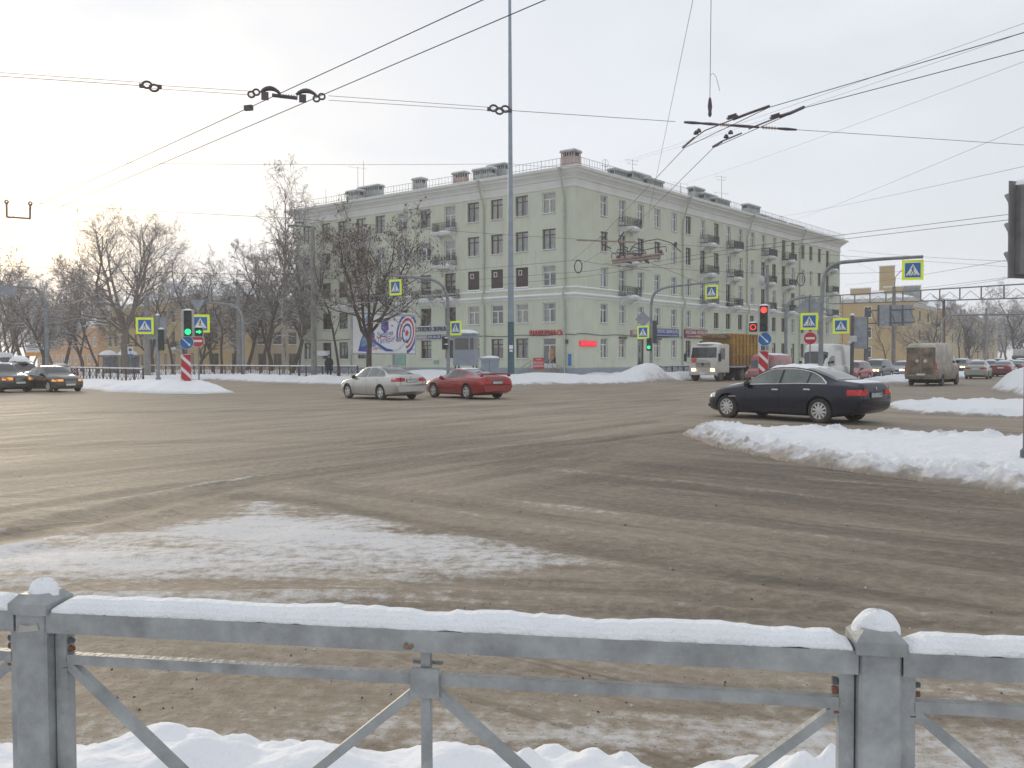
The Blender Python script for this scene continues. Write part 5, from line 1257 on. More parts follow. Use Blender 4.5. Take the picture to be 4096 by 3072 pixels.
lettering('КАМАЗ', .16, GREYS, tr, Matrix.Translation((XF + .03, 0, 1.62)) @ Matrix.Rotation(math.pi / 2, 4, 'Z'), .9, depth=.01)
MB().box2((XF + .03, -.98, 1.45), (XF + .045, -.58, 1.78)).build('hazard_plate', mat('plate_orange_red', (.55, .08, .03), rough=.5), tr)
for i in range(3): MB().tube([(XF - .06, -.7 + .6 * i, 1.80), (fx(2.1) + .03, -.35 + .6 * i, 2.12)], .015, 4).build('wiper', BLACKP, tr)
b = MB().blob((XF - 1.0, 0, 2.87), (.85, 1.0, .16), 4, .12, 12, 6); b.build('roof_snow', SNOWC, tr, smooth=180)
MB().box2((-4.2, -.42, .75), (XF - 1.2, .42, 1.0)).build('chassis', UNDER, tr)
sk = MB().use(SKIP); x0, x1, z0, z1, y1 = -3.7, 1.0, 1.15, 3.72, 1.25
sk.box2((x0, -y1, z0), (x1, y1, z0 + .1)); sk.box2((x0, -y1, z0 + .1), (x1, -y1 + .06, z1)); sk.box2((x0, y1 - .06, z0 + .1), (x1, y1, z1)); sk.box2((x1 - .06, -y1 + .06, z0 + .1), (x1, y1 - .06, z1)); sk.box2((x0, -y1 + .06, z0 + .1), (x0 + .06, y1 - .06, z1))
sko = sk.build('container', None, tr)
for s_ in (-1, 1):
    for k in range(8): xx = x0 + .2 + (x1 - x0 - .4) * k / 7; MB().box2((xx - .05, s_ * (y1 + .001), z0 + .05), (xx + .05, s_ * (y1 + .09), z1 - .02)).build('rib', SKIP, sko)
    for z in (z0 + .9, z0 + 1.75, z1 - .05): MB().box2((x0, s_ * (y1 + .002), z - .05), (x1, s_ * (y1 + .07), z + .05)).build('rail', SKIP, sko)
b = MB()
for i in range(12): b.blob((x0 + .5 + (i % 6) * .85, -.6 + (i // 6) * 1.1, z1 - .35), (.6, .7, .3), i, .2, 8, 4)
b.build('load', mat('container_load', (.17, .12, .07), rough=.95, var=.4), tr)
for y in (-.6, .6): MB().quad((x1 + .004, y - .5, z1 - 1.1), (x1 + .004, y + .5, z1 - 1.1), (x1 + .004, y + .5, z1 - .2), (x1 + .004, y - .5, z1 - .2)).build('front_panel', SKIP, sko)
tw = wheel_proto(.52, .30, 6, RIMD)
for ax, ys in ((2.5, (1.02,)), (-1.2, (1.02, .68)), (-2.6, (1.02, .68))):
    for y in ys:
        for s_ in (-1, 1): wo = link('wheel', tw[0], tr, loc=(ax, s_ * y, .52), rz=0 if s_ > 0 else math.pi); link('rim', tw[1], wo)
# far white box truck
ft = thing('box_truck', foot(4090, 150), R(90 - TO), 'white box truck far down the right-hand avenue', 'truck')
MB().bbox((-3, -1.2, 1.0), (1.6, 1.2, 3.3), .06).build('box_body', mat('box_white', (.6, .6, .6), dirt=.4, dirt_h=(1, 2)), ft)
MB().bbox((1.7, -1.05, .6), (3.2, 1.05, 2.2), .12).build('cab', mat('cab_grey', (.2, .2, .21)), ft); MB().box2((3.19, -.9, 1.4), (3.215, .9, 2.0)).build('windscreen', CGLASS, ft)
for ax in (2.4, -1.8):
    for s_ in (-1, 1): link('wheel', tw[0], ft, loc=(ax, s_ * .95, .52))
# ================================================================ STREET FURNITURE
GALV = mat('galvanised_steel', (.40, .412, .408), rough=.55, metal=.3, var=.16, vscale=11, bump=.25, bscale=70, c2=(.225, .235, .235))
POLEG = mat('pole_grey', (.27, .285, .30), rough=.55, metal=.35, var=.15)
POLED = mat('pole_dark_grey', (.13, .14, .15), rough=.6, metal=.2, var=.2)
CONCP = mat('concrete_pole', (.26, .25, .235), rough=.9, var=.18, vscale=2)
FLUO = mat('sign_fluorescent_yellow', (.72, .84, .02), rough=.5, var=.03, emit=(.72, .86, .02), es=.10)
SBLUE = mat('sign_panel_blue', (.015, .15, .42), rough=.4, var=.06); SBLK = mat('sign_panel_black', (.02, .02, .025), rough=.5)
SRED = mat('sign_panel_red', (.50, .02, .035), rough=.4, var=.06); SBACK = mat('sign_back_grey', (.30, .33, .36), rough=.5, metal=.4, var=.12)
RUST = mat('rust', (.24, .115, .07), rough=.9, var=.3); HOUS = mat('signal_housing', (.035, .04, .038), rough=.5, var=.2)
LENS = mat('signal_lens_dark', (.03, .03, .032), rough=.25, var=.2); PLATEW = mat('signal_backplate', (.55, .56, .56), rough=.6, var=.06)
GREENL = mat('green_lamp', (.05, .6, .3), emit=(.01, .85, .22), es=1.15); REDL = mat('red_lamp', (.6, .05, .03), emit=(1.0, .05, .03), es=1.6)
def view_frame(p, yaw=0.0):                           # faces the camera side, yawed; X to the viewer's right, Y away
    d = Vector((p.x, p.y, 0)).normalized(); a = math.atan2(d.x, d.y) + R(yaw)
    y = Vector((math.sin(a), math.cos(a), 0)); x = Vector((y.y, -y.x, 0)); return frame4(p, x, y, Vector((0, 0, 1)))
def snowcap(parent, c, r, seed=1, name='snow_cap', nu=10, nv=6):
    return MB().blob(c, r, seed, .12, nu, nv).build(name, SNOWC, parent, smooth=180)
def disc(r, y, n=28, c=(0, 0)): return [(c[0] + r * math.cos(2 * math.pi * i / n), y, c[1] + r * math.sin(2 * math.pi * i / n)) for i in range(n)]
def crossing_sign(x0, x1, y0, y1, Y, label, yaw=0, flip=False):
    p = at((x0 + x1) / 2, (y0 + y1) / 2, Y); s = (y1 - y0) * Y / FPX; k = -1 if flip else 1
    o = link('crossing_sign', None, None, M4=view_frame(p, yaw), label=label, cat='road sign', group='pedestrian crossing signs')
    MB().bbox((-s / 2, -.012, -s / 2), (s / 2, .012, s / 2), .02).build('border_panel', FLUO, o)
    w = s * .36; MB().box2((-w - .02, -.020, -w - .02), (w + .02, -.013, w + .02)).build('white_edge', WHITE, o)
    MB().box2((-w, -.028, -w), (w, -.021, w)).build('blue_field', SBLUE, o)
    MB().prism([(-w * .92, -.030, -w * .72), (w * .92, -.030, -w * .72), (0, -.030, w * .86)], (0, -.006, 0)).build('white_triangle', WHITE, o)
    f = MB(); u = w; Yf = -.038
    def pl(pts): f.poly([(k * a * u, Yf, b * u) for a, b in pts])
    f.poly(disc(.085 * u, Yf, 12, (k * .02 * u, .45 * u)))
    pl([(-.06, .34), (.08, .34), (.06, -.06), (-.09, -.06)]); pl([(-.09, .0), (.02, 0), (-.12, -.32), (-.26, -.62), (-.34, -.60), (-.20, -.28)]); pl([(-.02, .0), (.07, .0), (.16, -.30), (.27, -.60), (.18, -.62), (.05, -.28)])
    pl([(-.06, .33), (-.02, .26), (-.20, .08), (-.24, .12)]); pl([(.05, .33), (.09, .30), (.22, .10), (.17, .07)])
    f.build('walking_figure', SBLK, o)
    for a in (-.55, .0, .48): MB().poly([(k * (a - .09) * u, Yf, -.70 * u), (k * (a + .05) * u, Yf, -.70 * u), (k * (a + .11) * u, Yf, -.55 * u), (k * (a - .02) * u, Yf, -.55 * u)]).build('stripe', SBLK, o)
    MB().box2((-.03, .013, -s * .4), (.03, .06, s * .4)).build('bracket', POLEG, o)
    return o
def round_sign(x, y, r, Y, label, kind):
    p = at(x, y, Y); s = r * Y / FPX; o = link('round_sign', None, None, M4=view_frame(p), label=label, cat='road sign')
    MB().prism(disc(s, -.01), (0, .02, 0)).build('plate', WHITE, o); MB().poly(disc(s * .95, -.016)).build('field', SBLUE if kind == 'arrow' else SRED, o)
    if kind == 'arrow':
        def rt(a, b_): q = -math.pi / 4; return (a * s * math.cos(q) - b_ * s * math.sin(q), -.022, a * s * math.sin(q) + b_ * s * math.cos(q))
        MB().poly([rt(-.9, .08), rt(-.9, -.08), rt(.35, -.08), rt(.35, -.22), rt(.78, 0), rt(.35, .22), rt(.35, .08)]).build('arrow', WHITE, o)
    else: MB().box2((-s * .68, -.026, -s * .17), (s * .68, -.018, s * .17)).build('white_bar', WHITE, o)
    MB().box2((-.03, .011, -s * .5), (.03, .05, s * .5)).build('bracket', POLEG, o)
def clip(poly, n, c):                                # keep n.p <= c
    out = []
    for i in range(len(poly)):
        a, b_ = poly[i], poly[(i + 1) % len(poly)]; da, db = n[0] * a[0] + n[1] * a[1] - c, n[0] * b_[0] + n[1] * b_[1] - c
        if da <= 0: out.append(a)
        if da * db < 0: t = da / (da - db); out.append((a[0] + (b_[0] - a[0]) * t, a[1] + (b_[1] - a[1]) * t))
    return out
def chevron_post(x0, x1, y0, y1, Y, label):
    p = at((x0 + x1) / 2, y1, Y); w = (x1 - x0) * Y / FPX; h = (y1 - y0) * Y / FPX
    zb = snow_z(p) - .1; o = link('chevron_post', None, None, M4=view_frame(Vector((p.x, p.y, zb)), 0), label=label, cat='bollard', group='red and white chevron posts')
    h = p.z + h - zb
    MB().bbox((-w / 2, 0, 0), (w / 2, w * .7, h), .02).build('box', WHITE, o)
    MB().box2((-w / 2 - .012, -.012, .02), (-w / 2, .02, h)).build('edge_strip', PLATEW, o); MB().box2((w / 2, -.012, .02), (w / 2 + .012, .02, h)).build('edge_strip', PLATEW, o)
    per = w * 1.28
    for k in range(-2, 8):
        c = k * per; q = [(-w / 2 + .01, .02), (w / 2 - .01, .02), (w / 2 - .01, h - .02), (-w / 2 + .01, h - .02)]
        q = clip(q, (1.0, 1.0), c + per * .66) ; q = clip(q, (-1.0, -1.0), -c) if q else q
        if len(q) > 2: MB().poly([(a, -.006, b_) for a, b_ in q]).build('red_stripe', SRED, o)
        for sx in (-1, 1):
            q2 = [(.01, .02), (w * .7 - .01, .02), (w * .7 - .01, h - .02), (.01, h - .02)]; q2 = clip(q2, (1, 1), c + per * .66); q2 = clip(q2, (-1, -1), -c) if q2 else q2
            if len(q2) > 2: MB().poly([(sx * (w / 2 + .004), a, b_) for a, b_ in q2]).build('red_stripe', SRED, o)
    return o
def traffic_light(p, M4, h, label, lit, extra=None, scale=1.0, back=True):
    o = link('traffic_light', None, None, M4=M4, label=label, cat='traffic light')
    w = h * .44; hw, hh = h * .27, h * .46
    if back:
        MB().box2((-w / 2, .06, -h / 2), (w / 2, .08, h / 2)).build('backplate', PLATEW, o)
    MB().bbox((-hw / 2, -.02, -hh), (hw / 2, .20, hh), .03).build('housing', HOUS, o)
    r = hw * .40
    def lens(cx, cz, m, nm='lens', arrow=False, ring=False):
        l = MB().poly(disc(r, -.045, 20, (cx, cz))).build(nm, LENS if (arrow or ring) else m, o)
        if arrow: MB().poly([(cx - r * .9, -.05, cz + r * .3), (cx - r * .9, -.05, cz - r * .3), (cx + .1 * r, -.05, cz - r * .3), (cx + .1 * r, -.05, cz - r * .75), (cx + r * 1.0, -.05, cz), (cx + .1 * r, -.05, cz + r * .75), (cx + .1 * r, -.05, cz + r * .3)]).build('lit_arrow', m, l)
        if ring: MB().tube([(cx + r * .85 * math.cos(a), -.055, cz + r * .85 * math.sin(a)) for a in np.linspace(0, 6.2832, 19)], r * .10, 5).build('lit_ring', m, l)
        v = MB(); n = 9; a0 = [math.pi * (-.12 + 1.24 * i / n) for i in range(n + 1)]
        for i in range(n):
            a, b_ = a0[i], a0[i + 1]; R1 = r * 1.12
            v.quad((cx + R1 * math.cos(a), -.02, cz + R1 * math.sin(a)), (cx + R1 * math.cos(b_), -.02, cz + R1 * math.sin(b_)), (cx + R1 * math.cos(b_), -.02 - r * (1.3 * max(.2, math.sin(b_))), cz + R1 * math.sin(b_) - .02), (cx + R1 * math.cos(a), -.02 - r * (1.3 * max(.2, math.sin(a))), cz + R1 * math.sin(a) - .02))
        v.build('visor', HOUS, o)
    step = hh * 2 / 3
    for i in range(3): lens(0, step * (1 - i), lit.get(i, LENS))
    if extra:
        sx, m, kind = extra; cx = sx * (w / 2 + hw * .55)
        MB().box2((cx - hw * .62, .05, -h / 2), (cx + hw * .62, .075, -h / 2 + step * 1.3)).build('side_backplate', PLATEW, o)
        MB().bbox((cx - hw / 2, -.02, -hh), (cx + hw / 2, .18, -hh + step), .03).build('side_housing', HOUS, o)
        lens(cx, -step, m, 'lens', kind == 'arrow', kind == 'ring'); snowcap(o, (cx, 0, -hh + step), (hw * .5, .12, .07), 3)
    snowcap(o, (0, 0.05, hh), (hw * .55, .12, .10), 2)
    return o
def pole(name, x, Y, ytop, r, m, label, base=None, extra_top=0.0, cat='pole', rt=None, group=None, snow=False):
    p = foot(x, Y); p.z = snow_z(p) - .12; zt = at(x, ytop, Y).z - p.z + extra_top
    o = thing(name, p, 0, label, cat, group)
    MB().lathe([(r, 0), (rt or r, zt)], 12).build('shaft', m, o, smooth=60)
    MB().lathe([(r * 1.5, .08), (r * 1.5, .22), (r * 1.02, .26)], 12).build('collar', m, o)
    if snow: snowcap(o, (0, 0, zt), (r * 1.3, r * 1.3, r * 1.2), 5)
    return o, zt
def arch_mast(x, Y, pts, r, label, m=POLEG):           # pts: seen points of the curved arm, each with its distance
    p = foot(x, Y); p.z = snow_z(p) - .12; o = thing('arch_mast', p, 0, label, 'mast', 'curved sign masts')
    c = [at(a, b_, d) - p for a, b_, d in pts]; j = Vector((0, 0, c[0].z))
    MB().lathe([(r * 1.12, 0), (r, j.z)], 12).build('shaft', m, o, smooth=60)
    c[0] = j; sm = []
    for i in range(len(c) - 1):
        p0, p1, p2, p3 = c[max(i - 1, 0)], c[i], c[i + 1], c[min(i + 2, len(c) - 1)]
        for t in np.linspace(0, 1, 6, endpoint=False): sm.append(.5 * ((2 * p1) + (p2 - p0) * t + (2 * p0 - 5 * p1 + 4 * p2 - p3) * t * t + (3 * p1 - p0 - 3 * p2 + p3) * t ** 3))
    sm.append(c[-1]); MB().tube(sm, [r * (1 - .35 * i / len(sm)) for i in range(len(sm))], 8).build('arm', m, o, smooth=60)
    MB().lathe([(r * 1.5, .08), (r * 1.5, .24), (r, .28)], 12).build('collar', m, o)
    return o

# --- left island
chevron_post(726, 764, 1417, 1540, 47.2, 'red and white chevron post on the left snow island under the green light')
pole('signal_pole', 746, 47.6, 1300, .05, POLED, 'thin post carrying the green traffic light and blue arrow sign')
round_sign(747, 1370, 27, 47.0, 'blue round arrow sign under the green traffic light', 'arrow')
p = at(751, 1293, 46.9); traffic_light(p, view_frame(p), 1.50, 'traffic light showing green with a green right arrow', {2: GREENL}, (1, GREENL, 'arrow'))
crossing_sign(545, 613, 1270, 1336, 53, 'leftmost yellow-edged crossing sign beside the green traffic light', 0)
o, zt = pole('sign_pole', 632, 53.3, 1262, .105, POLEG, 'grey post right of the leftmost crossing sign', snow=True)
MB().box2((.10, -.14, 1.9), (.36, .14, 3.2)).build('pedestrian_signal', HOUS, o); snowcap(o, (.23, 0, 3.2), (.2, .2, .12), 7)
MB().box2((-.65, .02, zt - 1.45), (.55, .05, zt - .1)).build('sign_back', SBACK, o)
crossing_sign(770, 832, 1258, 1330, 57, 'crossing sign half hidden behind the green traffic light', 0)
round_sign(790, 1364, 25, 57, 'no entry sign half hidden behind the left blue arrow sign', 'entry')
o, zt = pole('sign_pole', 795, 57.3, 1196, .05, POLEG, 'thin post behind the green light with a triangular sign back on top')
MB().prism([(-.50, -.05, zt - .05), (.50, -.05, zt - .05), (0, -.05, zt - .88)], (0, .03, 0)).build('triangular_sign_back', SBACK, o)
# --- masts and poles on the left
arch_mast(974, 80, [(972, 1300, 80), (968, 1262, 80), (945, 1228, 80), (900, 1216, 79.6), (823, 1211, 79)], .14, 'curved grey mast reaching left beside the bare trees', POLEG)
pole('concrete_pole', 957, 92, 1143, .30, CONCP, 'thick concrete pole right behind the left curved mast', rt=.22)
pole('concrete_pole', 590, 82, 1188, .30, CONCP, 'concrete pole behind the leftmost crossing sign', rt=.22)
arch_mast(188, 62, [(188, 1260, 62), (182, 1205, 62), (150, 1160, 62), (100, 1149, 61), (-200, 1140, 58)], .12, 'pale curved mast at the far left over the black cars', POLEG)
MB().box2((-.75, -.02, -.3), (.75, .02, .3)).build('overhead_sign', SBACK, M4=view_frame(at(20, 1163, 60)), label='small grey sign board hanging from the far left mast', cat='road sign')
o, zt = pole('concrete_pole', 1256, 68, 905, .24, CONCP, 'grey pole with two lamp heads among the trees by the left wing', rt=.15)
for k, (dx, dz) in enumerate(((-.9, .3), (-1.4, .05))):
    MB().tube([(0, 0, zt - .2), (dx * .5, 0, zt), (dx, 0, zt + dz)], .04, 6).build('lamp_arm', POLED, o); MB().blob((dx - .15, 0, zt + dz - .05), (.42, .14, .13), k, .05, 10, 6).build('lamp_head', POLED, o, smooth=60)
arch_mast(1793, 59.5, [(1792, 1240, 59.5), (1789, 1190, 59.4), (1768, 1142, 59.2), (1720, 1117, 59), (1640, 1108, 58.5), (1558, 1100, 58)], .115, 'curved mast with crossing sign in front of the grey booth')
crossing_sign(1561, 1603, 1118, 1181, 58.3, 'crossing sign hanging from the curved mast before the bare tree', 42)
crossing_sign(1802, 1844, 1284, 1341, 59.2, 'crossing sign beside the mast above the grey booth', 40)
ps = link('pedestrian_signal', None, None, M4=view_frame(at(1778, 1372, 59.3), -45), label='unlit pedestrian signal on the mast left of the grey booth', cat='traffic light')
MB().bbox((-.16, -.1, -.45), (.16, .12, .45), .03).build('housing', HOUS, ps)
for z in (-.22, .22): MB().blob((0, -.2, z), (.15, .16, .12), 2, .02, 10, 6).build('visor', HOUS, ps); snowcap(ps, (0, -.18, z + .1), (.14, .14, .07), 4)
# --- tall blue-green mast
p = foot(2044, 63); mz = snow_z(p)
o = thing('tall_mast', p, 0, 'very tall tapering grey lighting mast with a teal lower part', 'mast')
MASTG = mat('mast_grey', (.28, .33, .39), rough=.5, metal=.3, var=.08); TEAL = mat('mast_teal', (.055, .115, .145), rough=.5, var=.12)
zt_ = at(2044, 1288, 63).z
def mr_(z): return .25 - .0052 * z
MB().lathe([(mr_(zt_), zt_), (mr_(36), 36)], 16).build('upper_shaft', MASTG, o, smooth=60); MB().lathe([(mr_(0) + .004, -.2), (mr_(zt_) + .004, zt_)], 16).build('lower_shaft', TEAL, o, smooth=60)
MB().lathe([(.34, -.1), (.34, .08)], 12).build('base_flange', TEAL, o)
MB().box2((-.13, -.262, 2.5), (.15, -.245, 2.78)).build('paper_note', WHITE, o); MB().box2((-.1, -.262, 2.3), (.12, -.245, 2.44)).build('paper_note', WHITE, o)
MB().lathe([(.9, 36), (.9, 36.15)], 12).build('lamp_crown', MASTG, o)
# --- grey police booth on legs, grey cabinet
BOOTH = mat('booth_grey', (.27, .31, .36), rough=.5, var=.08); BOOTHG = mat('booth_glass', (.075, .068, .06), rough=.08, spec=.6, coat=.5)
p = foot(1864, 68); o = thing('guard_booth', p, R(-8), 'grey raised guard booth with a dark window and snow on its roof', 'booth')
z0, z1 = at(1864, 1462, 68).z, at(1864, 1340, 68).z; w = 88 * 68 / FPX / 2
MB().bbox((-w, -w, z0), (w, w, z1), .04).build('cabin', BOOTH, o)
MB().box2((-w + .18, -w - .015, z0 + 1.25), (w * .42, -w - .002, z1 - .28)).build('window', BOOTHG, o); MB().box2((w * .56, -w - .015, z0 + 1.25), (w - .1, -w - .002, z1 - .28)).build('window', BOOTHG, o)
for s_ in (-1, 1): MB().box2((s_ * (w + .002), -w + .2, z0 + 1.25), (s_ * (w + .015), w - .2, z1 - .28)).build('window', BOOTHG, o)
MB().bbox((-w - .08, -w - .08, z1), (w + .08, w + .08, z1 + .12), .03).build('roof', BOOTH, o); MB().blob((0, 0, z1 + .12), (w * 1.1, w * 1.1, .30), 3, .08, 14, 7).build('roof_snow', SNOWC, o, smooth=180)
for sx in (-1, 1):
    for sy in (-1, 1): MB().tube([(sx * (w - .15), sy * (w - .15), -.2), (sx * (w - .15), sy * (w - .15), z0)], .07, 6).build('leg', POLED, o)
p = foot(1961, 64.5); o = thing('utility_cabinet', p, R(-6), 'grey metal utility cabinet with a snowy top beside the tall mast', 'cabinet')
zt = at(1961, 1432, 64.5).z; MB().bbox((-.62, -.55, 0), (.62, .55, zt), .04).build('case', BOOTH, o); MB().box2((-.72, -.62, zt - .16), (.66, .62, zt)).build('lid', BOOTH, o)
MB().blob((0, 0, zt), (.68, .62, .17), 6, .08, 12, 6).build('snow_cap', SNOWC, o, smooth=180); MB().box2((-.01, -.565, .2), (.01, -.552, zt - .2)).build('door_gap', UNDER, o)
# --- corner right of the building
arch_mast(2604, 68, [(2604, 1260, 68), (2606, 1210, 68), (2620, 1172, 67.8), (2665, 1150, 67.5), (2760, 1138, 67), (2876, 1126, 66)], .115, 'curved mast with crossing sign at the corner snow heap')
crossing_sign(2822, 2871, 1140, 1195, 66.2, 'crossing sign hanging from the curved mast in front of the right wing', 25)
crossing_sign(2550, 2595, 1303, 1355, 68.2, 'lower crossing sign on the mast at the corner snow heap', 28)
MB().prism([(-.62, 0, 0), (0, 0, -.62), (.62, 0, 0), (0, 0, .62)], (0, .03, 0)).build('road_sign', SBACK, M4=view_frame(at(2572, 1277, 68.3), 10), label='grey diamond sign back above the lower corner crossing sign', cat='road sign')
MB().box2((-.22, 0, -.9), (.22, .08, .9)).build('signal_plate', mat('sign_back_dark', (.07, .08, .085), rough=.6), M4=view_frame(at(2618, 1328, 68.3), -35), label='dark vertical signal plate on the corner mast', cat='traffic light')
ps = link('pedestrian_signal', None, None, M4=view_frame(at(2597, 1378, 67.8), 20), label='small pedestrian signal with a green lamp on the corner mast', cat='traffic light')
MB().bbox((-.2, -.1, -.5), (.2, .1, .5), .03).build('housing', HOUS, ps); MB().poly(disc(.13, -.11, 14, (0, -.22))).build('green_lens', GREENL, ps); MB().poly(disc(.13, -.11, 14, (0, .22))).build('dark_lens', LENS, ps)
# --- right island
chevron_post(3034, 3072, 1403, 1506, 47, 'red and white chevron post in front of the red van under the red light')
pole('signal_pole', 3056, 47.4, 1270, .05, POLED, 'thin post carrying the red traffic light')
round_sign(3059, 1357, 27, 46.8, 'blue round arrow sign under the red traffic light', 'arrow')
p = at(3055, 1274, 46.7); traffic_light(p, view_frame(p), 1.50, 'traffic light showing red with a red side ring', {0: REDL}, (-1, REDL, 'ring'))
o, zt = pole('camera_pole', 3068, 62, 1060, .11, POLEG, 'tall grey pole with a camera dome behind the red traffic light')
MB().lathe([(.001, zt - 1.45), (.2, zt - 1.35), (.24, zt - 1.05), (.18, zt - .8), (.001, zt - .75)], 12, 'Z', (-.42, 0, 0)).build('camera_dome', PLATEW, o, smooth=60); MB().tube([(-.42, 0, zt - .75), (-.42, 0, zt - .15), (0, 0, zt - .1)], .05, 6).build('camera_arm', POLEG, o)
crossing_sign(3203, 3271, 1252, 1319, 53, 'crossing sign above the right-hand no entry sign', 0, True)
round_sign(3241, 1353, 25.5, 53, 'no entry sign in front of the white van roof', 'entry')
o, zt = pole('sign_pole', 3240, 53.4, 1178, .04, POLEG, 'thin post behind the right-hand no entry sign'); MB().prism([(-.98, .05, zt - .9), (0, .05, zt - 1.75), (.98, .05, zt - .9), (0, .05, zt - .02)], (0, .03, 0)).build('diamond_sign_back', SBACK, o)
arch_mast(3283, 46, [(3287, 1290, 46), (3290, 1160, 46), (3303, 1090, 46), (3345, 1055, 45.6), (3420, 1045, 45), (3560, 1034, 44), (3692, 1027, 43)], .12, 'big curved mast beside the white van reaching right', POLEG)
crossing_sign(3611, 3691, 1041, 1120, 43.3, 'highest crossing sign hanging from the big curved mast on the right', -8)
for x in (3613, 3688): MB().tube([at(x, 1031 + (3692 - x) * .05, 43.3), at(x, 1045, 43.3)], .012, 5).build('hanger_rod', POLEG, label='thin rod holding the highest crossing sign, ' + ('left one' if x < 3650 else 'right one'), cat='rod')
crossing_sign(3333, 3394, 1273, 1334, 57, 'crossing sign left of the grey box pole near the yellow house', 0)
o, zt = pole('sign_pole', 3408, 57.3, 1262, .12, POLED, 'dark post with a camera and sign back left of the dark green estate', snow=True)
MB().box2((.1, .03, zt - 2.2), (1.0, .07, zt - .1)).build('sign_back', SBACK, o); MB().bbox((-.2, -.3, zt - 1.75), (.22, .0, zt - 1.35), .05).build('camera', PLATEW, o); MB().blob((-.25, -.2, zt - 1.85), (.16, .16, .16), 2, .05, 8, 6).build('lamp', PLATEW, o)
# --- gantries over the right-hand avenue
STEELG = mat('gantry_grey', (.23, .24, .25), rough=.6, metal=.2, var=.12, snow=.35)
p = foot(3143, 88); o = thing('truss_gantry', p, 0, 'long grey truss beam on a curved post spanning the right-hand avenue', 'gantry')
A, B = at(3240, 1188, 88), at(4330, 1122, 58); b = MB()
MB().tube([(0, 0, 0), (0, 0, at(3143, 1260, 88).z), *[at(x, y, 88) - p for x, y in ((3147, 1225), (3165, 1200), (3200, 1190), (3240, 1187))]], .16, 10).build('post', POLEG, o, smooth=60)
MB().tube([A - p, B - p], .055, 6).build('upper_chord', STEELG, o)
A2, B2 = at(3380, 1199, 84.5), B - Vector((0, 0, 1.05)); A2 = A.lerp(B, .12) - Vector((0, 0, .8)); MB().tube([A - p, A2 - p, B2 - p], .055, 6).build('lower_chord', STEELG, o)
for k in range(13):
    t = .16 + .07 * k; u = A.lerp(B, t); l_ = A2.lerp(B2, (t - .12) / .88); MB().tube([u - p, l_ - p], .06, 4).build('post_bar', STEELG, o)
    if k < 12: u2 = A.lerp(B, t + .035) - Vector((0, 0, .28)); l2 = A2.lerp(B2, (t + .07 - .12) / .88); MB().tube([l_ - p, u2 - p, l2 - p], .022, 4).build('brace', STEELG, o)
p = foot(3464, 92); zt = at(3464, 1232, 92).z; o = thing('sign_gantry', p, 0, 'dark post with overhead sign boards seen from behind by the yellow house', 'gantry')
MB().lathe([(.24, 0), (.2, zt)], 10).build('post', POLED, o); e = at(3660, 1240, 90) - p
for dz in (0, -1.35): MB().tube([(0, 0, zt - .3 + dz), (e.x, e.y, zt - .25 + dz)], .07, 6).build('arm', POLED, o)
for k in range(5): t = (k + .5) / 5; MB().tube([(e.x * t, e.y * t, zt - .3), (e.x * (t + .1), e.y * (t + .1), zt - 1.65)], .04, 4).build('brace', POLED, o)
for k in range(3):
    a = at(3508 + 48 * k, 1240, 91) - p; c_ = at(3556 + 48 * k - 2, 1240, 91) - p
    MB().box2((a.x, a.y - .05, zt - 1.95), (c_.x, a.y, zt + .25)).build('sign_back', SBACK, o); MB().box2((a.x + .1, a.y - .16, zt - 1.95), (a.x + .2, a.y - .06, zt + .25)).build('stiffener', POLED, o)
for x, d, y, lb in ((3574, 112, 1146, 'concrete lamp post between the gantry boards and the yellow house'), (3773, 128, 1196, 'rusty brown pole in front of the yellow house gable'), (3943, 150, 1232, 'far lamp post over the queue on the right')):
    o, zt = pole('lamp_post', x, d, y, .26, CONCP if x != 3773 else mat('pole_rusty', (.16, .09, .07), rough=.8, var=.2), lb, rt=.2)
    if x != 3773:
        MB().tube([(0, 0, zt - 1), (.1, -.1, zt + 1.2), (1.0, -.4, zt + 2.3), (2.6, -.8, zt + 2.6)], .05, 6).build('lamp_arm', POLEG, o); MB().blob((3.0, -.9, zt + 2.5), (.5, .2, .16), 2, .03, 10, 6).build('lamp_head', PLATEW, o)
p = foot(3770, 118); o = thing('pipe_gantry', p, 0, 'far thin pipe arch over the right-hand avenue', 'gantry')
MB().tube([at(x, y, d) - p for x, y, d in ((3770, 1425, 118), (3770, 1290, 118), (3776, 1272, 118), (3800, 1262, 118), (3850, 1260, 117), (4300, 1252, 112))], .13, 8).build('pipe', POLEG, o, smooth=60)
# --- near signal head at the right edge, seen from behind
p = foot(4112, 13.0); p.z = snow_z(p) - .1; o = thing('signal_pole', p, 0, 'dark pole standing in the near snow bank at the right edge', 'pole'); MB().lathe([(.055, 0), (.05, 4.6)], 12).build('shaft', POLED, o, smooth=60); MB().lathe([(.09, .0), (.09, .2), (.055, .24)], 12).build('collar', POLED, o)
q = at(4078, 925, 12.9); M4 = view_frame(q, 0); HOUS0 = HOUS; HOUS = PLATEW = mat('signal_housing_grey', (.20, .19, .19), rough=.6, var=.15); tl = traffic_light(q, M4 @ Matrix.Rotation(R(-128), 4, 'Z'), 1.42, 'big dark signal head cut off by the right edge, seen from behind', {}, None); HOUS = HOUS0; PLATEW = MATS['signal_backplate']
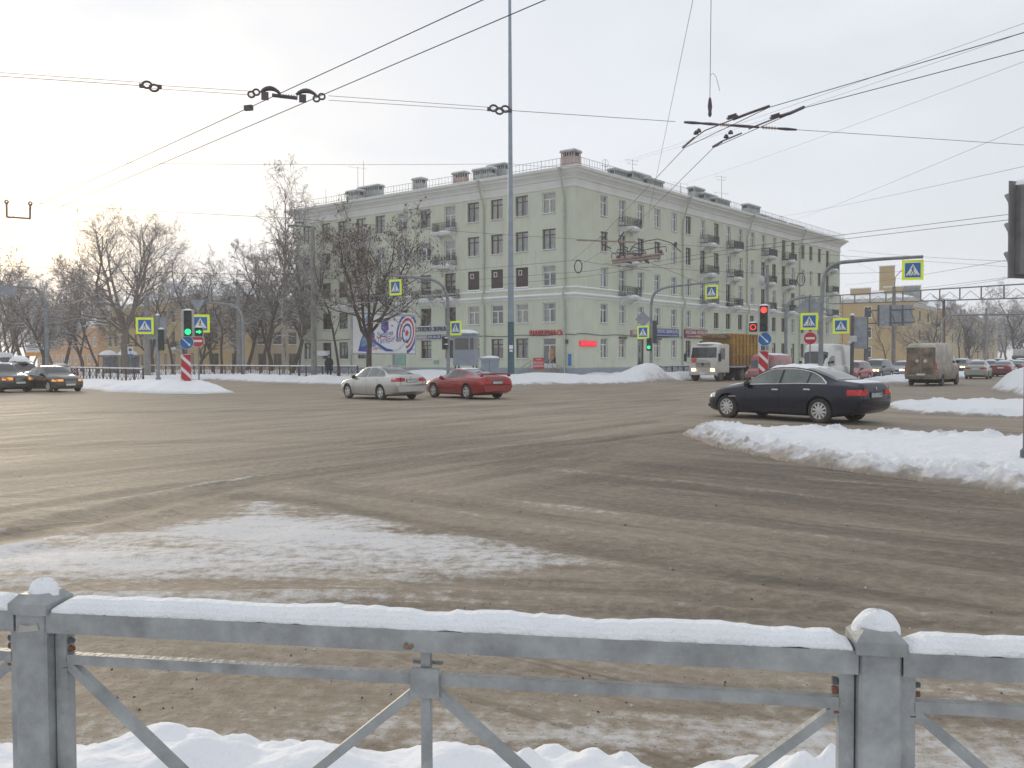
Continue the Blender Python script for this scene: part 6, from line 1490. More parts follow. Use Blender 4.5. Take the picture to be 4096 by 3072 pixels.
# --- bus shelter, small hoarding, bus stop sign
p = foot(478, 98); o = thing('bus_shelter', p, R(8), 'bus shelter with thick snow on its rounded roofs behind the left railing', 'shelter')
SHG = mat('shelter_panel', (.16, .18, .20), rough=.3, var=.2)
for i, (x0, x1) in enumerate(((-2.1, -.3), (-.25, 2.0))):
    MB().bbox((x0, -.9, 2.25), (x1, .9, 2.4), .05).build('roof', POLED, o); MB().blob(((x0 + x1) / 2, 0, 2.4), ((x1 - x0) / 2, .95, .55), i, .06, 14, 7).build('roof_snow', SNOWC, o, smooth=180)
    MB().box2((x0 + .1, .75, .3), (x1 - .1, .8, 2.2)).build('back_panel', SHG, o)
for x in (-2.0, -.3, .9, 1.9): MB().tube([(x, .8, 0), (x, .8, 2.3)], .05, 6).build('post', POLED, o); MB().tube([(x, -.8, 0), (x, -.8, 2.3)], .04, 6).build('post', POLED, o)
MB().box2((-1.8, .4, .42), (1.7, .7, .5)).build('bench', BFRAME, o)
p = foot(522, 95); o = thing('bus_stop_sign', p, 0, 'small blue and white bus stop sign beside the shelter', 'road sign'); MB().tube([(0, 0, 0), (0, 0, 3.2)], .04, 6).build('post', POLEG, o); MB().box2((-.3, -.02, 1.9 + .6), (.3, .02, 3.3)).build('plate', WHITE, o); MB().box2((-.3, -.022, 2.2), (.3, .02, 2.5)).build('lower_plate', SBLUE, o); MB().box2((-.18, -.03, 2.85), (.18, -.022, 3.1)).build('bus_symbol', SBLK, o)
p = foot(141, 128); o = thing('hoarding', p, 0, 'small white and orange hoarding behind the cars on the left', 'billboard'); zb, zt = at(141, 1424, 128).z, at(141, 1378, 128).z; w = 1.38
MB().box2((-w, -.05, zb + .55), (w, .05, zt)).build('white_panel', WHITE, o); MB().box2((-w, -.05, zb), (w, .05, zb + .54)).build('orange_panel', mat('hoarding_orange', (.75, .33, .04), rough=.5), o)
for s_ in (-1, 1): MB().tube([(s_ * w * .7, .08, 0), (s_ * w * .7, .08, zt)], .05, 6).build('post', POLED, o)
for k in range(3): MB().box2((-w * .8, -.06, zt - .3 - .25 * k), (w * (.5 - .2 * k), -.051, zt - .2 - .25 * k)).build('text_line', GREYS, o)

# --- hockey billboard
yaw = 30; p = at(1539, 1337, 68); W2, H2 = 3.05, 1.48
o = link('billboard', None, None, M4=view_frame(p, -38), label='large blue and red ice hockey billboard behind the leafy bare tree', cat='billboard')
MB().box2((-W2 - .12, 0, -H2 - .12), (W2 + .12, .25, H2 + .18)).build('frame', mat('billboard_frame', (.42, .43, .44), rough=.6), o)
MB().box2((-W2, -.02, -H2), (W2, -.001, H2)).build('poster', WHITE, o); MB().box2((-W2 - .1, -.02, H2 + .18), (W2 + .1, .27, H2 + .26)).build('snow_cap', SNOWC, o)
for s_ in (-1, 1): MB().tube([(s_ * 1.2, .4, -p.z), (s_ * 1.2, .4, H2)], .12, 8).build('post', BOOTH, o)
PB = mat('print_blue', (.055, .085, .36), rough=.5, var=.12, vscale=2); PR = mat('print_red', (.56, .05, .06), rough=.5, var=.08); PLB = mat('print_light_blue', (.20, .36, .52), rough=.5, var=.25, vscale=2); PSK = mat('print_tan', (.5, .28, .15), rough=.5, var=.2)
tc_ = (W2 - .85, .12)
def ring(r0, r1, y, m, nm, ex=.62):
    q = [(tc_[0] + r * ex * math.cos(a) + .35 * (r * math.sin(a)) * .35, tc_[1] + r * math.sin(a)) for r in (r1, r0) for a in np.linspace(0, 6.2832, 37)]
    q = [(min(max(x, -W2), W2), min(max(z, -H2), H2)) for x, z in q]; b = MB()
    for i in range(36): b.quad((q[i][0], y, q[i][1]), (q[i + 1][0], y, q[i + 1][1]), (q[38 + i][0], y, q[38 + i][1]), (q[37 + i][0], y, q[37 + i][1]))
    b.build(nm, m, o)
for k, (r0, r1, m) in enumerate(((1.42, 1.70, PB), (1.02, 1.24, PR), (.60, .80, PB), (.0, .24, PR))): ring(r0, r1, -.026 - .002 * k, m, 'target_ring')
def flat(pts, m, nm, y=-.026): MB().poly([(a, y, b_) for a, b_ in pts]).build(nm, m, o)
flat([(.9, -1.47), (2.2, -1.47), (2.05, -.85), (1.55, -.55), (1.2, -.35), (.75, -.5)], WHITE, 'blank_patch', -.0345); flat([(1.05, -.35), (1.55, -.1), (1.75, -.3), (1.6, -.5), (1.25, -.62), (1.05, -.5)], GREYS, 'puck_print', -.037)
flat([(-2.6, -1.35), (-1.7, -1.4), (-1.15, -.9), (-1.0, -.1), (-1.1, .42), (-1.3, .55), (-1.75, .5), (-2.0, .1), (-2.3, -.4)], PB, 'player_print'); flat([(-2.35, -1.0), (-1.8, -.9), (-1.7, -.3), (-1.95, -.1), (-2.2, -.4)], PLB, 'player_print', -.0285); flat([(-1.35, .1), (-1.05, .1), (-1.1, .42), (-1.3, .48)], WHITE, 'player_print', -.0285)
flat([(-1.75, .5), (-1.2, .5), (-1.1, .8), (-1.25, 1.0), (-1.7, 1.0), (-1.8, .75)], PSK, 'player_print', -.030); flat([(-1.9, .85), (-1.15, .85), (-1.1, 1.2), (-1.35, 1.4), (-1.75, 1.38), (-1.95, 1.15)], PLB, 'player_print', -.034)
flat([(-1.55, -.35), (-.95, -.35), (-.8, -.6), (-.9, -.95), (-1.35, -1.0), (-1.6, -.7)], PLB, 'player_print', -.030)
flat([(-2.2, -.05), (-2.1, .05), (.15, -1.12), (.75, -1.2), (.75, -1.36), (.05, -1.34)], PB, 'hockey_stick_print', -.038); flat([(-1.9, -.12), (-1.82, -.04), (-.95, -.48), (-1.02, -.58)], PR, 'hockey_stick_print', -.042)
flat([(.75, -1.2), (1.3, -1.1), (1.75, -.8), (2.1, -.5), (2.0, -.8), (1.6, -1.15), (1.2, -1.38), (.75, -1.38)], mat('print_ice', (.62, .64, .68), rough=.5), 'blade_print', -.040)
flat([(-.35, 1.05), (.35, 1.05), (.38, .4), (.0, .05), (-.38, .4)], PB, 'crest_print'); st_ = [( (.17 if i % 2 == 0 else .07) * math.sin(i * math.pi / 5), .5 + (.17 if i % 2 == 0 else .07) * math.cos(i * math.pi / 5)) for i in range(10)]; flat(st_, PR, 'star_print', -.032)
flat([(.55, .75), (.85, .6), (.8, .72), (1.05, .88), (.75, .72), (.8, .6)], PR, 'spark_print')
lettering('Энергия', .55, PB, o, Matrix.Translation((-.02, -.03, .0)) @ Matrix.Rotation(R(-9), 4, 'Y'), 1.65, shear=.3, depth=.004); lettering('Питера!', .62, PB, o, Matrix.Translation((.1, -.03, -.48)) @ Matrix.Rotation(R(-9), 4, 'Y'), 1.75, shear=.3, depth=.004)
flat([(-.85, -.32), (-.8, -.26), (.1, -.12), (.05, -.22), (.85, -.08), (.1, -.3), (.12, -.18)], PR, 'stroke_print', -.034)
lettering('ГАЗПРОМ', .16, PB, o, Matrix.Translation((2.6, -.03, -1.2)), .7, depth=.004); MB().poly(disc(.16, -.03, 18, (1.95, -1.2))).build('age_badge', PR, o); lettering('0+', .18, WHITE, o, Matrix.Translation((1.95, -.036, -1.2)), depth=.004)
lettering('74', .42, PR, o, Matrix.Translation((-1.05, -.046, -1.15)), shear=.2, depth=.004); lettering('ПОБЕДЫ', .24, PB, o, Matrix.Translation((-.35, -.046, -1.12)), .85, depth=.004)

# --- railings across the junction
BRWN = mat('railing_brown', (.10, .055, .045), rough=.6, var=.2)
def rail_fence(pts, label, step=2.0, h=1.05, bars=True, m=BRWN):
    o = thing('railing', (pts[0].x, pts[0].y, 0), 0, label, 'railing', 'railings along the pavements'); c0 = Vector((pts[0].x, pts[0].y, 0))
    for a, e in zip(pts[:-1], pts[1:]):
        L_ = (e - a).length; n = max(1, round(L_ / step)); za = h
        for k in range(n):
            p, q = a.lerp(e, k / n), a.lerp(e, (k + 1) / n); p, q = p - c0, q - c0
            MB().box(p + Vector((0, 0, (h + .1) / 2)), (.05, .05, (h + .1) / 2)).build('post', m, o)
            u = (q - p).normalized(); nrm = Vector((-u.y, u.x, 0)); ax = (u, nrm, Vector((0, 0, 1))); mid = (p + q) / 2; half = (q - p).length / 2
            MB().box(mid + Vector((0, 0, h)), (half, .035, .035), ax).build('top_rail', m, o); MB().box(mid + Vector((0, 0, h + .075)), (half, .05, .04), ax).build('rail_snow', SNOWC, o)
            if bars:
                b = MB(); b.box(mid + Vector((0, 0, .3)), (half, .015, .015), ax)
                for t0, t1, za_, zb_ in ((0, .5, h, .3), (.5, 0, h, .3), (.5, 1, h, .3), (1, .5, h, .3), (.5, .5, h, .3)): b.tube([p.lerp(q, t0) + Vector((0, 0, za_)), p.lerp(q, t1) + Vector((0, 0, zb_))], .018, 4, False)
                b.build('lattice', m, o)
    e = pts[-1] - c0; MB().box(e + Vector((0, 0, (h + .1) / 2)), (.05, .05, (h + .1) / 2)).build('post', m, o)
    return o
rail_fence([foot(286, 74), foot(572, 58)], 'tall brown railing with lattice on the left island edge', 2.0, 1.15)
rail_fence([foot(592, 92), foot(900, 82), foot(1160, 71), foot(1430, 66)], 'long low brown railing with a snowy top rail behind the silver sedan', 2.0, 1.22)
rail_fence([foot(2640, 70), foot(2780, 74)], 'short dark railing between the corner snow heap and the truck', 2.0, 1.1, True, IRON)

# --- near galvanised railing
PLX, PRX = Vector((-1.19, 2.16, 0)), Vector((.784, 1.846, 0)); fu = (PRX - PLX).normalized(); fn = Vector((fu.y, -fu.x, 0)); SL = (PRX - PLX).length
nf = link('guard_railing', None, None, M4=frame4(PLX, fu, -fn, Vector((0, 0, 1))), label='near galvanised street railing with snow on its top rail', cat='railing')
def soft_rail(x0, x1, seed):
    b = MB(); n = int((x1 - x0) / .018); q = np.arange(n + 1); xs = x0 + (x1 - x0) * q / n
    e = np.minimum(1, np.minimum((xs - x0), (x1 - xs)) / .05 + .25)
    hgt = .032 * (1 + .55 * (fbm(xs * 5, xs * 0 + seed, 3) - .5) + (.30) * (fbm(xs * 40, xs * 0 + seed, 8, 3) - .5)) * e; wid = .039 * (1 + .20 * (fbm(xs * 22, xs * 0 + 5 + seed, 6) - .5))
    rows = []
    for i in range(n + 1):
        w, h = wid[i], hgt[i]; dr = .012 * vnoise(np.array([xs[i] * 35.]), np.array([seed * 1.]), 2)[0]
        rows.append([(xs[i], -w, 1.083 - dr), (xs[i], -w * 1.04, 1.083 + h * .35), (xs[i], -w * .82, 1.083 + h * .75), (xs[i], -w * .4, 1.083 + h), (xs[i], w * .3, 1.083 + h * 1.02), (xs[i], w * .85, 1.083 + h * .7), (xs[i], w, 1.083)])
    for i in range(n):
        for j in range(6): b.quad(rows[i][j], rows[i + 1][j], rows[i + 1][j + 1], rows[i][j + 1])
    b.poly(rows[0]); b.poly(rows[-1][::-1])
    return b.build('rail_snow', SNOWN, nf, smooth=180)
SNOWN = mat('near_snow', (.87, .88, .895), rough=.8, var=.03, vscale=8, bump=.6, bscale=80)
def bolt(x, y, z, m=GALV): MB().lathe([(.009, -.010), (.009, 0), (.006, .003), (.006, .010)], 6, 'X', (x, y, z)).build('bolt', m, nf)
for k in (-1, 0, 1, 2):
    x = k * SL; b = MB(); b.bbox((x - .043, -.043, 0), (x + .043, .043, 1.085), .006); b.build('post', GALV, nf)
    b = MB(); b.add([(x + a * .052, c * .052, 1.075) for a, c in ((-1, -1), (1, -1), (1, 1), (-1, 1))] + [(x + a * .052, c * .052, 1.102) for a, c in ((-1, -1), (1, -1), (1, 1), (-1, 1))] + [(x + a * .034, c * .034, 1.122) for a, c in ((-1, -1), (1, -1), (1, 1), (-1, 1))],
        [(0, 1, 5, 4), (1, 2, 6, 5), (2, 3, 7, 6), (3, 0, 4, 7), (4, 5, 9, 8), (5, 6, 10, 9), (6, 7, 11, 10), (7, 4, 8, 11), (8, 9, 10, 11), (3, 2, 1, 0)]); b.build('post_cap', GALV, nf)
    b = MB().blob((x + .002, .008, 1.106), (.040 if k < 1 else .049, .042, .046 if k < 1 else .050), 3 + k, .14, 16, 9); b.build('cap_snow', SNOWN, nf, smooth=180)
    for s_ in (-1, 1):
        MB().box2((x + s_ * .047, -.012, .02), (x + s_ * .078, .018, 1.026)).build('end_upright', GALV, nf)
        bolt(x + s_ * .080, 0, 1.0, POLED); bolt(x + s_ * .080, 0, .98, RUST); bolt(x + s_ * .078, -.004, .935, RUST)
    if k < 2:
        a, e = x + .045, x + SL - .045; m_ = x + SL / 2
        b = MB(); b.box2((a, -.042, 1.030), (e, .042, 1.080)); b.build('top_rail', GALV, nf)
        soft_rail(a + .012, e - .012, 4 + k)
        for p, q in (((a + .03), m_ - .032), (m_ + .032, e - .03)): MB().box2((p, -.012, .943), (q, .012, .968)).build('middle_rail', GALV, nf)
        MB().box2((a, -.012, .16), (e, .012, .19)).build('bottom_rail', GALV, nf)
        MB().box2((m_ - .011, -.011, .19), (m_ + .011, .011, 1.03)).build('centre_upright', GALV, nf)
        MB().bbox((m_ - .035, -.020, .915), (m_ + .035, -.012, .985), .002).build('joint_plate', GALV, nf); MB().box2((m_ - .036, .012, .984), (m_ + .036, .020, .992)).build('joint_plate', GALV, nf)
        for p, q in (((a + .03, .945), (m_ - .03, .19)), ((m_ - .02, .93), (a + .05, .19)), ((m_ + .02, .93), (e - .05, .19)), ((e - .03, .945), (m_ + .03, .19))):
            d = Vector((q[0] - p[0], 0, q[1] - p[1])); L_ = d.length; d.normalize(); MB().box(((p[0] + q[0]) / 2, 0, (p[1] + q[1]) / 2), (L_ / 2, .011, .011), (d, Vector((0, 1, 0)), d.cross(Vector((0, 1, 0))))).build('brace', GALV, nf)
for kx, rz_ in ((.78, 1.04), (-.03, .0),): pass
MB().poly([(SL * .485 + a, -.0432, 1.042 + c) for a, c in ((-.014, -.004), (-.004, -.008), (.006, -.006), (.013, .001), (.009, .008), (.0, .005), (-.006, .010), (-.012, .005))]).build('rust_stain', mat('rust_stain', (.25, .17, .12), rough=.9, var=.35, vscale=60), nf)
MB().poly([(-.03, -.0445, 1.028), (.028, -.0445, 1.036), (.022, -.0445, 1.052), (-.004, -.0445, 1.046), (-.026, -.0445, 1.050)]).build('torn_sticker', mat('torn_sticker', (.42, .40, .36), rough=.8, var=.2), nf)
# ================================================================ OVERHEAD WIRES
WIRE = mat('wire_dark', (.10, .09, .092), rough=.7, var=.1); FIT = mat('fitting_dark', (.12, .10, .12), rough=.6, var=.2); INS = mat('insulator_tan', (.36, .29, .24), rough=.5, var=.15)
def wire(pts, r, label, sag=0.0, group=None, name='overhead_wire', n=10, parts=None):
    c = [Vector(p) for p in pts]; b = MB(); o0 = c[0]; path = []
    for a, e in zip(c[:-1], c[1:]):
        for i in range(n): t = i / n; q = a.lerp(e, t); q.z -= sag * 4 * t * (1 - t); path.append(q - o0)
    path.append(c[-1] - o0); b.tube(path, r, 5)
    return b.build(name, WIRE, loc=o0, label=label, cat='wire', group=group)
def ext(a, b_, t0, t1): return [a.lerp(b_, t0), a.lerp(b_, t1)]
TG = 'trolley wires over the junction'
Wt = lambda x, y, z=5.75: ground(x, y, z)
A1, A2_ = Wt(1930, 0), Wt(0, 890); B1, B2_ = Wt(2180, 0), Wt(0, 930)
wire(ext(A1, A2_, -.5, 1.9), .0065, 'upper of the two trolley wires rising to the top left of the tall mast', group=TG, name='trolley_wire')
wire(ext(B1, B2_, -.5, 1.9), .0065, 'lower of the two trolley wires crossing the tall mast at the top', group=TG, name='trolley_wire')
S0, S1 = ground(0, 305, 5.9), ground(4096, 580, 5.85)
def span(t, dz=0.0): q = S0.lerp(S1, t); q.z += dz; return q
def tpx(x):                                          # where along the span x is seen
    d = ray(x, 1000); det = (S1.x - S0.x) * -d.y - (S1.y - S0.y) * -d.x
    return ((-S0.x) * -d.y - (-S0.y) * -d.x) / det
t1, t2, t3, t4, t5 = tpx(590), tpx(1020), tpx(1320), tpx(1975), tpx(2700)
wire([span(-.25), span(t1)], .005, 'span wire running from the left edge to the first insulator', group='span wires'); wire([span(-.25, .06), span(t1, .05)], .004, 'second strand above the left span wire', group='span wires')
wire([span(t1, .02), span(t2, .03)], .004, 'upper strand between the small and the large left insulators', group='span wires'); wire([span(t1, -.03), span(t2, -.03)], .004, 'lower strand between the small and the large left insulators', group='span wires')
wire([span(t3, .04), span(t4, .03)], .004, 'upper strand from the large insulator to the tall mast', group='span wires'); wire([span(t3, -.03), span(t4, -.02)], .004, 'lower strand from the large insulator to the tall mast', group='span wires')
wire([span(t4), span(t5)], .005, 'span wire from the tall mast to the wire switch', group='span wires'); wire([span(tpx(3150)), span(1.35)], .005, 'span wire leaving the wire switch to the right edge', group='span wires')
su = (S1 - S0).normalized(); sn = Vector((-su.y, su.x, 0)); sz = Vector((0, 0, 1))
def links_(x, n, label, name='insulator'):
    c = span(tpx(x)); o = link(name, None, None, M4=frame4(c, su, sn, sz), label=label, cat='insulator')
    for k in range(n):
        u = (k - (n - 1) / 2) * .10; b = MB(); dz = .02 * (-1) ** k
        b.tube([(u + .065 * math.cos(a), 0, dz + .05 * math.sin(a)) for a in np.linspace(0, 6.2832, 13)], .018, 6); b.build('shackle', FIT, o)
    b = MB().box2((-.06 - n * .05, -.02, -.03), (-n * .05, .02, .03)); b.build('clamp', FIT, o); MB().box2((n * .05, -.02, -.03), (n * .05 + .06, .02, .03)).build('clamp', FIT, o)
    return o
links_(612, 2, 'small chain insulator on the left span wire'); links_(2000, 3, 'chain insulator on the span wire touching the tall mast')
# large hanger that carries the two crossing wires
c = span(tpx(1170)); o = link('wire_hanger', None, None, M4=frame4(c, su, sn, sz), label='large double-humped hanger holding two crossing trolley wires', cat='hanger')
def hump(x0, x1, h): return [(x0 + (x1 - x0) * t, 0, .02 + h * math.sin(math.pi * t) ** .8) for t in np.linspace(0, 1, 9)]
k = c.y / FPX; sp_ = lambda x: (x - 1170) * k * 1.03
MB().tube(hump(sp_(1058), sp_(1130), .075), [.015, .03, .036, .038, .04, .036, .03, .026, .022], 8).build('hump', FIT, o, smooth=60); MB().tube(hump(sp_(1190), sp_(1268), .075), [.022, .028, .034, .038, .04, .036, .03, .026, .018], 8).build('hump', FIT, o, smooth=60)
MB().tube([(sp_(1100), 0, -.01), (sp_(1195), 0, -.03)], .030, 8).build('bar', FIT, o)
for x in (1132, 1142, 1152, 1162, 1172, 1182): MB().lathe([(.03, -.006), (.042, 0), (.03, .006)], 10, 'X', (sp_(x), 0, -.015)).build('disc', FIT, o)
for x in (1024, 1042, 1266, 1286): MB().tube([(sp_(x) + .05 * math.cos(a), 0, .02 * (1 if x in (1042, 1286) else -1) + .045 * math.sin(a)) for a in np.linspace(0, 6.2832, 13)], .016, 6).build('shackle', FIT, o)
for x in (1075, 1215): MB().box2((sp_(x) - .06, -.02, -.09), (sp_(x) + .05, .02, .03)).build('wire_clamp', FIT, o)
MB().box2((-.07, -.03, -.04), (.07, .03, .04)).build('wire_clamp', FIT, M4=frame4(A1.lerp(A2_, (A1.x - Wt(1000, 437).x) / (A1.x - A2_.x)), (A2_ - A1).normalized(), sn, sz), label='small clamp on the left trolley wire below the hanger', cat='clamp')
# wire switch on the right
C1 = [Wt(4700, -60), Wt(4096, 130), Wt(3075, 430)]; C2 = [Wt(3075, 430), Wt(2740, 590), Wt(2400, 950), Wt(2290, 1040)]
D1 = [Wt(4700, 40), Wt(4096, 200), Wt(3220, 430)]; D2 = [Wt(3220, 430), Wt(2855, 590), Wt(2480, 960), Wt(2330, 1055)]
for pts, lb in ((C1, 'upper of the two right-hand trolley wires going off to the upper right'), (C2, 'left of the two trolley wires running down from the switch'), (D1, 'lower of the two right-hand trolley wires going off to the right edge'), (D2, 'right of the two trolley wires running down from the switch')): wire(pts, .0065, lb, group=TG, name='trolley_wire')
c = Wt(2850, 510); o = thing('wire_switch', c, 0, 'long dark trolley wire switch with ribbed runners at upper right', 'wire switch')
def rod(px, r, m=FIT, nm='runner', flat_=1.0, z=5.75): MB().tube([Wt(x, y, z) - c for x, y in px], r, 6).build(nm, m, o)
zq = 600 / 2212
def zz(x, y): return (2700 + zq * x, 400 + zq * y)
rod([zz(1390, 90), zz(1080, 200), zz(860, 285)], .022); rod([zz(860, 285), zz(620, 380), zz(440, 450), zz(280, 565)], .010); rod([zz(280, 560), zz(115, 700)], .020)
rod([zz(1900, 105), zz(1700, 195), zz(1540, 245)], .026); rod([zz(560, 690), zz(690, 615)], .022)
for a, e in ((zz(1540, 245), zz(1090, 425)), (zz(980, 490), zz(700, 605))):
    for dy in (-7, 7): rod([(a[0], a[1] + dy * zq), (e[0], e[1] + dy * zq)], .006)
    for t in np.linspace(0, 1, 15): rod([(a[0] + (e[0] - a[0]) * t, a[1] + (e[1] - a[1]) * t - 8 * zq), (a[0] + (e[0] - a[0]) * t, a[1] + (e[1] - a[1]) * t + 8 * zq)], .008, FIT, 'rung')
for x, y in (zz(840, 245), zz(1475, 238)):
    for k in range(6): q = Wt(x + (k - 2.5) * 6, y - (k - 2.5) * 1.9) - c; MB().box(q, (.009, .02, .035)).build('rib', FIT, o)
    rod([(x - 20, y + 8), (x + 22, y - 4)], .018)
for x, y in (zz(350, 450), zz(310, 480), zz(820, 475), zz(755, 535)): MB().blob(Wt(x, y) - c - Vector((0, 0, .03)), (.045, .045, .07), 2, .1, 8, 6).build('knob', FIT, o)
for a, e, m in ((130, 400, FIT), (400, 640, FIT), (640, 800, INS), (800, 1230, FIT), (1260, 1500, INS), (1500, 1780, FIT)):
    p, q = span(tpx(2700 + zq * a)) - c, span(tpx(2700 + zq * e)) - c; MB().tube([p, p.lerp(q, .5), q], [.02, .028, .018] if m is FIT else [.016] * 3, 6).build('insulator_rod', m, o)
    if m is INS:
        for t in np.linspace(.15, .85, 5): w = p.lerp(q, t); MB().lathe([(.016, -.008), (.04, 0), (.016, .008)], 10, 'X', w).build('shed', INS, o)
hp = span(tpx(2838)); MB().lathe([(.012, .12), (.035, .16), (.03, .22), (.042, .30), (.03, .40), (.018, .46)], 10, 'Z', hp - c).build('drop_insulator', FIT, o, smooth=60)
wire([hp + Vector((0, 0, .45)), hp + Vector((.03, 0, 3.8))], .006, 'vertical drop wire above the trolley wire switch', group='span wires'); wire([hp + Vector((.03, 0, 3.8)), at(2590, 880, 42)], .006, 'slanting wire from the drop wire down to the right wing', group='span wires')
b = MB(); w0 = at(2843, 300, hp.y); b.tube([(0, 0, 0), (.04, 0, .03), (.09, 0, -.02), (.13, 0, -.16), (.16, 0, -.28)], .004, 4); b.build('loose_wire_end', WIRE, loc=w0, label='loose curled wire end hanging from the drop wire', cat='wire')
# hanger with two prongs at far left
c = Wt(75, 872, 5.8); o = thing('wire_hanger', c, 0, 'pale U-shaped wire hanger at the left edge of the sky', 'hanger')
PALE = mat('hanger_pale', (.34, .27, .22), rough=.7)
l, r_ = at(27, 868, c.y) - c, at(120, 874, c.y) - c; lt, rt_ = at(26, 808, c.y) - c, at(121, 815, c.y) - c
MB().tube([l, r_], .03, 6).build('bar', PALE, o); MB().tube([l, lt], .03, 6).build('prong', PALE, o); MB().tube([r_, rt_], .03, 6).build('prong', PALE, o)
for q in (lt, rt_): MB().tube([(q.x + .05 * math.cos(a), q.y, q.z + .06 * math.sin(a)) for a in np.linspace(0, 6.2832, 11)], .02, 5).build('ring', PALE, o)
wire([at(-700, 775, c.y - 4), at(0, 803, c.y), at(1150, 872, c.y + 3), at(2230, 952, c.y + 8)], .006, 'long thin span wire carrying the left U-shaped hanger', sag=.03, group='span wires')
wire([at(2230, 952, c.y + 8), at(2800, 985, 38), at(4300, 1085, 40)], .006, 'span wire crossing in front of the right wing from the corner', group='span wires')
o = link('insulator', None, None, M4=view_frame(at(2440, 964, 34)), label='rod insulator with curved horns in front of the building corner', cat='insulator')
MB().tube([(-1.3, 0, .06), (1.0, 0, -.06)], .035, 6).build('rod', INS, o)
for x in (-.35, .3): MB().tube([(x + .25, 0, .35), (x, 0, 0), (x + .1, 0, -.15), (x + .4, 0, -.3)], .03, 6).build('horn', FIT, o)
# crossing pieces in mid air before the right wing
E1 = [at(1880, 1120, 47), at(2350, 1085, 40), at(2600, 1050, 38), at(3000, 985, 33), at(4030, 858, 24), at(4500, 800, 20)]; E2 = [at(1880, 1150, 47), at(2350, 1105, 40), at(2600, 1068, 38), at(3000, 1000, 33), at(4030, 880, 24), at(4500, 825, 20)]
wire(E1, .008, 'upper of two trolley wires running past the crossing to the right edge', group=TG, name='trolley_wire'); wire(E2, .008, 'lower of two trolley wires running past the crossing to the right edge', group=TG, name='trolley_wire')
c = at(2600, 1040, 37); o = thing('wire_crossing', c, 0, 'tangled trolley wire crossing with pale rods before the right wing', 'wire crossing')
zq3 = 700 / 2212
def z3(x, y, d=37): return at(2300 + zq3 * x, 850 + zq3 * y, d) - c
for px in (((460, 605), (1120, 520)), ((470, 635), (1070, 565)), ((560, 575), (760, 550))): MB().tube([z3(*q) for q in px], .06, 8).build('pale_rod', INS, o)
for px in (((520, 560), (900, 600)), ((760, 600), (1080, 560)), ((560, 600), (720, 640)), ((880, 600), (940, 640))): MB().tube([z3(*q) for q in px], .045, 6).build('dark_rod', FIT, o)
for px in (((460, 580), (465, 520), (530, 510), (700, 520), (900, 520)), ((530, 520), (535, 470), (640, 470), (690, 500)), ((690, 500), (720, 430), (850, 470), (900, 510)), ((720, 490), (900, 470), (1040, 440), (1150, 430), (1155, 500)), ((690, 500), (760, 400), (900, 360), (1050, 335), (1220, 385), (1340, 500)), ((1020, 440), (1025, 520))): MB().tube([z3(*q) for q in px], .022, 6).build('bow_wire', FIT, o)
for x, y in ((565, 560), (755, 540), (1085, 500), (910, 615), (630, 570), (820, 550)): MB().blob(z3(x, y), (.09, .07, .09), x, .1, 8, 6, False).build('clamp', FIT, o, smooth=60)
MB().blob(z3(1270, 400), (.08, .06, .10), 4, .1, 8, 6, False).build('clamp', FIT, o)
for x0, y0, x1, y1, d0, d1, lb in ((410, 460, 560, 560, 37, 37, 'short stay left of the wire crossing'), (960, 640, 2300, 1180, 37, 60, 'thin stay from the wire crossing down to the right'), (370, 640, 960, 740, 38, 45, 'drooping cable left of the wire crossing')):
    wire([z3(x0, y0, d0) + c, z3(x1, y1, d1) + c], .010, lb, group='span wires')
# cable coils
for x, y, d, lb in ((2313, 1066, 56, 'black coil of cable hanging beside the building corner'), (3204, 1118, 80, 'black coil of cable hanging on the right wing pole')):
    b = MB(); rr = 26 * d / FPX
    for k in range(4): b.tube([(rr * .55 * math.cos(a) * (1 + .03 * k), .03 * k, rr * math.sin(a) * (1 - .02 * k)) for a in np.linspace(0, 6.2832, 21)], .03, 5, False)
    b.build('cable_coil', IRON, M4=view_frame(at(x, y, d)), label=lb, cat='cable')
HG = 'thin high wires'
for pts, r_, lb in (([at(2313, 1040, 56), at(1000, 1130, 70)], .012, 'cable from the corner coil running left past the trees'), ([at(2313, 1040, 56), at(2600, 1068, 60), at(3204, 1092, 80), at(3700, 1080, 90)], .014, 'cable from the corner coil along the right wing'),
    ([at(-300, 636, 45), at(2045, 655, 52), at(2330, 660, 70)], .010, 'thin level wire over the left sky to the tall mast'), ([at(0, 1062, 55), at(1200, 1098, 62)], .014, 'wire across the trees at left below the sky'), ([at(0, 1100, 60), at(900, 1125, 66)], .010, 'lower faint wire across the left trees'),
    ([at(2480, 650, 86), at(4300, 20, 25)], .007, 'faint high wire from the ring aerial to the upper right corner'), ([at(2500, 652, 86), at(4300, 60, 25)], .006, 'faintest high wire just under the upper right one'), ([at(2740, 735, 90), at(4300, 170, 25)], .006, 'faint wire from the short aerial to the right edge'),
    ([at(3180, 880, 105), at(4300, 420, 30)], .008, 'faint wire from the far roof rising to the right edge'), ([at(3100, 870, 105), at(4300, 620, 30)], .008, 'second faint wire from the far roof to the right edge'), ([at(3390, 1000, 120), at(4030, 1045, 60), at(4300, 1050, 50)], .012, 'wire from the far end of the right wing to the signal head'),
    ([at(3380, 1140, 120), at(4030, 1040, 40), at(4300, 1000, 30)], .010, 'rising wire over the yellow house to the right edge'), ([at(3380, 1180, 110), at(4096, 1100, 60)], .012, 'low wire beside the truss beam'), ([at(3600, 1170, 110), at(4200, 1085, 40)], .010, 'second low wire beside the truss beam'), ([at(3350, 1010, 118), at(3560, 1110, 130)], .012, 'stay wire from the green cornice down to the yellow roof')):
    wire(pts, r_, lb, group=HG, sag=.15)
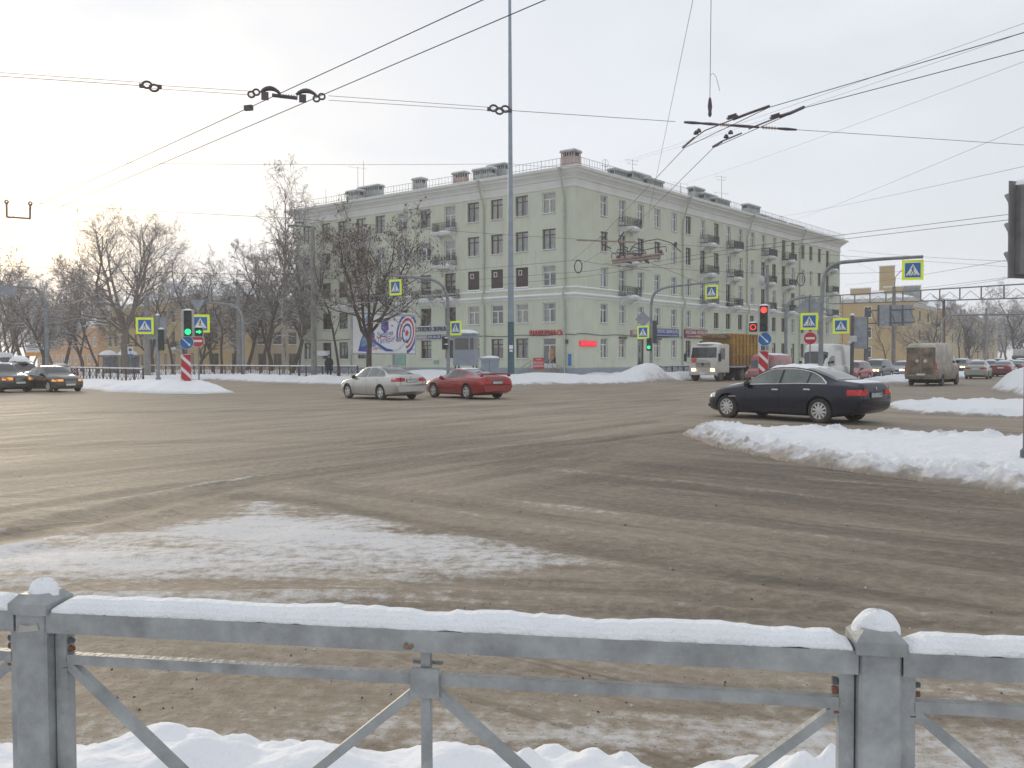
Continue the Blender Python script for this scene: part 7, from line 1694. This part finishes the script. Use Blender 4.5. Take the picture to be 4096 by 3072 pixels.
# ================================================================ TREES
BARK = mat('bark', (.085, .067, .056), rough=.9, var=.25, vscale=5, snow=.40); TWIG = mat('twigs', (.17, .135, .112), rough=.9, var=.2, snow=.44)
BARKL = mat('bark_haze_lit', (.20, .165, .14), rough=.9, var=.2, vscale=5, snow=.45); TWIGL = mat('twigs_haze_lit', (.27, .225, .19), rough=.9, var=.15, snow=.48)  # big tree: backlight and haze put into lighter bark and twig colours
BARKB = mat('birch_bark', (.34, .32, .30), rough=.85, var=.45, vscale=2.2, snow=.34); TWIGG = mat('twigs_grey', (.155, .13, .112), rough=.9, var=.2, snow=.40)
KEYS = mat('dry_seed_bunches', (.155, .085, .06), rough=.9, var=.35, vscale=3)
def grow(seed, H, trunk_h, lean=(0, 0), r0=.25, counts=(9, 7, 6, 5), ratio=(.62, .55, .5, .45), ang=(48, 45, 45, 45), up=(.10, .06, .02, -.02), wig=.13, mains=0, spread=1.0):
    q = random.Random(seed); out = []
    def br(p, d, L, r, lv):
        n = (9, 7, 5, 3, 2)[lv]; pts = [p.copy()]; rs = [r]; dirs = [d.copy()]
        for i in range(n):
            d = (d + Vector((q.gauss(0, wig), q.gauss(0, wig), q.gauss(0, wig) * .7 + up[min(lv, 3)]))).normalized()
            p = p + d * (L / n); pts.append(p.copy()); rs.append(max(.006, r * (1 - .82 * (i + 1) / n))); dirs.append(d.copy())
        out.append((lv, pts, rs))
        if lv >= len(counts): return
        c = counts[lv]; c = max(2, int(c * q.uniform(.75, 1.25)))
        for k in range(c):
            t = (trunk_h + (1 - trunk_h) * (k + q.random()) / c) if lv == 0 else .18 + .8 * (k + q.random()) / c
            t = min(t, .985); i = min(int(t * n), n - 1); a = pts[i].lerp(pts[i + 1], t * n - i)
            dd = dirs[i + 1]; ax = dd.orthogonal().normalized(); ax.rotate(Matrix.Rotation(q.uniform(0, 6.283), 3, dd))
            th = R(ang[min(lv, 3)] * q.uniform(.65, 1.3)); nd = dd.copy(); nd.rotate(Matrix.Rotation(th, 3, ax))
            if lv == 0 and nd.z < .05: nd.z = .1; nd.normalize()
            L2 = L * ratio[min(lv, 3)] * (1 - .45 * t if lv == 0 else 1 - .35 * t) * q.uniform(.75, 1.2)
            br(a, nd, L2, max(.012, rs[i] * (.62 if lv else .55)) if lv < 3 else .011, lv + 1)
    if mains:
        L0 = H * trunk_h; d = Vector((lean[0], lean[1], 1)).normalized(); pts = [Vector((0, 0, -.2))]; p = Vector((0, 0, 0)); rs = [r0 * 1.25]
        for i in range(5): d = (d + Vector((q.gauss(0, .03), q.gauss(0, .03), .05))).normalized(); pts.append(p + d * (L0 * (i + 1) / 5)); rs.append(r0 * (1 - .05 * i))
        out.append((0, pts, rs)); base = pts[-1]; off = q.uniform(0, 6)
        sv = trunk_h; trunk_h = .12
        for k in range(mains):
            a = off + k * 6.283 / mains + q.uniform(-.3, .3); s_ = (.28 + .62 * (k % 2) * q.uniform(.7, 1.1) if mains > 2 else .35) * spread
            nd = Vector((math.cos(a) * s_, math.sin(a) * s_, 1)).normalized(); br(base - Vector((0, 0, q.uniform(0, L0 * .2))), nd, (H - L0) * q.uniform(.85, 1.02), r0 * .62, 0)
    else: br(Vector((0, 0, -.2)), Vector((lean[0], lean[1], 1)).normalized(), H, r0, 0)
    return out
def tree_meshes(br, bark, twig, keys=0, seed=1, thick=1.0):
    tr, cr = MB(), MB(); tr.mats = [bark]; cr.mats = [twig]; q = random.Random(seed)
    if keys: cr.mats.append(KEYS)
    for lv, pts, rs in br:
        if lv <= 1: tr.tube(pts, rs, 8 if lv == 0 else 6, False)
        else:
            cr.cur = 0; cr.tube(pts, [r * thick for r in rs], 4 if lv == 2 else 3, False)
            if keys and lv >= 3 and q.random() < keys:
                cr.cur = 1
                for k in range(q.randint(1, 3)):
                    p = pts[-1] + Vector((q.gauss(0, .05), q.gauss(0, .05), q.gauss(0, .04))); a = q.uniform(0, 6.28); w = q.uniform(.02, .05); h = q.uniform(.10, .24); dx, dy = math.cos(a) * w, math.sin(a) * w
                    cr.add([(p.x, p.y, p.z), (p.x + dx, p.y + dy, p.z - h * .4), (p.x + dx * .2, p.y + dy * .2, p.z - h), (p.x - dx, p.y - dy, p.z - h * .55), (p.x - dy, p.y + dx, p.z - h * .5), (p.x + dy, p.y - dx, p.z - h * .5)], [(0, 1, 2, 3), (0, 4, 2, 5)])
    return tr.mesh('trunk'), cr.mesh('crown')
TP = {
    'big': (tree_meshes(grow(3, 17.8, .30, r0=.33, counts=(11, 8, 7, 5), mains=6, ratio=(.52, .52, .50, .48), wig=.12, spread=1.5), BARKL, TWIGL), 17.8),
    'ash': (tree_meshes(grow(8, 12.6, .26, lean=(-.10, 0), r0=.22, counts=(10, 8, 7, 4), mains=5, ratio=(.56, .54, .5, .45), ang=(55, 50, 48, 45), up=(.03, .05, .03, 0), wig=.14, spread=1.45), BARK, TWIG, keys=.13, seed=4, thick=1.0), 12.6),
    'birch': (tree_meshes(grow(14, 18.5, .30, r0=.20, counts=(20, 7, 5, 4), ratio=(.36, .5, .5, .5), ang=(40, 40, 45, 45), up=(.04, .10, -.06, -.20), wig=.08), BARKB, TWIGG, thick=1.5), 18.5),
    'birch2': (tree_meshes(grow(19, 16.5, .25, lean=(.06, 0), r0=.19, counts=(20, 8, 5, 4), ratio=(.38, .5, .5, .5), ang=(42, 42, 45, 45), up=(.03, .12, -.05, -.16), wig=.09), BARK, TWIGG, thick=1.9), 16.5),
    'lime': (tree_meshes(grow(23, 15.0, .20, r0=.24, counts=(20, 9, 7, 4), ratio=(.44, .5, .48, .45), ang=(50, 45, 45, 45), up=(.02, .10, .05, .02), wig=.11), BARK, TWIG, thick=1.6), 15.0),
    'lime2': (tree_meshes(grow(31, 14.0, .16, r0=.22, counts=(17, 8, 6, 3), mains=3, ratio=(.46, .5, .48, .45), up=(.04, .08, .05, .02), wig=.13), BARK, TWIG, thick=1.6), 14.0),
    'slim': (tree_meshes(grow(37, 10.5, .30, lean=(.03, 0), r0=.13, counts=(13, 6, 5, 3), ratio=(.36, .5, .5, .5), up=(.03, .08, .03, 0), wig=.10), BARK, TWIG), 10.5),
}
def tree(kind, x, Y, ytop, label, rz=0.0, wide=1.0, cat='tree', group=None, name='bare_tree'):
    (a, b), h0 = TP[kind]; p = foot(x, Y); p.z = snow_z(p) - .05 if Y < 150 else .02
    h = at(x, ytop, Y).z - p.z; o = thing(name, p, rz, label, cat, group); s = h / h0; o.scale = (s * wide, s * wide, s)
    link('trunk', a, o); link('crown', b, o); return o
tree('big', 502, 90, 800, 'tall spreading bare tree at left behind the green traffic light', .6, 1.0)
tree('ash', 1478, 63.5, 850, 'bare tree with brown seed bunches in front of the left wing', 0.0, 1.0, name='ash_tree')
tree('slim', 1352, 65, 1010, 'thin dark tree left of the tree with brown seed bunches', .5)
tree('birch', 1132, 88, 752, 'tallest birch beside the left end of the green building', .4, .9, name='birch_tree')
tree('birch2', 1040, 97, 945, 'dense grey tree just left of the tallest birch', 1.4, 1.0)
tree('lime', 930, 104, 1065, 'dense grey tree right of the left curved mast', 2.0, 1.0)
tree('birch2', 1195, 84, 960, 'dark tree pressed against the left end of the green building', 3.0, .8)
tree('slim', 885, 88, 1140, 'small bare tree behind the left curved mast', 1.7, 1.4)
for i, (k, x, d, y, lb) in enumerate((('slim', 690, 98, 1085, 'thin tree in front of the yellow house right of the big tree'), ('slim', 735, 104, 1030, 'thin tree above the green traffic light'), ('lime2', 610, 112, 1075, 'bare tree behind the big tree on its right'), ('birch2', 395, 105, 1100, 'bare tree left of the big spreading tree'),
        ('lime', 250, 118, 1090, 'bare tree above the small white and orange hoarding'), ('lime2', 330, 125, 1075, 'bare tree between the hoarding and the big tree'), ('lime', 105, 120, 1030, 'taller bare tree rising at far left'), ('lime2', 30, 115, 1090, 'bare tree at the left edge'), ('birch2', 170, 140, 1080, 'hazy bare tree right of the far left mast'))):
    tree(k, x, d, y, lb, i * 1.7, 1.15, group='bare trees along the left street')
q = random.Random(77); 
for i, (k, x, d, y, lb) in enumerate((('lime', 985, 112, 1075, 'dense grey tree behind the concrete pole at left'), ('lime2', 1085, 108, 1020, 'dense grey tree between the two birches'), ('lime', 855, 110, 1080, 'low dense tree right of the half-hidden no entry sign'), 
        ('lime', 205, 102, 1140, 'low dense tree over the snow-topped roof box car'), ('lime2', 800, 100, 1110, 'small dense tree right behind the triangular sign back'), ('lime', 1165, 100, 1000, 'dense tree filling the gap at the left end of the green building'))):
    tree(k, x, d, y, lb, i * 1.3 + .4, 1.25, group='dense trees left of the green building')
LB = ['dark trunk in the hazy row of trees on the left street', ]
NTH = ['first', 'second', 'third', 'fourth', 'fifth', 'sixth', 'seventh', 'eighth', 'ninth', 'tenth', 'eleventh', 'twelfth']
for i in range(12):
    x = 8 + i * 44 + q.uniform(-14, 14); d = q.uniform(140, 215)
    tree(q.choice(['lime', 'lime2', 'birch2']), x, d, 1446 - (q.uniform(12.5, 16.5) - 1.7) * FPX / d, NTH[i] + ' hazy tree from the left edge in the far row behind the left street', q.uniform(0, 6), 1.3, group='hazy trees far behind the left-hand street')
for i, (k, x, d, y, lb) in enumerate((('slim', 3548, 104, 1285, 'small bare tree in front of the plain yellow wall'), ('lime2', 3745, 135, 1210, 'bare tree in front of the yellow house gable'), ('slim', 3838, 140, 1240, 'bare tree right of the yellow house gable'), ('lime2', 3880, 150, 1215, 'bare tree behind the pale green sedan'))):
    tree(k, x, d, y, lb, i * 2.1, 1.2, group='bare trees along the right-hand avenue')
for i in range(10):
    x = 3885 + i * 23 + q.uniform(-7, 7); d = q.uniform(190, 300)
    tree(q.choice(['lime', 'lime2', 'birch2']), x, d, 1433 - (q.uniform(12, 17) - 1.7) * FPX / d, NTH[9 - i] + ' hazy tree from the right edge at the end of the right-hand avenue', q.uniform(0, 6), 1.4, group='hazy trees at the end of the right-hand avenue')

# ================================================================ OTHER HOUSES
YEL = wall_material('yellow_plaster', (.50, .375, .20), .5); YELP = wall_material('pale_yellow_plaster', (.50, .41, .24), .5); ORA = wall_material('orange_plaster', (.55, .32, .16), .4); TAN = wall_material('tan_plaster', (.37, .31, .22), .6)
PANE = mat('far_window_glass', (.05, .05, .052), rough=.1, spec=.6, var=.4, vscale=.3, coord='World')
HW = {}
def hwin(w, h, fm):
    k = (w, h, fm.name)
    if k not in HW:
        f = MB(); t = .09; f.mats = [fm]
        for a in ((-w / 2, -w / 2 + t, 0, h), (w / 2 - t, w / 2, 0, h), (-w / 2 + t, w / 2 - t, 0, t), (-w / 2 + t, w / 2 - t, h - t, h), (-.035, .035, t, h - t), (-w / 2 + t, -.035, h * .66, h * .66 + .06), (.035, w / 2 - t, h * .66, h * .66 + .06)): f.box2((a[0], -.04, a[2]), (a[1], .05, a[3]))
        p = MB().quad((-w / 2 + .02, -.012, .02), (w / 2 - .02, -.012, .02), (w / 2 - .02, -.012, h - .02), (-w / 2 + .02, -.012, h - .02)); p.mats = [PANE]; p.m = [0]
        s = MB().box2((-w / 2 - .1, -.16, -.08), (w / 2 + .1, .0, -.01)); s.mats = [SNOW]; s.m = [0] * len(s.f)
        HW[k] = (f.mesh('window'), p.mesh('pane'), s.mesh('sill'))
    return HW[k]
def house(label, A, B, dep, H, m, rows, xs, fm, gable=(), roof_h=2.2, chim=(), endm=None, ends=(), balc=(), hw=(1.2, 1.8)):
    f = Face(A, B, 1); o = thing('house', (A.x, A.y, 0), 0, label, 'building'); back = -f.n * dep
    b = MB(); b.mats = [m]; c = [f.P(0), f.P(f.L), f.P(f.L) + back, f.P(0) + back]
    for i in range(4): p, q = c[i], c[(i + 1) % 4]; b.quad(p, q, q + Vector((0, 0, H)), p + Vector((0, 0, H)))
    b.build('wall', None, o, world=True)
    sweep([(0, H - .45), (.12, H - .4), (.12, H - .2), (.45, H), (.45, H + .1), (.35, H + .14)], CORN, 'cornice', c, o)
    e = offs(c, .42); z1 = Vector((0, 0, H + .15)); rg = [(c[0] + c[3]) / 2 + Vector((0, 0, H + roof_h)) + f.u * dep * .4, (c[1] + c[2]) / 2 + Vector((0, 0, H + roof_h)) - f.u * dep * .4]
    r = MB(); r.mats = [SNOW]; r.quad(e[0] + z1, e[1] + z1, rg[1], rg[0]); r.quad(e[2] + z1, e[3] + z1, rg[0], rg[1]); r.add([e[1] + z1, e[2] + z1, rg[1]], [(0, 1, 2)]); r.add([e[3] + z1, e[0] + z1, rg[0]], [(0, 1, 2)]); ro = r.build('roof', None, o, world=True)
    inv = Matrix.Translation(-Vector((A.x, A.y, 0)))
    for x in xs:
        for z in rows:
            w = hwin(*hw, fm); wo = link('window', w[0], o, M4=inv @ f.M(x * f.L, 0.0, z)); link('pane', w[1], wo); link('sill', w[2], wo)
    f2 = Face(f.P(f.L), f.P(f.L) + back, 1)
    for x in ends:
        for z in rows: w = hwin(*hw, fm); wo = link('window', w[0], o, M4=inv @ f2.M(x * f2.L, 0.0, z)); link('pane', w[1], wo)
    for x in gable:
        b = MB(); b.mats = [m]; w_ = 2.0; hh = 2.6; zb = H + .1
        b.prism([f.P(x * f.L - w_, .05, zb), f.P(x * f.L + w_, .05, zb), f.P(x * f.L + w_, .05, zb + hh * .25), f.P(x * f.L, .05, zb + hh), f.P(x * f.L - w_, .05, zb + hh * .25)], back * .4); g = b.build('gable', None, o, world=True)
        s = MB(); s.mats = [SNOW]; s.quad(f.P(x * f.L - w_ - .2, .2, zb + hh * .25), f.P(x * f.L, .2, zb + hh + .12), f.P(x * f.L, .2, zb + hh + .12) + back * .42, f.P(x * f.L - w_ - .2, .2, zb + hh * .25) + back * .42); s.quad(f.P(x * f.L + w_ + .2, .2, zb + hh * .25), f.P(x * f.L, .2, zb + hh + .12), f.P(x * f.L, .2, zb + hh + .12) + back * .42, f.P(x * f.L + w_ + .2, .2, zb + hh * .25) + back * .42); s.build('gable_snow', None, g, world=True)
    for x, dd, w_, h_, mm in chim:
        k = MB().box(f.P(x * f.L, -dd, H + h_ / 2 + .3), (w_ / 2, .5, h_ / 2), (f.u, f.n, Vector((0, 0, 1)))); co = k.build('chimney', mm, o, world=True); k = MB().box(f.P(x * f.L, -dd, H + h_ + .36), (w_ / 2 + .12, .62, .08), (f.u, f.n, Vector((0, 0, 1)))); k.build('cap', SNOW, co, world=True)
    for x, z in balc:
        ba = link('balcony', BP[2.5][0], o, M4=inv @ f.M(x * f.L, 0, z)); link('railing', BP[2.5][1], ba); link('snow', BP[2.5][2], ba)
    return o
R3 = (1.4, 4.9, 8.2)
house('pale yellow three-storey house behind the big bare tree on the left', foot(425, 150), foot(790, 120), 8, at(600, 1212, 135).z, YEL, (1.0, 4.2, 7.4), [.06, .13, .22, .29, .38, .45, .54, .61, .70, .78, .88, .95], BFRAME, gable=(.68,), chim=((.2, 4, 1.6, 2.0, CHM), (.5, 5, 1.4, 2.0, CHM)), balc=((.30, 3.6), (.62, 3.6), (.84, 3.6)), ends=(.3, .7))
house('long tan house hidden behind the trees left of the green building', foot(792, 124), foot(1210, 132), 12, at(1000, 1190, 128).z, TAN, (1.0, 4.2, 7.4), [.15, .3, .45, .6, .75, .9], BFRAME, chim=((.3, 4, 1.8, 1.8, CHM), (.7, 4, 1.8, 1.8, CHM)))
house('low orange two-storey house far down the left-hand street', foot(150, 190), foot(395, 165), 12, at(280, 1312, 178).z, ORA, (1.2, 4.6), [.06, .16, .26, .36, .46, .56, .66, .76, .86, .95], WFRAME, chim=((.4, 4, 1.6, 1.6, CHM),))
house('plain yellow house end wall with few windows beyond the green building', foot(3300, 158), foot(3650, 150), 16, at(3500, 1192, 150).z, YEL, (1.9, 5.4, 9.0), [.50], WFRAME, chim=((.36, 4, 3.4, 2.0, YEL), (.62, 8, 2.5, 6.2, YEL), (.74, 4, 3.0, 2.0, YELP), (.92, 6, 3.0, 2.2, CHM)), hw=(1.3, 2.0))
house('long tan house with a gable receding along the right-hand avenue', foot(3652, 151), foot(3990, 232), 14, at(3652, 1215, 151).z, YELP, (1.6, 5.0, 8.4), [.05, .12, .2, .28, .36, .44, .52, .6, .68, .76, .84, .92], BFRAME, gable=(.36,), chim=((.18, 5, 3.0, 2.2, CHB), (.62, 5, 5, 2.6, YELP), (.78, 5, 3, 2.2, CHM)), balc=((.16, 7.6), (.52, 7.6), (.52, 4.2)))
# fire ladder in front of the yellow wall
o = thing('steel_ladder', foot(3362, 142), 0, 'tall rusty steel ladder between the green building and the yellow house', 'ladder'); zt = at(3362, 1180, 142).z
for s_ in (-.32, .32): MB().tube([(s_, 0, 0), (s_, 0, zt)], .05, 5).build('stile', RUST, o)
for k in range(16): MB().tube([(-.32, 0, .5 + k * zt / 16.5), (.32, 0, .5 + k * zt / 16.5)], .03, 4).build('rung', RUST, o)

# ================================================================ PERSON
def person(x, Y, rz, label):
    p = foot(x, Y); p.z = snow_z(p); o = thing('person', p, rz, label, 'person')
    J = {'pel': ((0, 0, .92), .19), 'wst': ((0, -.01, 1.10), .20), 'cst': ((0, -.02, 1.32), .22), 'nek': ((0, -.05, 1.47), .10), 'hed': ((0, -.09, 1.60), .115), 'top': ((0, -.08, 1.70), .085),
         'shL': ((.20, -.02, 1.38), .10), 'elL': ((.29, .03, 1.10), .075), 'wrL': ((.24, -.12, .90), .055), 'haL': ((.22, -.16, .84), .05), 'shR': ((-.20, -.02, 1.38), .10), 'elR': ((-.29, .04, 1.10), .075), 'wrR': ((-.26, -.08, .88), .055), 'haR': ((-.25, -.12, .81), .05),
         'hiL': ((.10, 0, .82), .14), 'knL': ((.12, -.10, .48), .10), 'anL': ((.12, -.02, .10), .07), 'toL': ((.13, -.18, .05), .055), 'hiR': ((-.10, 0, .82), .14), 'knR': ((-.11, .02, .48), .10), 'anR': ((-.12, .16, .12), .07), 'toR': ((-.12, .02, .05), .055)}
    E = [('pel', 'wst'), ('wst', 'cst'), ('cst', 'nek'), ('nek', 'hed'), ('hed', 'top'), ('cst', 'shL'), ('shL', 'elL'), ('elL', 'wrL'), ('wrL', 'haL'), ('cst', 'shR'), ('shR', 'elR'), ('elR', 'wrR'), ('wrR', 'haR'), ('pel', 'hiL'), ('hiL', 'knL'), ('knL', 'anL'), ('anL', 'toL'), ('pel', 'hiR'), ('hiR', 'knR'), ('knR', 'anR'), ('anR', 'toR')]
    ks = list(J); me = bpy.data.meshes.new('body'); me.from_pydata([J[k][0] for k in ks], [(ks.index(a), ks.index(b_)) for a, b_ in E], []); t = bpy.data.objects.new('tmp_person', me); col.objects.link(t)
    t.modifiers.new('s', 'SKIN')
    if not me.skin_vertices: bpy.context.view_layer.objects.active = t
    for i, k in enumerate(ks): me.skin_vertices[0].data[i].radius = (J[k][1], J[k][1] * .9); me.skin_vertices[0].data[i].use_root = (k == 'pel')
    t.modifiers.new('d', 'SUBSURF').levels = 2; t.modifiers['d'].render_levels = 2
    dg = bpy.context.evaluated_depsgraph_get(); dg.update(); r = bpy.data.meshes.new_from_object(t.evaluated_get(dg)); bpy.data.objects.remove(t)
    r.materials.clear(); r.materials.append(mat('dark_coat', (.022, .02, .028), rough=.9, var=.3)); r.polygons.foreach_set('use_smooth', [True] * len(r.polygons)); link('body', r, o)
    MB().lathe([(.31, .52), (.27, .80), (.235, 1.05), (.25, 1.28), (.20, 1.42), (.10, 1.50)], 18).build('coat', mat('dark_coat', (.022, .02, .028)), o, smooth=60)
    b = MB(); b.blob((0, -.06, 1.47), (.15, .155, .27), 2, .04, 16, 9); b.build('hood', mat('dark_hood', (.03, .024, .03), rough=.9), o, smooth=180)
    b = MB(); b.blob((0, -.165, 1.53), (.085, .06, .11), 3, .02, 14, 9); b.build('face', mat('skin', (.42, .27, .20), rough=.6), o, smooth=180)
    return o
person(1316, 66.5, R(10), 'person in a dark hooded coat walking behind the low railing')
# ================================================================ HAZE
HZ = bpy.data.materials.new('winter_haze'); HZ.use_nodes = True; hn, hl = HZ.node_tree.nodes, HZ.node_tree.links; hn.clear()
ho = hn.new('ShaderNodeOutputMaterial'); hv = hn.new('ShaderNodeVolumePrincipled'); hv.inputs['Color'].default_value = (.93, .93, .95, 1); hv.inputs['Density'].default_value = 0.0009; hv.inputs['Anisotropy'].default_value = 0.35
hl.new(hv.outputs[0], ho.inputs['Volume'])
b = MB().box2((float(gx[0]) - 5, float(gy[0]) - 5, -1.2), (float(gx[-1]) + 5, float(gy[-1]) + 5, 38)); b.build('haze', HZ, kind='stuff')
